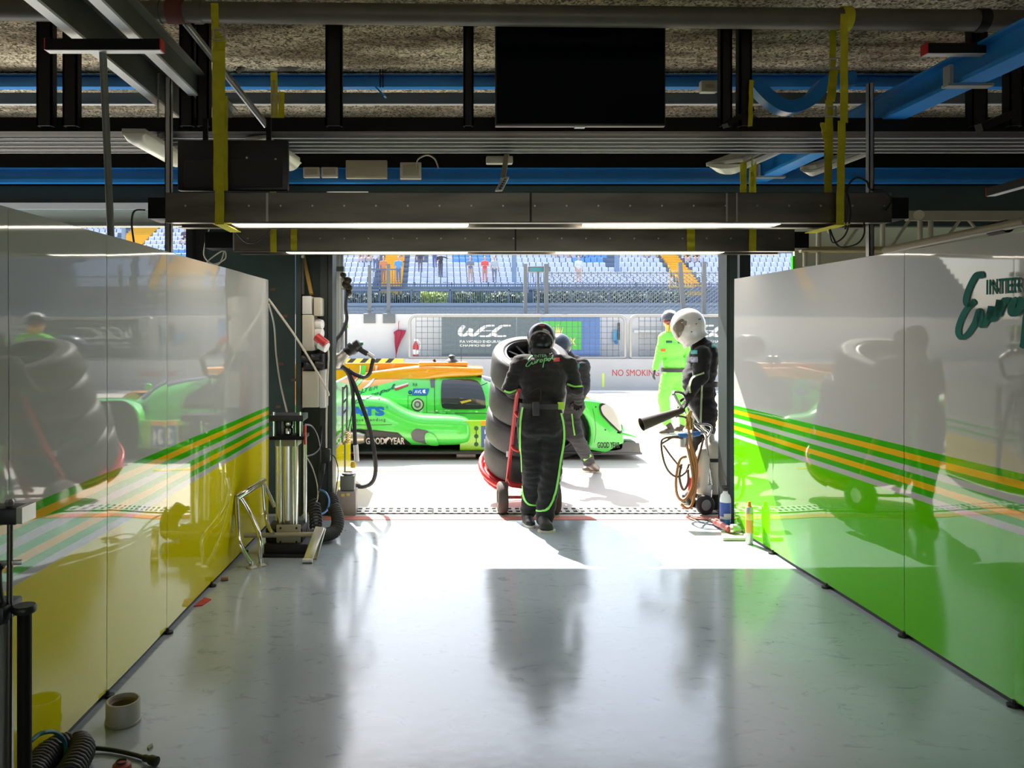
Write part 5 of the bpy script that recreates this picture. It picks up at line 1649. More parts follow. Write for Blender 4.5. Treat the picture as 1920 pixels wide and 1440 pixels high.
def hand_caps(wrist, dirv, palm_n, side, curl=0.5, mi=0, L=0.185):
    """palm, four bent fingers and a thumb leaving the side of the palm"""
    w_ = Vector(wrist); d = Vector(dirv).normalized(); n = Vector(palm_n); n = (n - d * n.dot(d)).normalized(); s_ = d.cross(n).normalized() * side
    caps = []
    pl = L * .50
    for k, off in enumerate((-.030, -.010, .010, .030)):
        caps.append((w_ + s_ * off * .6, w_ + d * pl + s_ * off, .017, .013, mi))
    lens = (.072, .084, .078, .060)
    for k, off in enumerate((.033, .011, -.011, -.033)):
        p = w_ + d * pl + s_ * off
        dd = d.copy()
        for j in range(3):
            a = curl * (0.5 + .5 * j)
            dd = (dd * math.cos(a) + n * math.sin(a)).normalized()
            q = p + dd * lens[k] * (.45, .32, .26)[j]
            caps.append((p, q, .0098 - j * .0008, .0092 - j * .0008, mi)); p = q
    tb = w_ + d * pl * .3 + s_ * .034
    t1 = tb + (d * .6 + s_ * .7 + n * .3).normalized() * .042
    t2 = t1 + (d * .85 + s_ * .15 + n * .5).normalized() * .034
    caps += [(tb, t1, .0125, .0105, mi), (t1, t2, .0105, .009, mi)]
    return caps

def boot(name, heel, toe, parent, mt=M_boot, sole=M_sole, ht=.13, label=None, top=None, width=.05):
    h = Vector(heel); t = Vector(toe); d = t - h; L = d.length; d.normalize()
    up = Vector((0, 0, 1)); up = (up - d * up.dot(d)).normalized(); s_ = d.cross(up)
    tp = Vector(top) if top is not None else h + up * ht + d * L * .18
    caps = [(h + d * .05 + up * .045, h + d * L * .6 + up * .045, .045, .042, 0), (h + d * L * .55 + up * .035, t - d * .04 + up * .030, .044, .032, 0), (h + d * .055 + up * .05, tp, .046, .055, 0)]
    for c in (-.014, .014):
        caps.append((h + d * L * .5 + up * .03 + s_ * c, t - d * .05 + up * .028 + s_ * c, .038, .03, 0))
    o = meld(name, caps, [mt], parent, .009, 4)
    # sole plate following the outline
    ring = []
    for i in range(20):
        a = 2 * math.pi * i / 20; x = math.cos(a); y = math.sin(a)
        wl = width * (.88 if x < 0 else 1.0) * (1 - .12 * max(0, x) ** 3)
        ring.append(h + d * (L / 2 + (L / 2 + .004) * math.copysign(abs(x) ** .7, x)) + s_ * wl * math.copysign(abs(y) ** .8, y))
    m = MB(); m.prism(ring, up * .018); m.build('sole', sole, o, smooth=40)
    return o

def bvh1(o): return bvh_of([o])
def pipe_on(bvh, pts, wd_px, mt, parent, name='piping', off=.007, k=5):
    """flat piping laid on the suit along image points"""
    pts = [(q.x, q.y) for q in cr([Vector((a, b, 0)) for a, b in pts], k)]
    vs, fs = [], []
    for i, p in enumerate(pts):
        a = Vector(pts[max(i - 1, 0)]); b = Vector(pts[min(i + 1, len(pts) - 1)])
        t = (b - a).normalized(); nn = Vector((-t.y, t.x)) * wd_px / 2
        for q in (nn, nn * 0, -nn): vs.append(((p[0] + q.x) / 1920, 1 - (p[1] + q.y) / 1440))
    for i in range(len(pts) - 1):
        for j in (0, 1):
            fs.append((3 * i + j, 3 * i + j + 1, 3 * i + j + 4, 3 * i + j + 3))
    m = MB(); drape_px(m, bvh, vs, fs, (0, 0, 1920, 1440), off, 40, 0, 0)
    if m.f:
        return m.build(name, mt, parent, smooth=60)
def text_on(bvh, body_, box, mt, parent, name='lettering', bold=.02, shear=0, slope=0, off=.005, shape=None):
    m = MB(); vs, fs = shape or text2d(body_, bold, shear)
    drape_px(m, bvh, vs, fs, box, off, 40, slope, 5)
    if m.f: return m.build(name, mt, parent, smooth=None)

# ---- 1. crew member pushing the tyre trolley, seen from behind
Y = 6.45
A = lambda px, py, dy=0.0: P(px, py, Y + dy)
p1 = thing('person', 'person in black overalls and black helmet seen from behind pushing the tyre trolley', 'person', (PX(1005, Y), Y, 0))
pel = A(1014, 782); wst = A(1018, 745, .02); chest = A(1018, 705, .08); nk = A(1016, 664, .13)
shL, shR = A(975, 684, .11), A(1064, 684, .11)
elL, elR = A(955, 727, .16), A(1080, 729, .20)
haL, haR = A(966, 742, .42), A(1086, 752, .45)
hpL, hpR = A(994, 797), A(1034, 797)
knL, knR = A(998, 880, .04), A(1034, 884, -.03)
anL, anR = A(993, 950, .20), A(1019, 968, -.02)
caps = [
    ('e', A(1018, 708, .08), (.205, .135, .20), 0), ('e', A(1018, 690, .10), (.215, .11, .10), 0), ('e', A(1019, 738, .05), (.19, .13, .13), 0),
    ('e', A(1014, 784, .0), (.192, .155, .14), 0), ('e', A(1014, 770, .02), (.178, .14, .12), 0),
    ('e', A(1001, 800, -.04), (.105, .12, .12), 0), ('e', A(1031, 800, -.04), (.105, .12, .12), 0),
    (A(1016, 684, .11), nk, .075, .068, 0),
    (A(990, 682, .11), shL, .085, .085, 0), (A(1046, 682, .11), shR, .085, .085, 0),
    (shL, elL, .083, .066, 0), (elL, haL, .062, .046, 0), (shR, elR, .083, .066, 0), (elR, haR, .062, .046, 0),
    (hpL, knL, .118, .088, 0), (knL, anL, .088, .070, 0), (hpR, knR, .120, .090, 0), (knR, anR, .090, .072, 0),
    (knL, A(992, 955, .19), .08, .075, 0), (knR, A(1021, 972, -.02), .085, .078, 0),
]
b1 = meld('body', caps, [M_suit], p1, .013, 5, wr=.011)
bv1 = bvh1(b1)
hc = hand_caps(haL, A(975, 748, .60) - haL, (0, 0, -1), -1, .9); meld('glove', hc, [M_glove], p1, .0055, 2)
hc = hand_caps(haR, A(1082, 757, .62) - haR, (0, 0, -1), 1, 1.25); meld('glove', hc, [M_glove], p1, .0055, 2)
# helmet, tipped forward
hcn = A(1015, 634, .16)
Rh = Matrix.Rotation(math.radians(-22), 3, 'X')
hm = MB(); hm.ell(hcn, (.122, .142, .132), Rh, 32, 20)
ho = hm.build('helmet', M_helmb, p1, smooth=180)
m = MB()
for sgn in (1,):
    pts = [(1014 + 24 * math.sin(a) , 640 - 22 * math.cos(a)) for a in [math.radians(q) for q in range(-110, 111, 14)]]
bvh_h = bvh1(ho)
pipe_on(bvh_h, [(994, 653), (992, 640), (998, 627), (1014, 621), (1030, 627), (1037, 640), (1035, 653)], 3.0, mat('helmet_trim_grey', (.16, .16, .17), .4), ho, 'helmet_trim', .002)
pipe_on(bvh_h, [(1012, 611), (1021, 611)], 1.6, M_redp, ho, 'helmet_tab', .003)
m = MB(); R = []
for q, rr in ((.0, .085), (.4, .09), (1.0, .082)):
    c = A(1015, 652, .14).lerp(A(1016, 663, .12), q)
    R.append([c + Vector((rr * math.cos(2 * math.pi * i / 20), rr * .95 * math.sin(2 * math.pi * i / 20), 0)) for i in range(20)])
m.loft(R); m.build('collar', M_suitgrey, p1, smooth=60)
# belt with buckle block
m = MB(); R = []
for z_ in (755, 765):
    R.append([A(1016, z_, .025) + Vector((.186 * math.cos(2 * math.pi * i / 28), .149 * math.sin(2 * math.pi * i / 28), 0)) for i in range(28)])
m.loft(R, cap=False); bl = m.build('belt', M_belt, p1, smooth=60)
MB().box(A(1005, 767, -.140), (.055, .03, .11)).build('belt_pouch', M_belt, bl, bevel=.006)
MB().box(A(1052, 761, -.075), (.055, .03, .06)).build('lime_tag', mat('lime_yellow_tag', (.42, .72, .06), .6), bl, bevel=.005)
# piping
pipe_on(bv1, [(981, 764), (977, 790), (976, 830), (978, 870), (979, 905), (982, 930), (990, 944), (1004, 947)], 3.6, M_piping, p1)
pipe_on(bv1, [(1051, 775), (1056, 800), (1056, 830), (1050, 865), (1047, 890), (1040, 925), (1030, 950), (1018, 957), (1004, 957)], 3.6, M_piping, p1)
pipe_on(bv1, [(946, 732), (956, 735), (969, 730)], 3.4, M_piping, p1)
pipe_on(bv1, [(1064, 719), (1078, 724), (1092, 724)], 3.4, M_piping, p1)
text_on(bv1, 'HRX', (1007, 655, 1026, 660), M_piping, p1, 'collar_lettering', .02, .2, off=.012)
text_on(bv1, 'INTER', (1003, 666, 1025, 671), M_limetext, p1, 'back_lettering', .01, off=.009)
text_on(bv1, None, (986, 668, 1040, 691), M_limetext, p1, 'back_script', shape=europol2d(.13), slope=-3, off=.007)
m = MB(); drape_px(m, bv1, [(0, 0), (1, 0), (1, 1), (0, 1)], [(0, 1, 2, 3)], (1037, 672, 1049, 679), .006, 40, -1, 3); m.build('flag_patch', M_redp, p1, smooth=None)
pipe_on(bv1, [(985, 742), (1012, 728), (1013, 752)], 1.2, M_suitgrey, p1, 'seam', .003)
boot('boot', G(985, 976), G(994, 985) + Vector((0, -.10, 0)), p1, label=None, top=anL)
bt = boot('boot', G(1010, 998) , G(1040, 996), p1, top=anR)

# ---- 2. crouching/stepping mechanic behind the stack
Y = 8.55
p2 = thing('person', 'person in dark grey overalls stepping forward beyond the tyre stack, half hidden', 'person', (PX(1065, Y), Y, 0))
A = lambda px, py, dy=0.0: P(px, py, Y + dy)
caps = [('e', A(1077, 706), (.165, .15, .24), 0), ('e', A(1070, 762), (.16, .15, .14), 0), ('e', A(1074, 735), (.155, .14, .15), 0),
        (A(1070, 680), A(1060, 662), .075, .068, 0), (A(1066, 684), A(1092, 686, -.05), .09, .09, 0),
        (A(1092, 690, -.08), A(1096, 726, -.20), .085, .065, 0), (A(1096, 726, -.20), A(1088, 747, -.32), .06, .045, 0),
        (A(1050, 690, -.05), A(1040, 730, -.15), .08, .065, 0), (A(1040, 730, -.15), A(1035, 752, -.3), .06, .045, 0),
        (A(1066, 775), A(1080, 818, -.12), .115, .09, 0), (A(1080, 818, -.12), A(1105, 866, .22), .088, .068, 0),
        (A(1058, 775), A(1042, 830, -.1), .11, .088, 0), (A(1042, 830, -.1), A(1035, 880, .0), .086, .068, 0)]
b2 = meld('body', caps, [M_suitgrey], p2, .014, 5, wr=.010)
bv2 = bvh1(b2)
meld('glove', hand_caps(A(1088, 747, -.32), Vector((-.35, -.5, -.6)), (-1, 0, 0), 1, .7), [M_glove], p2, .0055, 2)
meld('glove', hand_caps(A(1035, 752, -.3), Vector((-.2, -.6, -.4)), (-1, 0, 0), 1, .7), [M_glove], p2, .0055, 2)
MB().ell(A(1050, 648, -.02), (.125, .14, .135), None, 28, 18).build('helmet', mat('dark_blue_helmet', (.05, .07, .11), .25, spec=.35), p2, smooth=180)
pipe_on(bv2, [(1072, 775), (1075, 800), (1078, 816)], 2.5, M_piping, p2, off=.010)
pipe_on(bv2, [(1095, 862), (1107, 853)], 4, M_piping, p2, off=.010)
m = MB(); drape_px(m, bv2, [(0, 0), (1, 0), (1, 1), (0, 1)], [(0, 1, 2, 3)], (1077, 684, 1087, 692), .006, 40, -2, 3)
if m.f: m.build('shoulder_patch', mat('teal_patch', (.05, .35, .30), .6), p2, smooth=None)
boot('boot', G(1126, 886), G(1090, 884), p2, mat('worn_brown_boot', (.10, .075, .06), .5), mat('cream_sole', (.7, .66, .56), .7), top=A(1106, 868, .2))
boot('boot', G(1052, 890), G(1018, 892), p2, mat('worn_brown_boot', (.10, .075, .06), .5), mat('cream_sole', (.7, .66, .56), .7), top=A(1035, 880))

# ---- 3. crew member with white helmet, seen from the side
Y = 7.45
p3 = thing('person', 'person in black overalls with white full-face helmet looking down beside the door column', 'person', (PX(1318, Y), Y, 0))
A = lambda px, py, dy=0.0: P(px, py, Y + dy)
caps = [('e', A(1316, 686), (.140, .20, .24), 0), ('e', A(1306, 712), (.135, .18, .18), 0), ('e', A(1323, 670), (.11, .20, .17), 0), ('e', A(1313, 735), (.145, .17, .15), 0), ('e', A(1317, 764), (.135, .175, .15), 0),
        (A(1318, 660), A(1310, 640), .085, .075, 0), (A(1317, 662), A(1326, 652), .085, .075, 0),
        (A(1316, 664, -.17), A(1314, 706, -.24), .085, .075, 0), (A(1314, 706, -.24), A(1292, 742, -.27), .070, .052, 0),
        (A(1320, 664, .17), A(1312, 706, .22), .085, .07, 0), (A(1312, 706, .22), A(1290, 738, .12), .066, .05, 0),
        (A(1322, 775, -.09), A(1311, 850, -.10), .118, .09, 0), (A(1311, 850, -.10), A(1313, 918, -.09), .088, .068, 0),
        (A(1320, 775, .09), A(1320, 850, .09), .118, .09, 0), (A(1325, 850, .09), A(1330, 915, .09), .088, .068, 0)]
b3 = meld('body', caps, [M_suit], p3, .014, 5, wr=.011)
bv3 = bvh1(b3)
meld('glove', hand_caps(A(1292, 742, -.27), Vector((-.3, .2, -.85)), (-1, 0, 0), 1, .6), [M_glove], p3, .0055, 2)
meld('glove', hand_caps(A(1290, 738, .12), Vector((-.3, -.2, -.85)), (-1, 0, 0), 1, .6), [M_glove], p3, .0055, 2)
# full-face helmet pitched down to the left
hc = A(1290, 610)
ang = math.radians(-33)
Rp = Matrix.Rotation(ang, 3, 'Y')      # nose (-x) goes down
def helmet_ring():
    m = MB(); R = []
    for i in range(15):
        th = math.pi * (i + .2) / 14.4; z = math.cos(th); r = math.sin(th)
        ring = []
        for k in range(32):
            ph = 2 * math.pi * k / 32
            x, y = math.cos(ph), math.sin(ph)
            jaw = max(0, -z) * max(0, -x)          # chin bar bulges forward
            rr = max(r, .80 * max(0, -z) ** .5 * (1 if z > -.8 else .9)) if z < 0 else r
            q = Vector((x * .168 * rr - jaw * .035, y * .135 * rr, z * .165))
            ring.append(hc + Rp @ q)
        R.append(ring)
    m.loft(R); return m
hw = helmet_ring().build('helmet', M_helmw, p3, smooth=70)
hb = bvh1(hw)
m = MB(); pts = [(1262, 615), (1268, 605), (1279, 598), (1284, 604), (1281, 620), (1272, 634), (1267, 626)]
(sh, bx_) = poly_px([(q.x, q.y) for q in cr([Vector((a, b, 0)) for a, b in pts], 4, True)])
drape_px(m, hb, sh[0], sh[1], bx_, .004, 40, 0, 3); m.build('visor', mat('visor_smoke', (.20, .17, .12), .12, coat=.6), hw, smooth=None)
m = MB(); (sh, bx_) = poly_px([(1280, 601), (1288, 602), (1287, 610), (1281, 609)]); drape_px(m, hb, sh[0], sh[1], bx_, .007, 40, 0, 3); m.build('visor_pivot', mat('pivot_grey', (.25, .25, .22), .4), hw, smooth=None)
pipe_on(hb, [(1296, 623), (1306, 606)], 1.6, M_suitgrey, hw, 'helmet_lettering', .003)
pipe_on(hb, [(1309, 599), (1314, 598)], 1.6, M_suitgrey, hw, 'helmet_lettering', .003)
pipe_on(bv3, [(1294, 737), (1294, 722), (1300, 708), (1320, 699)], 3.2, mat('pale_green_piping', (.36, .50, .24), .6), p3, off=.006)
pipe_on(bv3, [(1316, 722), (1315, 760), (1314, 790), (1315, 810)], 3.4, MATS['pale_green_piping'], p3, off=.006)
def patch(bv, box, mt, parent, name, off=.006):
    m = MB(); drape_px(m, bv, [(0, 0), (1, 0), (1, 1), (0, 1)], [(0, 1, 2, 3)], box, off, 40, 0, 3)
    if m.f: m.build(name, mt, parent, smooth=None)
patch(bv3, (1296, 657, 1308, 664), MATS['teal_patch'], p3, 'arm_patch'); patch(bv3, (1295, 669, 1309, 679), mat('grey_patch', (.22, .22, .27), .6), p3, 'arm_patch')
patch(bv3, (1334, 634, 1341, 652), MATS['teal_patch'], p3, 'back_patch')
m = MB(); R = []
for z_ in (716, 724):
    R.append([A(1315, z_) + Vector((.150 * math.cos(2 * math.pi * i / 28), .178 * math.sin(2 * math.pi * i / 28), 0)) for i in range(28)])
m.loft(R, cap=False); m.build('belt', M_belt, p3, smooth=60)
boot('boot', Vector((PX(1322, Y), Y - .09, 0)), Vector((PX(1322, Y) - .28, Y - .11, 0)), p3, top=A(1313, 918, -.09))
boot('boot', Vector((PX(1336, Y), Y + .09, 0)), Vector((PX(1336, Y) - .28, Y + .09, 0)), p3, top=A(1330, 915, .09))

# ---- 4. marshal in bright green overalls
Y = 12.4
p4 = thing('person', 'person in bright green overalls and dark visor helmet walking on the pit lane', 'person', (PX(1257, Y), Y, 0))
A = lambda px, py, dy=0.0: P(px, py, Y + dy)
caps = [('e', A(1261, 652), (.205, .15, .20), 0), ('e', A(1261, 634), (.20, .12, .12), 0), ('e', A(1263, 680), (.185, .14, .17), 0), ('e', A(1263, 702), (.18, .15, .15), 0),
        (A(1261, 630), A(1258, 618), .08, .07, 0), (A(1250, 630), A(1244, 634), .09, .09, 0), (A(1272, 630), A(1280, 634), .09, .09, 0),
        (A(1244, 636), A(1236, 664, -.02), .085, .072, 0), (A(1236, 664, -.02), A(1229, 690, -.08), .070, .055, 0),
        (A(1280, 636), A(1290, 666, .02), .085, .072, 0), (A(1290, 666, .02), A(1290, 694, -.05), .068, .055, 0),
        (A(1253, 708), A(1244, 745, -.02), .122, .10, 0), (A(1244, 745, -.02), A(1250, 790, .05), .098, .08, 0),
        (A(1272, 708), A(1279, 748), .122, .10, 0), (A(1279, 748), A(1283, 792, .25), .095, .078, 0)]
b4 = meld('body', caps, [M_suitgreen], p4, .016, 5, wr=.008)
bv4 = bvh1(b4)
meld('glove', hand_caps(A(1228, 691, -.08), Vector((-.25, -.1, -.9)), (.9, 0, 0), -1, .45, L=.2), [M_glove], p4, .006, 2)
meld('glove', hand_caps(A(1290, 695, -.05), Vector((-.1, -.1, -.9)), (-.9, 0, 0), 1, .45, L=.2), [M_glove], p4, .006, 2)
hd = A(1254, 603)
meld('head', [('e', hd, (.085, .10, .115), 0), (hd, hd + Vector((.01, .02, -.16)), .06, .06, 0), (hd + Vector((-.01, -.10, -.01)), hd + Vector((-.01, -.112, -.035)), .012, .016, 0)], [M_skin], p4, .01, 3)
m = MB(); R = []
for th, z in ((0, .155), (25, .14), (50, .10), (75, .04), (95, -.02)):
    r = math.sin(math.radians(min(th, 90))) * .135 + .002
    R.append([hd + Vector((r * math.cos(2 * math.pi * i / 24), r * 1.08 * math.sin(2 * math.pi * i / 24), z + .02)) for i in range(24)])
m.loft(R); hl = m.build('helmet', mat('helmet_black_white', (.035, .035, .04), .2, coat=.6), p4, smooth=60)
MB().ell(hd + Vector((.02, .01, .13)), (.10, .10, .06)).build('helmet_cap', M_helmw, hl, smooth=180)
MB().ell(hd + Vector((-.02, -.085, .005)), (.10, .05, .055)).build('visor', mat('red_visor', (.20, .02, .015), .15, coat=.5), p4, smooth=180)
m = MB()
for dx in (-.05, .0, .05): m.bar(hd + Vector((dx, -.115, -.05)), hd + Vector((dx * .7, -.06, -.16)), .022, .02)
m.build('chin_straps', mat('amber_strap', (.65, .38, .03), .6), p4)
m = MB(); R = []
for z_ in (690, 697):
    R.append([A(1262, z_) + Vector((.192 * math.cos(2 * math.pi * i / 28), .155 * math.sin(2 * math.pi * i / 28), 0)) for i in range(28)])
m.loft(R, cap=False); m.build('belt', M_belt, p4, smooth=60)
patch(bv4, (1249, 639, 1260, 643), mat('navy_patch', (.03, .10, .10), .6), p4, 'chest_patch', .008); patch(bv4, (1271, 640, 1284, 644), MATS['navy_patch'], p4, 'chest_patch', .008)
patch(bv4, (1239, 654, 1248, 659), mat('orange_band', (.7, .12, .03), .6), p4, 'arm_band', .008)
pipe_on(bv4, [(1265, 640), (1266, 686)], .8, mat('suit_zip', (.1, .4, .05), .6), p4, 'zip', .005)
bx2 = MATS.get('x')
boot('boot', G(1264, 812), G(1236, 815), p4, M_boot2, top=A(1253, 795, .03), ht=.2)
boot('boot', Vector((PX(1290, Y), Y + .25, 0)), Vector((PX(1268, Y), Y + .2, 0)), p4, M_boot2, top=A(1283, 792, .25), ht=.2)

# ---- spectators in the stand
def spectator(label, px, py_head, k, shirt, pose='stand', legs=(.05, .05, .08), arms='down', Yo=None, hair=(.05, .03, .02)):
    y, z = row(k) if Yo is None else (Yo, None)
    y -= .27 if pose == 'stand' else .05
    x = PX(px, y)
    if z is None: z = PZ(py_head, y) - 1.72
    base = Vector((x, y, z if pose == 'stand' else z))
    t = thing('person', label, 'person', base, 'spectators in the grandstand')
    sm = mat('shirt_%d_%d_%d' % tuple(int(c * 100) for c in shirt), shirt, .8); lm = mat('trousers_%d_%d_%d' % tuple(int(c * 100) for c in legs), legs, .8); hm_ = mat('hair_%d' % int(hair[0] * 100), hair, .8)
    B = lambda dx, dy, dz: base + Vector((dx, dy, dz))
    if pose == 'stand':
        hz = 0.9
        lg = [(B(-.09, 0, hz), B(-.09, 0, .48), .085, .06, 1), (B(-.09, 0, .48), B(-.1, 0, .07), .058, .04, 1), (B(.09, 0, hz), B(.09, -.03, .48), .085, .06, 1), (B(.09, -.03, .48), B(.1, 0, .07), .058, .04, 1), (B(-.1, 0, .05), B(-.1, -.15, .04), .045, .04, 3), (B(.1, 0, .05), B(.1, -.15, .04), .045, .04, 3)]
    else:
        hz = 0.50
        lg = [(B(-.10, 0, hz), B(-.13, -.42, .48), .085, .06, 1), (B(-.13, -.42, .48), B(-.13, -.40, .07), .058, .04, 2), (B(.10, 0, hz), B(.13, -.42, .48), .085, .06, 1), (B(.13, -.42, .48), B(.13, -.40, .07), .058, .04, 2), (B(-.13, -.40, .05), B(-.13, -.54, .04), .045, .04, 3), (B(.13, -.40, .05), B(.13, -.54, .04), .045, .04, 3)]
    T = [('e', B(0, 0, hz + .10), (.16, .11, .14), 0), ('e', B(0, 0, hz + .32), (.18, .12, .2), 0), (B(-.1, 0, hz + .47), B(.1, 0, hz + .47), .07, .07, 0), (B(0, 0, hz + .5), B(0, 0, hz + .62), .055, .05, 2)]
    if arms == 'down':
        T += [(B(-.2, 0, hz + .47), B(-.25, 0, hz + .18), .055, .042, 0), (B(-.25, 0, hz + .18), B(-.23, -.08, hz - .08), .04, .032, 2), (B(.2, 0, hz + .47), B(.25, 0, hz + .18), .055, .042, 0), (B(.25, 0, hz + .18), B(.23, -.08, hz - .08), .04, .032, 2)]
    elif arms == 'out':
        T += [(B(-.2, 0, hz + .47), B(-.25, 0, hz + .18), .055, .042, 0), (B(-.25, 0, hz + .18), B(-.1, -.18, hz + .25), .04, .032, 2), (B(.2, 0, hz + .47), B(.48, -.05, hz + .38), .055, .042, 0), (B(.48, -.05, hz + .38), B(.72, -.1, hz + .45), .04, .032, 2)]
    else:
        T += [(B(-.2, 0, hz + .47), B(-.23, -.05, hz + .2), .055, .042, 0), (B(-.23, -.05, hz + .2), B(-.05, -.25, hz + .2), .04, .032, 2), (B(.2, 0, hz + .47), B(.23, -.05, hz + .2), .055, .042, 0), (B(.23, -.05, hz + .2), B(.05, -.25, hz + .2), .04, .032, 2)]
    meld('body', lg + T + [('e', B(0, -.01, hz + .74), (.078, .095, .115), 2)], [sm, lm, M_skin, M_boot2], t, .024, 2)
    MB().ell(B(0, .025, hz + .775), (.088, .095, .10), None, 14, 8).build('hair', hm_, t, smooth=180)
    return t
S = spectator
S('spectator in a white shirt sitting at the far left of the stand', 678, 480, 5, (.75, .75, .75), 'sit', (.45, .28, .2), 'lap')
S('spectator in a navy shirt sitting beside the white shirted one at left', 692, 484, 5, (.04, .05, .10), 'sit', (.4, .25, .2), 'lap')
S('spectator in a pale shirt standing left of the left yellow stairs', 704, 492, 3, (.45, .50, .62), 'stand', (.10, .14, .25))
S('spectator in an orange top on the left yellow stairway', 719, 505, 1, (.55, .22, .10), 'stand', (.30, .15, .12))
S('spectator in a bright blue top by the foot of the left yellow stairs', 747, 503, 1, (.10, .30, .70), 'stand', (.08, .16, .4))
S('spectator in a grey shirt sitting right of the left yellow stairs', 754, 480, 5, (.40, .42, .44), 'sit', (.30, .30, .32), 'lap')
S('spectator in dark clothes standing by the yellow patch in the stand', 788, 486, 3, (.05, .06, .10), 'stand', (.12, .12, .16))
S('tall spectator in a white t-shirt beside the arm-pointing one', 815, 477, 4, (.78, .78, .78), 'stand', (.10, .12, .28), 'down')
S('spectator in black stretching one arm out to the right', 826, 492, 2, (.04, .045, .06), 'stand', (.09, .09, .11), 'out')
S('spectator in a slate shirt standing alone right of the arm-pointing one', 882, 494, 1, (.16, .20, .28), 'stand', (.40, .30, .26), 'lap')
S('spectator in a red top standing left of a grey dressed one', 909, 493, 1, (.62, .10, .10), 'stand', (.45, .22, .2), 'lap')
S('spectator in grey standing right of the one in red', 927, 494, 1, (.38, .42, .46), 'stand', (.16, .18, .24))
S('spectator in a red t-shirt sitting above the tyre carrier helmet on blue seats', 1091, 474, 6, (.66, .10, .10), 'sit', (.45, .28, .22), 'lap')
S('spectator with bare arms sitting left of the blue seats cluster', 1043, 472, 6, (.35, .20, .2), 'sit', (.4, .25, .2), 'lap')
S('spectator with bare legs sitting just left of the red t-shirted one', 1066, 472, 6, (.5, .5, .5), 'sit', (.5, .3, .24), 'lap')
S('dark haired spectator in pale top standing behind the railing near the black helmet', 1085, 497, 1, (.55, .60, .70), 'stand', (.5, .36, .3))
S('spectator in a dark top sitting left of the right yellow stairs', 1210, 477, 6, (.10, .06, .06), 'sit', (.25, .15, .14), 'lap')
S('spectator in a red top sitting next to the right yellow stairs', 1233, 477, 6, (.45, .10, .12), 'sit', (.3, .2, .2), 'lap')
S('spectator in dark clothes sitting right of the right stairs, left one of two', 1286, 481, 5, (.07, .05, .06), 'sit', (.12, .08, .09), 'lap')
S('spectator in dark clothes sitting right of the right stairs, right one of two', 1303.5, 481, 5, (.05, .05, .06), 'sit', (.10, .08, .08), 'lap')
S('spectator in dark clothes sitting near the blue seats above the left partition', 347, 442, 9, (.08, .08, .12), 'sit', (.10, .12, .2), 'lap')
# ------------------------------------------------------------------ tyre stack on a red hand truck
ax = Vector((0.045, -0.47, 0.882)).normalized()          # the stack leans back towards the pusher
base = Vector((0.795, 7.50, 0.36))
bk = Vector((0, -0.882, -0.47)).normalized()            # towards the trolley rails
sd_ = ax.cross(bk).normalized()
M_tyre = mat('slick_tyre_rubber', (0.045, 0.043, 0.042), 0.55, vary=.25, vscale=7, bump=.08, bscale=30)
M_tyreside = mat('tyre_sidewall', (0.10, 0.10, 0.105), 0.55, vary=.2, vscale=6)
M_rim = mat('dark_rim', (0.02, 0.02, 0.021), 0.35, .3)
NM = ['lowest tyre of the stack on the red hand truck', 'second tyre from the bottom of the stack on the hand truck', 'third tyre from the bottom of the stack on the hand truck', 'topmost slick tyre of the stack with its spoked wheel facing up']
def tyre(c, label):
    t = thing('racing_tyre', label, 'tyre', c, 'slick tyres stacked on the hand truck')
    R, W = .352, .305; m = MB()
    pr = [(.235, -W / 2 + .01), (.25, -W / 2), (.315, -W / 2 + .004), (.340, -W / 2 + .022), (R, -W / 2 + .055), (R + .002, 0), (R, W / 2 - .055), (.340, W / 2 - .022), (.315, W / 2 - .004), (.25, W / 2), (.235, W / 2 - .01)]
    m.lathe(pr, c, ax, 56, closed=True)
    m.build('tread', M_tyre, t, smooth=50)
    m = MB(); m.lathe([(.255, W / 2 + .001), (.312, W / 2 - .002), (.312, W / 2 - .004), (.255, W / 2 - .002)], c, ax, 48, closed=True); m.lathe([(.312, -W / 2 + .002), (.338, -W / 2 + .019), (.337, -W / 2 + .022), (.312, -W / 2 + .006)], c, ax, 48, closed=True)
    lab(m.build('sidewall', M_tyreside, t, smooth=50), 'lighter grey sidewall ring')
    m = MB(); m.lathe([(.215, -W / 2 + .015), (.238, -W / 2 + .008), (.238, W / 2 - .008), (.228, W / 2 - .004), (.215, W / 2 - .02), (.205, W / 2 - .1), (.205, -W / 2 + .1)], c, ax, 40, closed=True)
    for i in range(10):
        a = 2 * math.pi * i / 10; u = bk * math.cos(a) + sd_ * math.sin(a)
        m.bar(c + ax * .07 + u * .045, c + ax * .11 + u * .21, .022, .03, up=ax)
    m.lathe([(.03, .02), (.06, .02), (.06, .10), (.03, .10)], c, ax, 20, closed=True)
    m.build('rim', M_rim, t, smooth=40)
    return t
for k in range(4):
    tyre(base + ax * (.155 + .312 * k) + Vector((.004 * (-1) ** k, 0, 0)), NM[k])

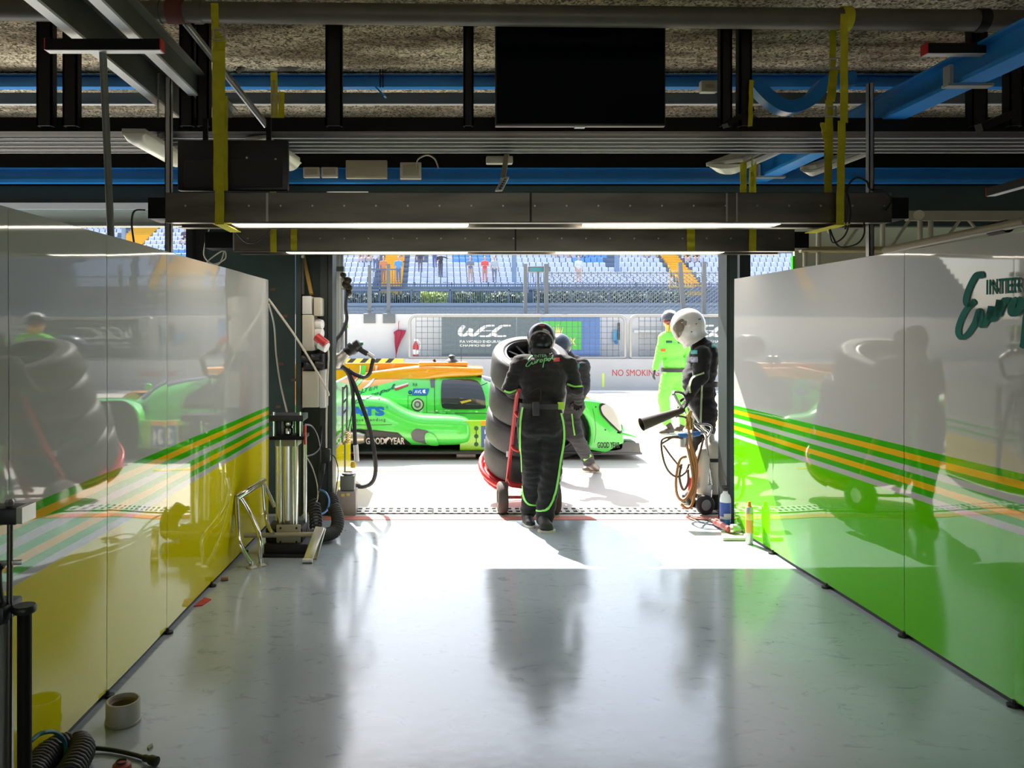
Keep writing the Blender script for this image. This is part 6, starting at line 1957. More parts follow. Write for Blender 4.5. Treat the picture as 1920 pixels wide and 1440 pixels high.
tr = thing('hand_truck', 'red tubular hand truck carrying a stack of four tyres', 'hand truck', (0.80, 7.05, 0))
def tp(s, b, u): return base + sd_ * s + bk * b + ax * u        # side, back, along
def sgn_side(px):  return 0
m = MB(); rr = .018
for s in (-.15, .17):
    m.tube(cr([tp(s, .375, -.12), tp(s, .375, .5), tp(s, .375, .95), tp(s, .40, 1.08), tp(s, .48, 1.14)], 4), rr, 10)
m.build('side_rail', M_red, tr, smooth=60)
m = MB()
for u in (.12, .50, .86): m.tube(cr([tp(-.15, .375, u), tp(-.10, .375 + .05, u - .03), tp(.12, .375 + .05, u - .03), tp(.17, .375, u)], 5), .015, 8)
m.build('cross_bar', M_red, tr, smooth=60)
m = MB(); pts = []
for i in range(25):
    a = math.radians(-150 + 300 * i / 24); pts.append(base + bk * (-.36 * math.cos(a)) + sd_ * (.37 * math.sin(a)) + ax * -.035)
m.tube(pts, .028, 10); m.tube([p - ax * .07 - (p - base) * .06 for p in pts], .02, 8)
m.build('base_ring', M_red, tr, smooth=60)
m = MB(); m.loft([[base + (bk * math.cos(2 * math.pi * i / 24) + sd_ * math.sin(2 * math.pi * i / 24)) * .33 + ax * q for i in range(24)] for q in (-.04, -.012)]); m.build('base_plate', M_red, tr, smooth=40)
axle = Vector((0, 6.96, .148))
m = MB()
for s in (PX(950, 6.96), PX(1030, 6.96)):
    b_ = Vector((s, 6.96, .148))
    near = min((tp(q, .375, -.10) for q in (-.15, .17)), key=lambda v: abs(v.x - s))
    m.bar(near, b_, .03, .03)
m.cyl((PX(940, 6.96), 6.96, .148), (PX(1040, 6.96), 6.96, .148), .014, 10)
m.build('axle_bracket', M_red, tr)
for px in (942, 1040):
    x = PX(px, 6.96)
    w_ = MB(); w_.lathe([(.07, -.042), (.125, -.045), (.142, -.03), (.145, 0), (.142, .03), (.125, .045), (.07, .042)], (x, 6.96, .146), (1, 0, 0), 28, closed=True)
    wo = w_.build('wheel', mat('worn_wheel_rubber', (.06, .045, .038), .8, vary=.3), tr, smooth=50)
    MB().lathe([(.0, -.03), (.072, -.035), (.072, .035), (.0, .03)], (x, 6.96, .146), (1, 0, 0), 20).build('hub', M_galv, wo, smooth=40)
MB().box(tp(-.16, .36, .38), (.05, .02, .05)).build('paper_tag', M_whitep, tr)

# ------------------------------------------------------------------ air jack / nitrogen column beside the pier
Y = 6.15
jk = thing('pneumatic_press', 'tall upright pneumatic cylinder unit with chrome tie rods beside the left pier', 'press', G(540, 1040))
fy = G(540, 1046).y
def J(px, py, dy=0.0): return P(px, py, fy + .22 + dy)
Yj = fy + .22
m = MB(); m.bx(PX(492, Yj - .2), PX(578, Yj - .2), Yj - .22, Yj + .25, .0, .022); m.bx(PX(494, Yj - .2), PX(576, Yj - .2), Yj - .19, Yj + .22, .022, .09)
m.build('base_plate', M_darksteel, jk, bevel=.004)
m = MB(); m.bx(PX(505, Yj), PX(573, Yj), Yj - .13, Yj + .13, .09, PZ(983, Yj)); m.build('base_block', M_darksteel, jk, bevel=.006)
m = MB(); m.bx(PX(519, Yj - .13), PX(564, Yj - .13), Yj - .145, Yj - .13, PZ(1022, Yj - .14), PZ(984, Yj - .14)); pl = m.build('face_plate', M_beigemetal, jk, bevel=.003)
m = MB()
for px, py in ((526, 990), (556, 990), (526, 1016), (556, 1016)): m.cyl(P(px, py, Yj - .145), P(px, py, Yj - .145) - Vector((0, .006, 0)), .008, 8)
m.build('bolt', M_darksteel, pl)
cx = PX(541, Yj)
MB().cyl((cx, Yj, PZ(985, Yj)), (cx, Yj, PZ(833, Yj)), .075, 28).build('cylinder', mat('polished_cylinder', (.68, .64, .52), .18, 1.0), jk, smooth=60)
m = MB(); m.bx(cx - .085, cx + .085, Yj - .085, Yj + .085, PZ(834, Yj), PZ(820, Yj)); m.build('cylinder_head', M_beigemetal, jk, bevel=.006)
for px in (517, 530, 558, 569):
    m = MB(); dy = .07 if px in (517, 569) else -.08
    m.cyl((PX(px, Yj), Yj + dy, PZ(985, Yj)), (PX(px, Yj), Yj + dy, PZ(818, Yj)), .011 if px in (530, 558) else .014, 12); m.build('tie_rod', M_chrome, jk, smooth=60)
m = MB(); m.bx(PX(511, Yj), PX(575, Yj), Yj - .12, Yj + .12, PZ(821, Yj), PZ(815, Yj)); m.build('middle_plate', M_blacksteel, jk, bevel=.004)
m = MB()
for px in (524, 562): m.bx(PX(px, Yj) - .018, PX(px, Yj) + .018, Yj - .05, Yj + .05, PZ(815, Yj), PZ(786, Yj))
m.bx(PX(510, Yj), PX(573, Yj), Yj - .11, Yj + .11, PZ(787, Yj), PZ(776, Yj)); m.build('top_yoke', M_black, jk, bevel=.004)
m = MB(); m.lathe([(.02, 0), (.036, .01), (.036, .05), (.028, .06), (.036, .07), (.036, .10), (.02, .12)], (cx, Yj, PZ(815, Yj)), (0, 0, 1), 18); m.build('valve_body', M_chrome, jk, smooth=40)
m = MB()
for px in (518, 567):
    m.cyl((PX(px, Yj), Yj - .09, PZ(815, Yj)), (PX(px, Yj), Yj - .09, PZ(770, Yj)), .009, 10)
m.build('guide_rod', M_chrome, jk)
m = MB(); m.bx(PX(574, Yj), PX(577, Yj), Yj - .1, Yj - .06, PZ(830, Yj), PZ(795, Yj)); lab(m.build('red_indicator', M_redp, jk), 'slim red indicator strip')
m = MB(); m.cyl(P(458, 1004, Yj - .16), P(587, 1002, Yj - .16), .018, 12); m.build('lifting_bar', M_beigemetal, jk, smooth=60)
# angled aluminium foot
t = thing('support_foot', 'small slanted aluminium foot in front of the pneumatic cylinder unit', 'foot', G(580, 1056))
m = MB(); a = G(577, 1056); b = Vector((a.x + .06, a.y + .18, .21))
m.bar(a + Vector((0, 0, .02)), b, .07, .018); m.bar(a + Vector((.03, .1, .0)), b + Vector((.02, .02, -.01)), .05, .012); m.build('angled_plate', M_alu, t, bevel=.004)
MB().cyl(a + Vector((-.035, 0, .018)), a + Vector((.035, 0, .018)), .018, 12).build('foot_roller', M_alu, t)

# chrome tube frame leaning on the partition
fr = thing('tube_frame', 'bent polished tube jack frame leaning on the yellow partition', 'frame', G(478, 1062))
g1 = G(474, 1064); g2 = G(490, 1060)
def Q(px, py, Y): return P(px, py, Y)
def bent(pts, r=.017): return MB().tube(cr(pts, 5), r, 12)
yt = g1.y
bent([g1 + Vector((-.005, .0, .03)), Q(468, 1052, yt), Q(451, 1022, yt - .02), Q(447, 1000, yt + .02), Q(444, 945, yt + .1), Q(444, 932, yt + .12)]).build('front_leg', M_chrome, fr, smooth=60)
bent([g2 + Vector((0, 0, .03)), Q(488, 1045, g2.y), Q(488, 1010, g2.y), Q(470, 965, g2.y + .08), Q(452, 935, yt + .14)]).build('front_leg', M_chrome, fr, smooth=60)
bent([Q(444, 934, yt + .12), Q(462, 922, yt + .20), Q(495, 901, yt + .40)], .024).build('top_tube', M_chrome, fr, smooth=60)
bent([Q(493, 905, yt + .40), Q(498, 965, yt + .38), Q(505, 990, yt + .3), Q(512, 1000, yt + .25)], .014).build('rear_leg', M_chrome, fr, smooth=60)
bent([Q(494, 904, yt + .41), Q(508, 935, yt + .44), Q(515, 950, yt + .45)], .014).build('rear_brace', M_chrome, fr, smooth=60)
for g in (g1, g2):
    m = MB(); m.lathe([(.045, 0), (.045, .008), (.02, .02), (.016, .05)], g, (0, 0, 1), 16); m.build('swivel_foot', M_galv, fr, smooth=40)

# coil hoses, cables near the pier
tag(coil([P(573, 1004, 5.9), P(600, 1004, 5.95), P(625, 998, 6.05), P(633, 982, 6.1), P(632, 965, 6.15), P(626, 950, 6.2)], .042, .012, 30).build('coiled_hose', M_rubber, smooth=60), 'thick black coiled air hose curling round the foot of the left pier', 'hose')
tag(coil([P(592, 998, 6.05), P(592, 975, 6.15), P(590, 955, 6.25), P(588, 942, 6.3)], .045, .008, 9).build('coiled_hose', M_rubber, smooth=60), 'loosely stretched black coiled hose behind the thick one', 'hose')
tag(coil([P(626, 950, 6.45), P(627, 940, 6.5), P(622, 930, 6.55)], .035, .007, 6).build('coiled_hose', M_rubber, smooth=60), 'short black coil of hose hanging low on the pier edge', 'hose')
cable('blue air hose arched beside the coiled hoses at the pier', [P(600, 918, 6.6), P(612, 925, 6.5), P(617, 940, 6.4), P(612, 958, 6.3), P(598, 966, 6.2)], .009, M_blueh, 'air_hose')
cable('black hose arching from the cylinder unit up to the pier', [P(570, 796, 6.1), P(585, 800, 6.3), P(597, 825, 6.5), P(600, 870, 6.7), P(598, 920, 6.7)], .009, M_cable, 'air_hose')
cable('black hose hanging in a bow behind the cylinder unit', [P(572, 856, 6.2), P(590, 850, 6.4), P(600, 835, 6.6), P(603, 800, 6.8)], .008, M_cable, 'air_hose')
cable('grey cable running down the pier behind the cylinder unit', [P(573, 855, 6.6), P(585, 875, 6.7), P(594, 905, 6.75), P(596, 930, 6.7), P(592, 945, 6.6)], .006, M_cablew)
cable('white cable stretched diagonally across the pier to the lower box', [P(503, 560, 6.52), P(560, 640, 6.6), P(610, 725, 6.58), P(616, 742, 6.6)], .010, M_cablew)
cable('white cable drooping down the pier into the cylinder unit', [P(504, 570, 6.52), P(514, 610, 6.8), P(518, 665, 6.9), P(526, 720, 6.9), P(538, 772, 6.75)], .008, M_cablew)
cable('pale cable from the red plug down to the adapter', [P(614, 650, 6.72), P(616, 670, 6.72), P(613, 740, 6.72), P(612, 800, 6.72), P(612, 840, 6.70)], .009, M_cablew)
cable('thin black cable bowing out from the adapter to the pole', [P(618, 850, 6.7), P(628, 858, 6.7), P(634, 880, 6.75), P(632, 905, 6.8), P(628, 935, 6.8)], .005)
t = thing('cable_adapter', 'black cable adapter block hanging on the pier edge', 'adapter', P(612, 890, 6.7))
MB().box(P(612, 853, 6.7), (.075, .06, .11)).build('adapter_block', M_black, t, bevel=.012)
MB().bar(P(607, 868, 6.7), P(605, 890, 6.7), .03, .03).build('connector', M_black, t, bevel=.006)
cable('thin black cable hanging from the adapter to the floor hoses', [P(606, 888, 6.7), P(602, 910, 6.7), P(598, 925, 6.65)], .006)

# electrical boxes on the pier
Yb = 6.62
t = thing('socket_box', 'tall beige socket box with white top compartment on the left pier', 'electrical box', P(583, 659, Yb))
MB().bx(PX(566.5, Yb), PX(586, Yb), Yb, 7.02, PZ(658, Yb), PZ(590, Yb)).build('lower_housing', M_beige, t, bevel=.008)
MB().bx(PX(566.5, Yb), PX(583, Yb), Yb, 7.02, PZ(589, Yb), PZ(555, Yb)).build('upper_housing', mat('pale_box_grey', (.58, .58, .55), .5), t, bevel=.008)
MB().bx(PX(586, Yb), PX(600, Yb), Yb + .05, Yb + .3, PZ(592, Yb), PZ(557, Yb)).build('breaker_cover', M_beige, t, bevel=.01)
m = MB()
for py in (608, 625, 640): m.lathe([(.045, 0), (.05, .03), (.04, .07), (.0, .08)], Vector((PX(586, Yb), Yb + .15, PZ(py, Yb))), (1, -.3, 0), 16)
m.build('socket_lid', M_whitep, t, smooth=40)
t = thing('industrial_plug', 'red and white industrial plug pushed into the side of the socket box', 'plug', P(604, 650, Yb))
MB().cyl(P(594, 632, Yb - .02), P(612, 646, Yb - .06), .038, 16).build('red_collar', M_redp, t)
MB().cyl(P(600, 645, Yb - .02), P(613, 652, Yb - .04), .045, 16).build('plug_body', M_whitep, t)
tag(MB().cyl(P(569, 480, 6.95), P(584, 552, 6.8), .018, 12).build('conduit_tube', mat('ochre_tube', (.45, .28, .07), .5)), 'ochre conduit tube slanting into the top of the socket box', 'pipe')
t = thing('strut_rail', 'grey strut rail running up the pier above the socket box', 'rail', P(566, 552, 6.93))
MB().bx(PX(561, 6.93), PX(571, 6.93), 6.90, 6.95, PZ(552, 6.93), PZ(474, 6.93)).build('rail_profile', M_greysteel, t)
MB().bx(PX(563, 6.9), PX(571, 6.9), 6.86, 6.9, PZ(484, 6.9), PZ(476, 6.9)).build('clip', M_whitep, t, bevel=.004)
t = thing('cable_bundle', 'bunched black plugs wedged between the two boxes on the pier', 'plug', P(585, 694, Yb))
m = MB()
for i, (px, py) in enumerate(((575, 672), (592, 670), (583, 684), (600, 682))): m.cyl(P(px - 10, py, Yb), P(px + 6, py + 3, Yb + .02), .032, 12)
m.build('plug_bodies', M_black, t); MB().bx(PX(568, Yb), PX(604, Yb), Yb + .03, 7.02, PZ(694, Yb), PZ(664, Yb)).build('shelf_block', M_black, t)
t = thing('distribution_box', 'lower beige distribution box with a lighter side cover on the left pier', 'electrical box', P(588, 765, Yb))
MB().bx(PX(567, Yb), PX(597, Yb), Yb, 7.02, PZ(764, Yb), PZ(696, Yb)).build('housing', M_beige, t, bevel=.006)
MB().bx(PX(597, Yb), PX(609, Yb), Yb + .04, Yb + .23, PZ(766, Yb), PZ(694, Yb)).build('side_cover', mat('pale_box_grey', (.58, .58, .55), .5), t, bevel=.01)
MB().bx(PX(564.5, Yb), PX(567, Yb), Yb + .05, Yb + .22, PZ(766, Yb), PZ(690, Yb)).build('orange_edge', mat('rust_orange', (.40, .12, .04), .7), t)

# ------------------------------------------------------------------ refuelling gear just outside the left post
Yp = 7.28
t = thing('refuel_mast', 'aluminium profile mast with refuelling hoses left of the doorway opening', 'mast', (PX(636, Yp), Yp, 1.28))
m = MB()
for a, b in ((626, 634), (635.5, 640), (641, 643.5)): m.bx(PX(a, Yp), PX(b, Yp), Yp, Yp + .06, 1.30, 2.655)
m.bx(PX(627, Yp), PX(643, Yp), Yp + .03, Yp + .06, 1.28, 2.655)
m.build('profile', M_alu, t, smooth=None)
m = MB(); m.bx(PX(625, Yp), PX(645, Yp), Yp - .02, Yp + .1, PZ(509, Yp), PZ(500, Yp)); m.cyl(P(638, 505, Yp - .02), P(638, 505, Yp - .03), .012, 10); m.build('clamp', M_greysteel, t)
t2 = MB(); t2.bx(PX(646, Yp), PX(650, Yp), Yp + .02, Yp + .05, PZ(655, Yp), PZ(605, Yp)); t2.build('side_tube', M_greysteel, t)
MB().box(P(648, 610, Yp + .03), (.045, .04, .05)).build('lime_tape', mat('fluo_lime', (.25, .85, .02), .6), t)
cable('black hose dropping from the clutter on the refuelling mast', [P(645, 520, 7.2), P(650, 545, 7.2), P(648, 575, 7.2), P(650, 600, 7.2), P(640, 625, 7.2), P(630, 638, 7.2), P(627, 655, 7.2)], .018, M_rubber, 'hose')
t = thing('hose_coupling', 'cluster of dark hose couplings on the mast near its top', 'coupling', P(652, 545, 7.2))
m = MB()
for px, py, r in ((643, 517, .03), (652, 527, .035), (655, 540, .03), (648, 535, .04), (655, 550, .025)): m.lathe([(r * .6, -.03), (r, -.02), (r, .02), (r * .6, .03)], P(px, py, 7.2), (.3, -1, .4), 14)
m.build('coupling_bodies', mat('bronze_dark', (.07, .055, .035), .4, .4), t, smooth=40)
# wheel gun
gn = thing('wheel_gun', 'dark pneumatic wheel gun on a metal arm in front of the car tail', 'wheel gun', P(655, 655, 7.2))
Yg = 7.15
MB().lathe([(.02, 0), (.045, .01), (.05, .06), (.06, .07), (.06, .11), (.05, .12), (.05, .17), (.03, .18)], P(646, 664, Yg), P(676, 642, Yg) - P(646, 664, Yg), 20).build('motor_housing', M_black, gn, smooth=40)
MB().bar(P(666, 650, Yg), P(690, 664, Yg), .045, .05).build('pistol_grip', M_black, gn, bevel=.012)
MB().cyl(P(688, 662, Yg), P(700, 670, Yg), .022, 12).build('air_inlet', M_galv, gn)
MB().lathe([(.05, 0), (.065, .02), (.065, .09), (.05, .11), (.05, .16)], P(626, 684, Yg), P(648, 662, Yg) - P(626, 684, Yg), 18).build('mounting_socket', mat('bright_casting', (.50, .47, .42), .35, .6), gn, smooth=40)
m = MB(); m.cyl(P(674, 644, Yg), P(681, 644, Yg), .016, 10); lab(m.build('green_knob', mat('green_knob', (.03, .30, .12), .4), gn), 'small green knob')
cable('black air hose looping from the wheel gun grip back to the mast', [P(700, 672, Yg), P(697, 685, Yg), P(693, 700, Yg), P(682, 707, Yg), P(666, 702, Yg), P(645, 690, Yg), P(630, 686, Yg)], .020, M_rubber, 'air_hose')
cable('long black hose hanging from the mast and looping to the floor box', [P(632, 685, Yg), P(645, 690, Yg), P(660, 712, Yg), P(675, 750, Yg), P(692, 800, Yg), P(702, 850, Yg), P(704, 885, Yg), P(697, 905, Yg), P(680, 912, Yg), P(664, 910, Yg)], .022, M_rubber, 'air_hose')
cable('black hose hanging straight beside the display panel, ending in a nozzle', [P(634, 686, Yg), P(650, 695, Yg), P(660, 725, Yg), P(663, 770, Yg), P(666, 835, Yg)], .020, M_rubber, 'air_hose')
t = thing('hose_nozzle', 'clear hose nozzle with red and yellow fittings on the hanging black hose', 'nozzle', P(668, 880, Yg))
MB().cyl(P(667, 834, Yg), P(669, 865, Yg), .024, 14).build('nozzle_tube', M_ltgrey, t)
MB().cyl(P(662, 852, Yg), P(671, 852, Yg), .012, 10).build('red_valve', M_redp, t)
MB().lathe([(.025, 0), (.03, .03), (.02, .06)], P(662, 877, Yg), (0, 0, 1), 12).build('yellow_cap', mat('yellow_plastic', (.65, .45, .04), .4), t)
MB().tube(cr([P(666, 862, Yg), P(665, 868, Yg), P(663, 872, Yg), P(662, 866, Yg)], 3), .004, 6).build('cap_cord', M_rubber, t)
cable('thin black cable hanging along the display panel in a gentle bow', [P(655, 690, 7.25), P(662, 720, 7.25), P(660, 770, 7.25), P(652, 810, 7.25)], .006)
tag(coil([P(652, 808, 7.22), P(653, 830, 7.22)], .02, .004, 5).build('spring_cord', mat('orange_cord', (.6, .35, .12), .5)), 'small orange coiled cord below the bowed cable', 'cord')

# low display panel outside (same livery)
t = thing('display_panel', 'low glossy white and yellow-green livery panel outside, left of the doorway', 'panel', (-1.0, 8.0, 0))
xa, xb = -.985, -1.0
for z0, z1, mt, nm in ((.02, .50, M_pyel, 'yellow_field'), (.50, .54, M_white, 'white_stripe'), (.54, .58, M_sgreen, 'green_stripe'), (.58, .62, M_white, 'white_stripe'), (.62, .66, M_sgreen, 'green_stripe'), (.66, 1.15, M_white, 'white_field')):
    MB().bx(-1.02, -.985, 7.40, 8.75, z0, z1).build(nm, mt, t, smooth=None)
t = thing('slot_frame', 'narrow aluminium slotted frame standing against the low livery panel', 'frame', (-.95, 7.6, 0))
m = MB()
for px in (643, 651): m.bar(P(px, 725, 7.55), P(px - 1, 830, 7.55), .018, .02)
for py in (727, 752, 772, 830): m.bar(P(643, py + 3, 7.55), P(651, py - 5, 7.55), .012, .02)
m.bx(PX(645, 7.55), PX(648, 7.55), 7.55, 7.58, 0, PZ(830, 7.55)); m.build('slotted_rail', M_greysteel, t)

# weight boxes at the post foot
g = G(651, 967)
t = thing('floor_weight', 'grey steel ballast box with a round-topped box on it by the mast foot', 'box', g)
MB().bx(PX(631, g.y), PX(667, g.y), g.y, g.y + .2, 0, PZ(922, g.y)).build('lower_box', mat('weathered_grey', (.30, .28, .26), .6, vary=.15), t, bevel=.006)
MB().bx(PX(637, g.y), PX(664, g.y), g.y + .02, g.y + .16, PZ(921, g.y), PZ(893, g.y)).build('upper_box', M_greysteel, t, bevel=.006)
MB().lathe([(.045, 0), (.055, .01), (.055, .02), (.04, .025), (.038, .01)], (PX(650, g.y), g.y + .08, PZ(893, g.y)), (0, 0, 1), 20).build('round_socket', M_galv, t)
m = MB(); m.bx(PX(640, g.y), PX(646, g.y), g.y - .002, g.y, PZ(931, g.y), PZ(926, g.y)); m.bx(PX(650, g.y), PX(656, g.y), g.y - .002, g.y, PZ(930, g.y), PZ(925, g.y)); lab(m.build('yellow_sticker', M_lineyel, t), 'two small yellow stickers')

# ------------------------------------------------------------------ fire-fighting trolley at right
Yc = 7.02
ct = thing('extinguisher_trolley', 'two-wheeled trolley with pale gas cylinder, brown hoses and a black discharge horn', 'trolley', (PX(1325, Yc), Yc, 0))
C = lambda px, py, dy=0.0: P(px, py, Yc + dy)
cy_ = Vector((PX(1332, Yc + .15), Yc + .15, .14))
MB().lathe([(.10, 0), (.118, .02), (.118, .38), (.105, .44), (.07, .485), (.04, .50), (.035, .55)], cy_ + Vector((0, 0, .0)), (0, 0, 1), 28).build('gas_cylinder', mat('cream_enamel', (.62, .58, .47), .35, coat=.3), ct, smooth=40)
MB().lathe([(.122, -.012), (.124, -.01), (.124, .018), (.122, .02)], cy_ + Vector((0, 0, .32)), (0, 0, 1), 28, closed=True).build('retaining_strap', M_black, ct)
MB().lathe([(.115, .0), (.12, .01), (.12, .13), (.115, .14)], cy_ + Vector((0, 0, -.14)), (0, 0, 1), 24).build('black_foot', M_black, ct, smooth=40)
MB().lathe([(.055, 0), (.068, .02), (.068, .32), (.05, .38), (.03, .41)], C(1316, 925, .02), (0, 0, 1), 20).build('small_cylinder', MATS['cream_enamel'], ct, smooth=40)
m = MB()
for px in (1311, 1325):
    pass
m.tube(cr([C(1264, 740, -.02), C(1275, 760, -.02), C(1300, 795, -.01), C(1322, 815), C(1325, 840), C(1333, 900), C(1330, 950)], 4), .013, 10)
m.tube(cr([C(1285, 748, .18), C(1310, 790, .14), C(1322, 805, .1), C(1330, 818, .1), C(1338, 900, .1)], 4), .013, 10)
m.tube(cr([C(1262, 740, -.02), C(1266, 735, .03), C(1280, 738, .14), C(1286, 748, .18)], 4), .013, 10)
m.tube(cr([C(1300, 795), C(1325, 796), C(1334, 802), C(1330, 815), C(1324, 822)], 4), .011, 8)
m.build('tube_frame', M_chrome, ct, smooth=60)
m = MB(); m.bar(C(1306, 910, -.02), C(1336, 912, -.02), .03, .02); m.bar(C(1306, 857), C(1328, 850), .02, .02); m.box(C(1326, 915), (.09, .06, .02)); m.build('cross_member', M_galv, ct)
m = MB(); m.prism([C(1317, 911, -.04), C(1335, 909, -.04), C(1331, 932, -.04), C(1318, 930, -.04)], (0, .04, 0)); m.build('bracket', M_ltgrey, ct, bevel=.003)
m = MB(); m.bar(C(1310, 930), C(1313, 955), .025, .03); m.bar(C(1327, 930), C(1322, 952), .025, .03); m.build('lower_strut', M_darksteel, ct)
for (px, py, yy) in ((1322, 957, Yc - .1), (1300, 948, Yc + .22)):
    R = .088 if yy < Yc else .085
    x = PX(px, yy); w_ = MB(); w_.lathe([(.05, -.022), (R - .01, -.024), (R, -.015), (R, .015), (R - .01, .024), (.05, .022)], (x, yy, R), (0.25, -1, 0), 26, closed=True)
    wo = w_.build('wheel', M_rubber, ct, smooth=50)
    MB().lathe([(.0, -.024), (.025, -.026), (.052, -.018), (.052, .018), (.0, .02)], (x, yy, R), (0.25, -1, 0), 20).build('hub', M_galv, wo, smooth=40)
MB().cyl((PX(1322, Yc - .1), Yc - .1, .088), (PX(1300, Yc + .22), Yc + .22, .085), .012, 10).build('axle', M_galv, ct)
# regulator
m = MB(); m.lathe([(.02, 0), (.035, .01), (.035, .10), (.02, .12), (.025, .14)], C(1292, 806, -.03), (0, 0, 1), 16); m.cyl(C(1288, 790, -.04), C(1296, 770, -.04), .016, 10); lab(m.build('brass_regulator', mat('brass', (.50, .32, .10), .3, .9), ct, smooth=40), 'brass regulator')
m = MB(); m.cyl(C(1272, 817, -.05), C(1288, 816, -.05), .024, 12); m.cyl(C(1299, 815, -.05), C(1312, 812, -.05), .022, 12); lab(m.build('blue_knob', mat('blue_knob', (.02, .12, .38), .4), ct), 'blue hand wheels')
m = MB(); m.cyl(C(1289, 816, -.05), C(1322, 810, -.03), .014, 10); m.lathe([(.04, 0), (.04, .10), (.03, .11)], C(1283, 838, .0), (0, 0, 1), 14); m.build('manifold', M_galv, ct)
m = MB(); m.lathe([(.035, 0), (.035, .12)], C(1297, 920, -.03), (0, 0, 1), 14); lab(m.build('red_canister', M_redp, ct), 'small red canister')
M_hose = mat('brown_hose', (.30, .14, .04), .45); M_hose2 = mat('dark_brown_hose', (.10, .055, .03), .5)
def hz_(pts, r, mt): MB().tube(cr(pts, 7), r, 8).build('hose', mt, ct, smooth=60)
hz_([C(1272, 818, -.06), C(1245, 822, -.08), C(1240, 835, -.08), C(1245, 865, -.10), C(1255, 885, -.1), C(1270, 894, -.1), C(1285, 886, -.08), C(1292, 870, -.06)], .010, M_hose2)
hz_([C(1240, 832, -.06), C(1250, 826, -.07), C(1262, 820, -.07), C(1280, 822, -.06)], .010, M_hose2)
hz_([C(1244, 835, -.08), C(1258, 855, -.08), C(1272, 872, -.08), C(1278, 878, -.06)], .009, M_hose2)
hz_([C(1292, 815, -.07), C(1296, 845, -.08), C(1303, 880, -.08), C(1304, 915, -.09), C(1298, 945, -.09), C(1288, 953, -.09), C(1276, 945, -.09)], .013, M_hose)
hz_([C(1288, 835, -.07), C(1296, 870, -.08), C(1299, 905, -.09), C(1290, 930, -.1), C(1278, 938, -.1), C(1269, 925, -.1), C(1268, 895, -.1), C(1275, 862, -.09), C(1287, 856, -.08)], .013, M_hose)
hz_([C(1290, 800, -.07), C(1297, 835, -.09), C(1306, 868, -.09), C(1305, 900, -.09), C(1293, 935, -.1)], .012, M_hose)
hz_([C(1319, 822, -.02), C(1312, 850, -.05), C(1305, 875, -.06)], .010, M_hose2)
hz_([C(1267, 782, -.02), C(1272, 780, -.02), C(1290, 785, -.03), C(1300, 800, -.04)], .010, M_hose2)
hz_([C(1278, 870, -.09), C(1274, 895, -.1), C(1281, 918, -.1), C(1290, 905, -.1), C(1290, 880, -.1)], .012, M_hose2)
# discharge horn
m = MB(); a, b = C(1283, 768, -.03), C(1203, 796, -.10)
d = (b - a); L = d.length
m.lathe([(.018, 0), (.028, .03), (.032, .08), (.058, L - .01), (.062, L), (.056, L), (.03, .10)], a, d, 24); lab(m.build('discharge_horn', mat('horn_black', (.035, .026, .02), .5), ct, smooth=40), 'black conical discharge horn')

# spray bottle, cartridge, tray with gun
g = G(1360, 984)
t = thing('spray_bottle', 'white bottle with blue label and blue liquid at the foot of the right column', 'bottle', g)
MB().lathe([(.043, 0), (.046, .01), (.046, .05), (.045, .055)], g, (0, 0, 1), 24).build('liquid_base', mat('blue_liquid', (.02, .15, .42), .2, coat=.5), t, smooth=40)
MB().lathe([(.045, .055), (.046, .06), (.046, .22), (.038, .255), (.022, .27), (.018, .29)], g, (0, 0, 1), 24).build('bottle_body', mat('translucent_white', (.66, .72, .76), .3), t, smooth=40)
MB().lathe([(.0465, .075), (.0472, .08), (.0472, .19), (.0465, .195)], g, (0, 0, 1), 24, closed=True).build('blue_label', mat('label_blue', (.03, .09, .40), .4), t, smooth=40)
m = MB(); m.bx(g.x - .03, g.x + .03, g.y - .05, g.y - .047, .075, .105); m.build('barcode_patch', M_whitep, t)
m = MB(); m.cyl(g + Vector((0, 0, .29)), g + Vector((0, 0, .31)), .022, 14); m.bar(g + Vector((-.035, 0, .325)), g + Vector((.03, 0, .32)), .025, .03); m.bar(g + Vector((-.02, 0, .315)), g + Vector((-.012, 0, .275)), .01, .01); m.build('trigger_head', M_black, t, bevel=.003)
g = G(1405, 1020)
t = thing('sealant_cartridge', 'silver and orange tube cartridge standing by the green partition', 'cartridge', g)
MB().lathe([(.027, 0), (.029, .004), (.029, .285), (.026, .29)], g, (0, 0, 1), 24).build('tube', mat('cartridge_silver', (.55, .52, .46), .3, .5), t, smooth=40)
m = MB(); m.lathe([(.0294, .09), (.0298, .092), (.0298, .24), (.0294, .242)], g, (0, 0, 1), 24, closed=True); m.build('orange_label', mat('label_orange', (.72, .32, .05), .45), t, smooth=40)
MB().lathe([(.0298, .19), (.0302, .192), (.0302, .235), (.0298, .237)], g, (0, 0, 1), 24, closed=True).build('yellow_band', mat('label_yellow', (.75, .6, .10), .45), t, smooth=40)
MB().lathe([(.02, .29), (.013, .30), (.012, .325), (.008, .33)], g, (0, 0, 1), 14).build('orange_cap', mat('cap_orange', (.75, .18, .02), .4), t, smooth=40)
g = G(1370, 1006)
t = thing('tool_tray', 'shallow pale green tray on the floor in front of the blue spray bottle', 'tray', g)
m = MB(); m.prism([G(1355, 1014), G(1396, 1014), G(1396, 1000), G(1352, 1000)], (0, 0, .012)); m.build('tray_floor', mat('tray_pale_green', (.52, .56, .36), .5), t, bevel=.003)
m = MB()
for a, b in ((G(1355, 1014), G(1396, 1014)), (G(1396, 1014), G(1396, 1000)), (G(1352, 1000), G(1396, 1000))): m.bar(a + Vector((0, 0, .015)), b + Vector((0, 0, .015)), .012, .022)
m.build('tray_rim', MATS['tray_pale_green'], t, bevel=.003)
a = G(1333, 982); b = G(1368, 1003)
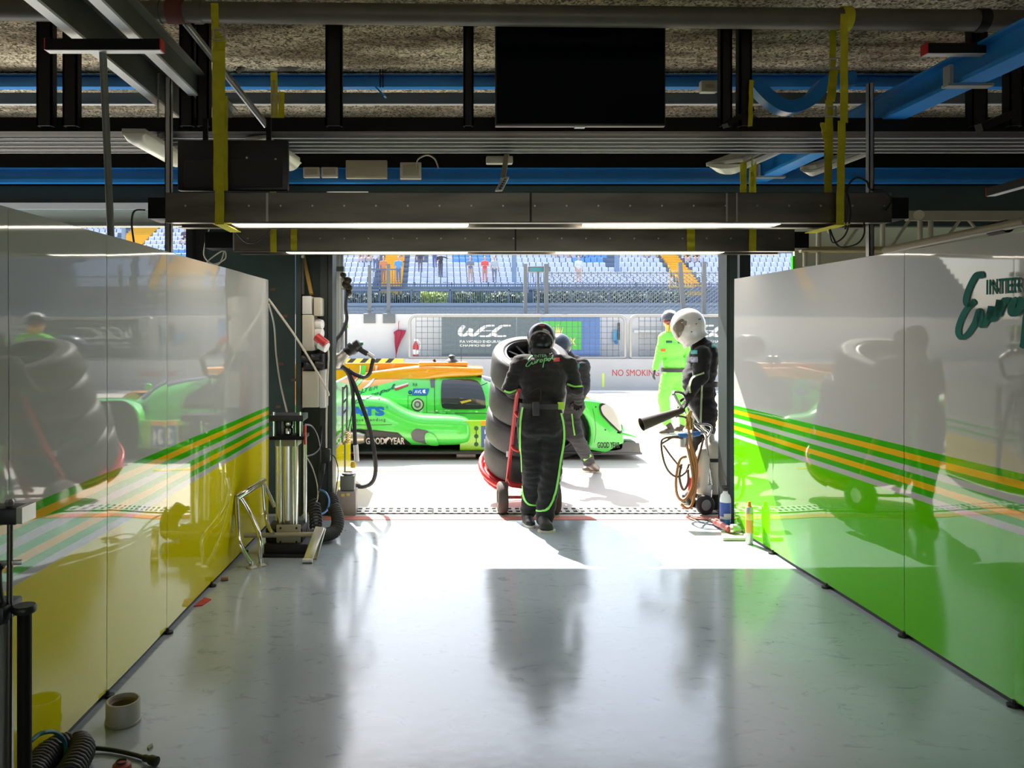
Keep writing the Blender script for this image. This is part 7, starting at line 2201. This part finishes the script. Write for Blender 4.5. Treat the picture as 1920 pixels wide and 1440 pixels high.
t = thing('torque_tool', 'dark red hand tool lying half on the pale tray', 'tool', a)
z = Vector((0, 0, .045))
MB().cyl(a + z * .7, a.lerp(b, .25) + z * .8, .020, 14).build('grip', mat('worn_dark_grip', (.09, .04, .03), .6), t)
MB().cyl(a.lerp(b, .25) + z * .8, b + z, .026, 16).build('red_barrel', mat('dark_red_enamel', (.36, .06, .05), .35), t)
m = MB(); q = b + z; m.lathe([(.03, 0), (.035, .02), (.02, .05), (.012, .09)], q, Vector((.8, -.1, .0)), 14); m.box(q + Vector((.04, .01, .01)), (.05, .04, .05)); m.build('silver_head', M_galv, t)
cable('thin dark cable lying on the floor from the trolley to the tray', [G(1288, 962, .006), G(1300, 972, .006), G(1325, 975, .006), G(1345, 980, .006), G(1385, 990, .006)], .006, M_hose2)

# ------------------------------------------------------------------ foreground left
Yf = 2.3
t = thing('press_stand', 'dark foreground press stand with black rods at the left edge', 'press', (PX(20, Yf), Yf, 0))
def FP_(px, py, dy=0): return P(px, py, Yf + dy)
zb = 0
MB().cyl(FP_(46, 1138), Vector((PX(46, Yf), Yf, 0.02)), .020, 18).build('thick_rod', M_blacksteel, t, smooth=60)
MB().cyl(FP_(19, 975), Vector((PX(22, Yf), Yf - .02, .02)), .0085, 14).build('thin_rod', mat('dark_steel_rod', (.10, .085, .07), .3, .7), t, smooth=60)
MB().lathe([(.030, 0), (.033, .004), (.033, .018), (.030, .022)], FP_(46, 1148), (0, 0, 1), 24).build('rod_cap', M_black, t, smooth=40)
m = MB(); m.bx(PX(-45, Yf), PX(24, Yf), Yf - .05, Yf + .06, PZ(1160, Yf), PZ(1128, Yf)); m.build('clamp_plate', M_black, t, bevel=.008)
m = MB(); m.bx(PX(-40, Yf), PX(40, Yf), Yf - .03, Yf + .05, PZ(980, Yf), PZ(950, Yf)); m.build('top_block', M_black, t, bevel=.004)
MB().bx(PX(40, Yf), PX(51, Yf), Yf - .028, Yf + .05, PZ(978, Yf), PZ(948, Yf)).build('grey_side_plate', M_galv, t)
MB().lathe([(.012, 0), (.014, .012), (.009, .02)], FP_(18, 948), (0, 0, 1), 6).build('nut', M_galv, t)
m = MB(); m.bar(FP_(-6, 1056), FP_(42, 1054), .012, .014); m.build('lever', M_galv, t, bevel=.002)
m = MB(); m.tube(cr([FP_(5, 1058), FP_(-4, 1070), FP_(-2, 1110), FP_(3, 1135)], 5), .012, 8); m.build('bent_arm', M_black, t, smooth=60)
MB().cyl(FP_(-12, 1165), Vector((PX(-12, Yf), Yf + .02, .02)), .048, 24).build('cylinder', M_galv, t, smooth=60)
MB().bx(PX(-90, Yf), PX(75, Yf), Yf - .15, Yf + .15, 0, .02).build('base_plate', M_darksteel, t, bevel=.004)

g = G(218, 1369)
t = thing('pipe_ring', 'grey plastic pipe ring standing on the floor by the left partition', 'pipe fitting', g)
MB().lathe([(.060, 0), (.072, .002), (.073, .012), (.069, .014), (.069, .09), (.066, .094), (.060, .094), (.059, .09)], g + Vector((0, .07, 0)), (0, 0, 1), 40, closed=True).build('outer_ring', mat('grey_pvc', (.38, .36, .32), .4, vary=.1), t, smooth=40)
MB().lathe([(.050, .03), (.059, .03), (.059, .075), (.050, .07)], g + Vector((0, .07, 0)), (0, 0, 1), 36, closed=True).build('inner_sleeve', mat('brown_sleeve', (.22, .17, .12), .5), t, smooth=40)
hz2 = G(120, 1420)
tag(coil([G(55, 1465, .06), G(80, 1425, .06), G(105, 1405, .06), G(125, 1400, .05)], .042, .011, 13, 7).build('coiled_hose', M_cable, smooth=60), 'black coiled hose in the near left corner, left part of the bundle', 'hose')
tag(coil([G(125, 1462, .06), G(142, 1430, .06), G(152, 1408, .055), G(146, 1396, .05)], .042, .011, 12, 7).build('coiled_hose', M_cable, smooth=60), 'black coiled hose in the near left corner, right part of the bundle', 'hose')
cable('blue-green hose arching over the coiled hoses at the near left corner', [P(58, 1390, 2.75), P(75, 1376, 2.8), P(100, 1372, 2.85), P(118, 1385, 2.9), P(123, 1405, 2.9), P(120, 1440, 2.85)], .008, mat('teal_hose', (.01, .12, .16), .4), 'air_hose')
t = thing('air_lead', 'thick black lead with a connector end lying beside the pipe ring', 'cable', G(220, 1415))
MB().tube(cr([G(128, 1418, .04), G(150, 1405, .03), G(180, 1403, .015), G(220, 1408, .012), G(255, 1416, .012), G(270, 1421, .012)], 7), .0085, 8).build('lead', M_cable, t, smooth=60)
MB().lathe([(.009, 0), (.013, .01), (.013, .03), (.018, .04), (.018, .07), (.012, .072)], G(268, 1420, .02), G(294, 1428, .02) - G(268, 1420, .02), 14).build('connector', M_black, t, smooth=40)
g = G(228, 1444)
t = thing('red_cap', 'red and black cap lying at the bottom edge of the floor', 'cap', g)
MB().lathe([(.034, 0), (.036, .005), (.032, .022), (.02, .03), (0, .032)], g, (0, 0, 1), 24).build('cap_body', mat('dull_red', (.30, .05, .03), .5), t, smooth=40)
MB().lathe([(.020, .030), (.022, .034), (.018, .036), (.016, .032)], g, (0, 0, 1), 20, closed=True).build('cap_ring', M_black, t, smooth=40)
t = tag(MB().prism([G(363, 1138), G(383, 1122), G(396, 1125), G(380, 1136)], (0, 0, .006)).build('paper_scrap', M_redp, smooth=None), 'small red scrap on the floor against the left partition', 'scrap')
tag(MB().cyl(G(414, 1086, .012), G(428, 1085, .012), .012, 10).build('cork_plug', mat('brown_plug', (.25, .13, .08), .7)), 'small brown plug on the floor by the left partition', 'plug')
tag(MB().prism([G(276, 1403), G(285, 1397), G(287, 1401), G(279, 1407)], (0, 0, .008)).build('plaster_chip', mat('chip_olive', (.35, .36, .22), .7), smooth=None), 'tiny pale chip on the floor right of the pipe ring', 'chip')
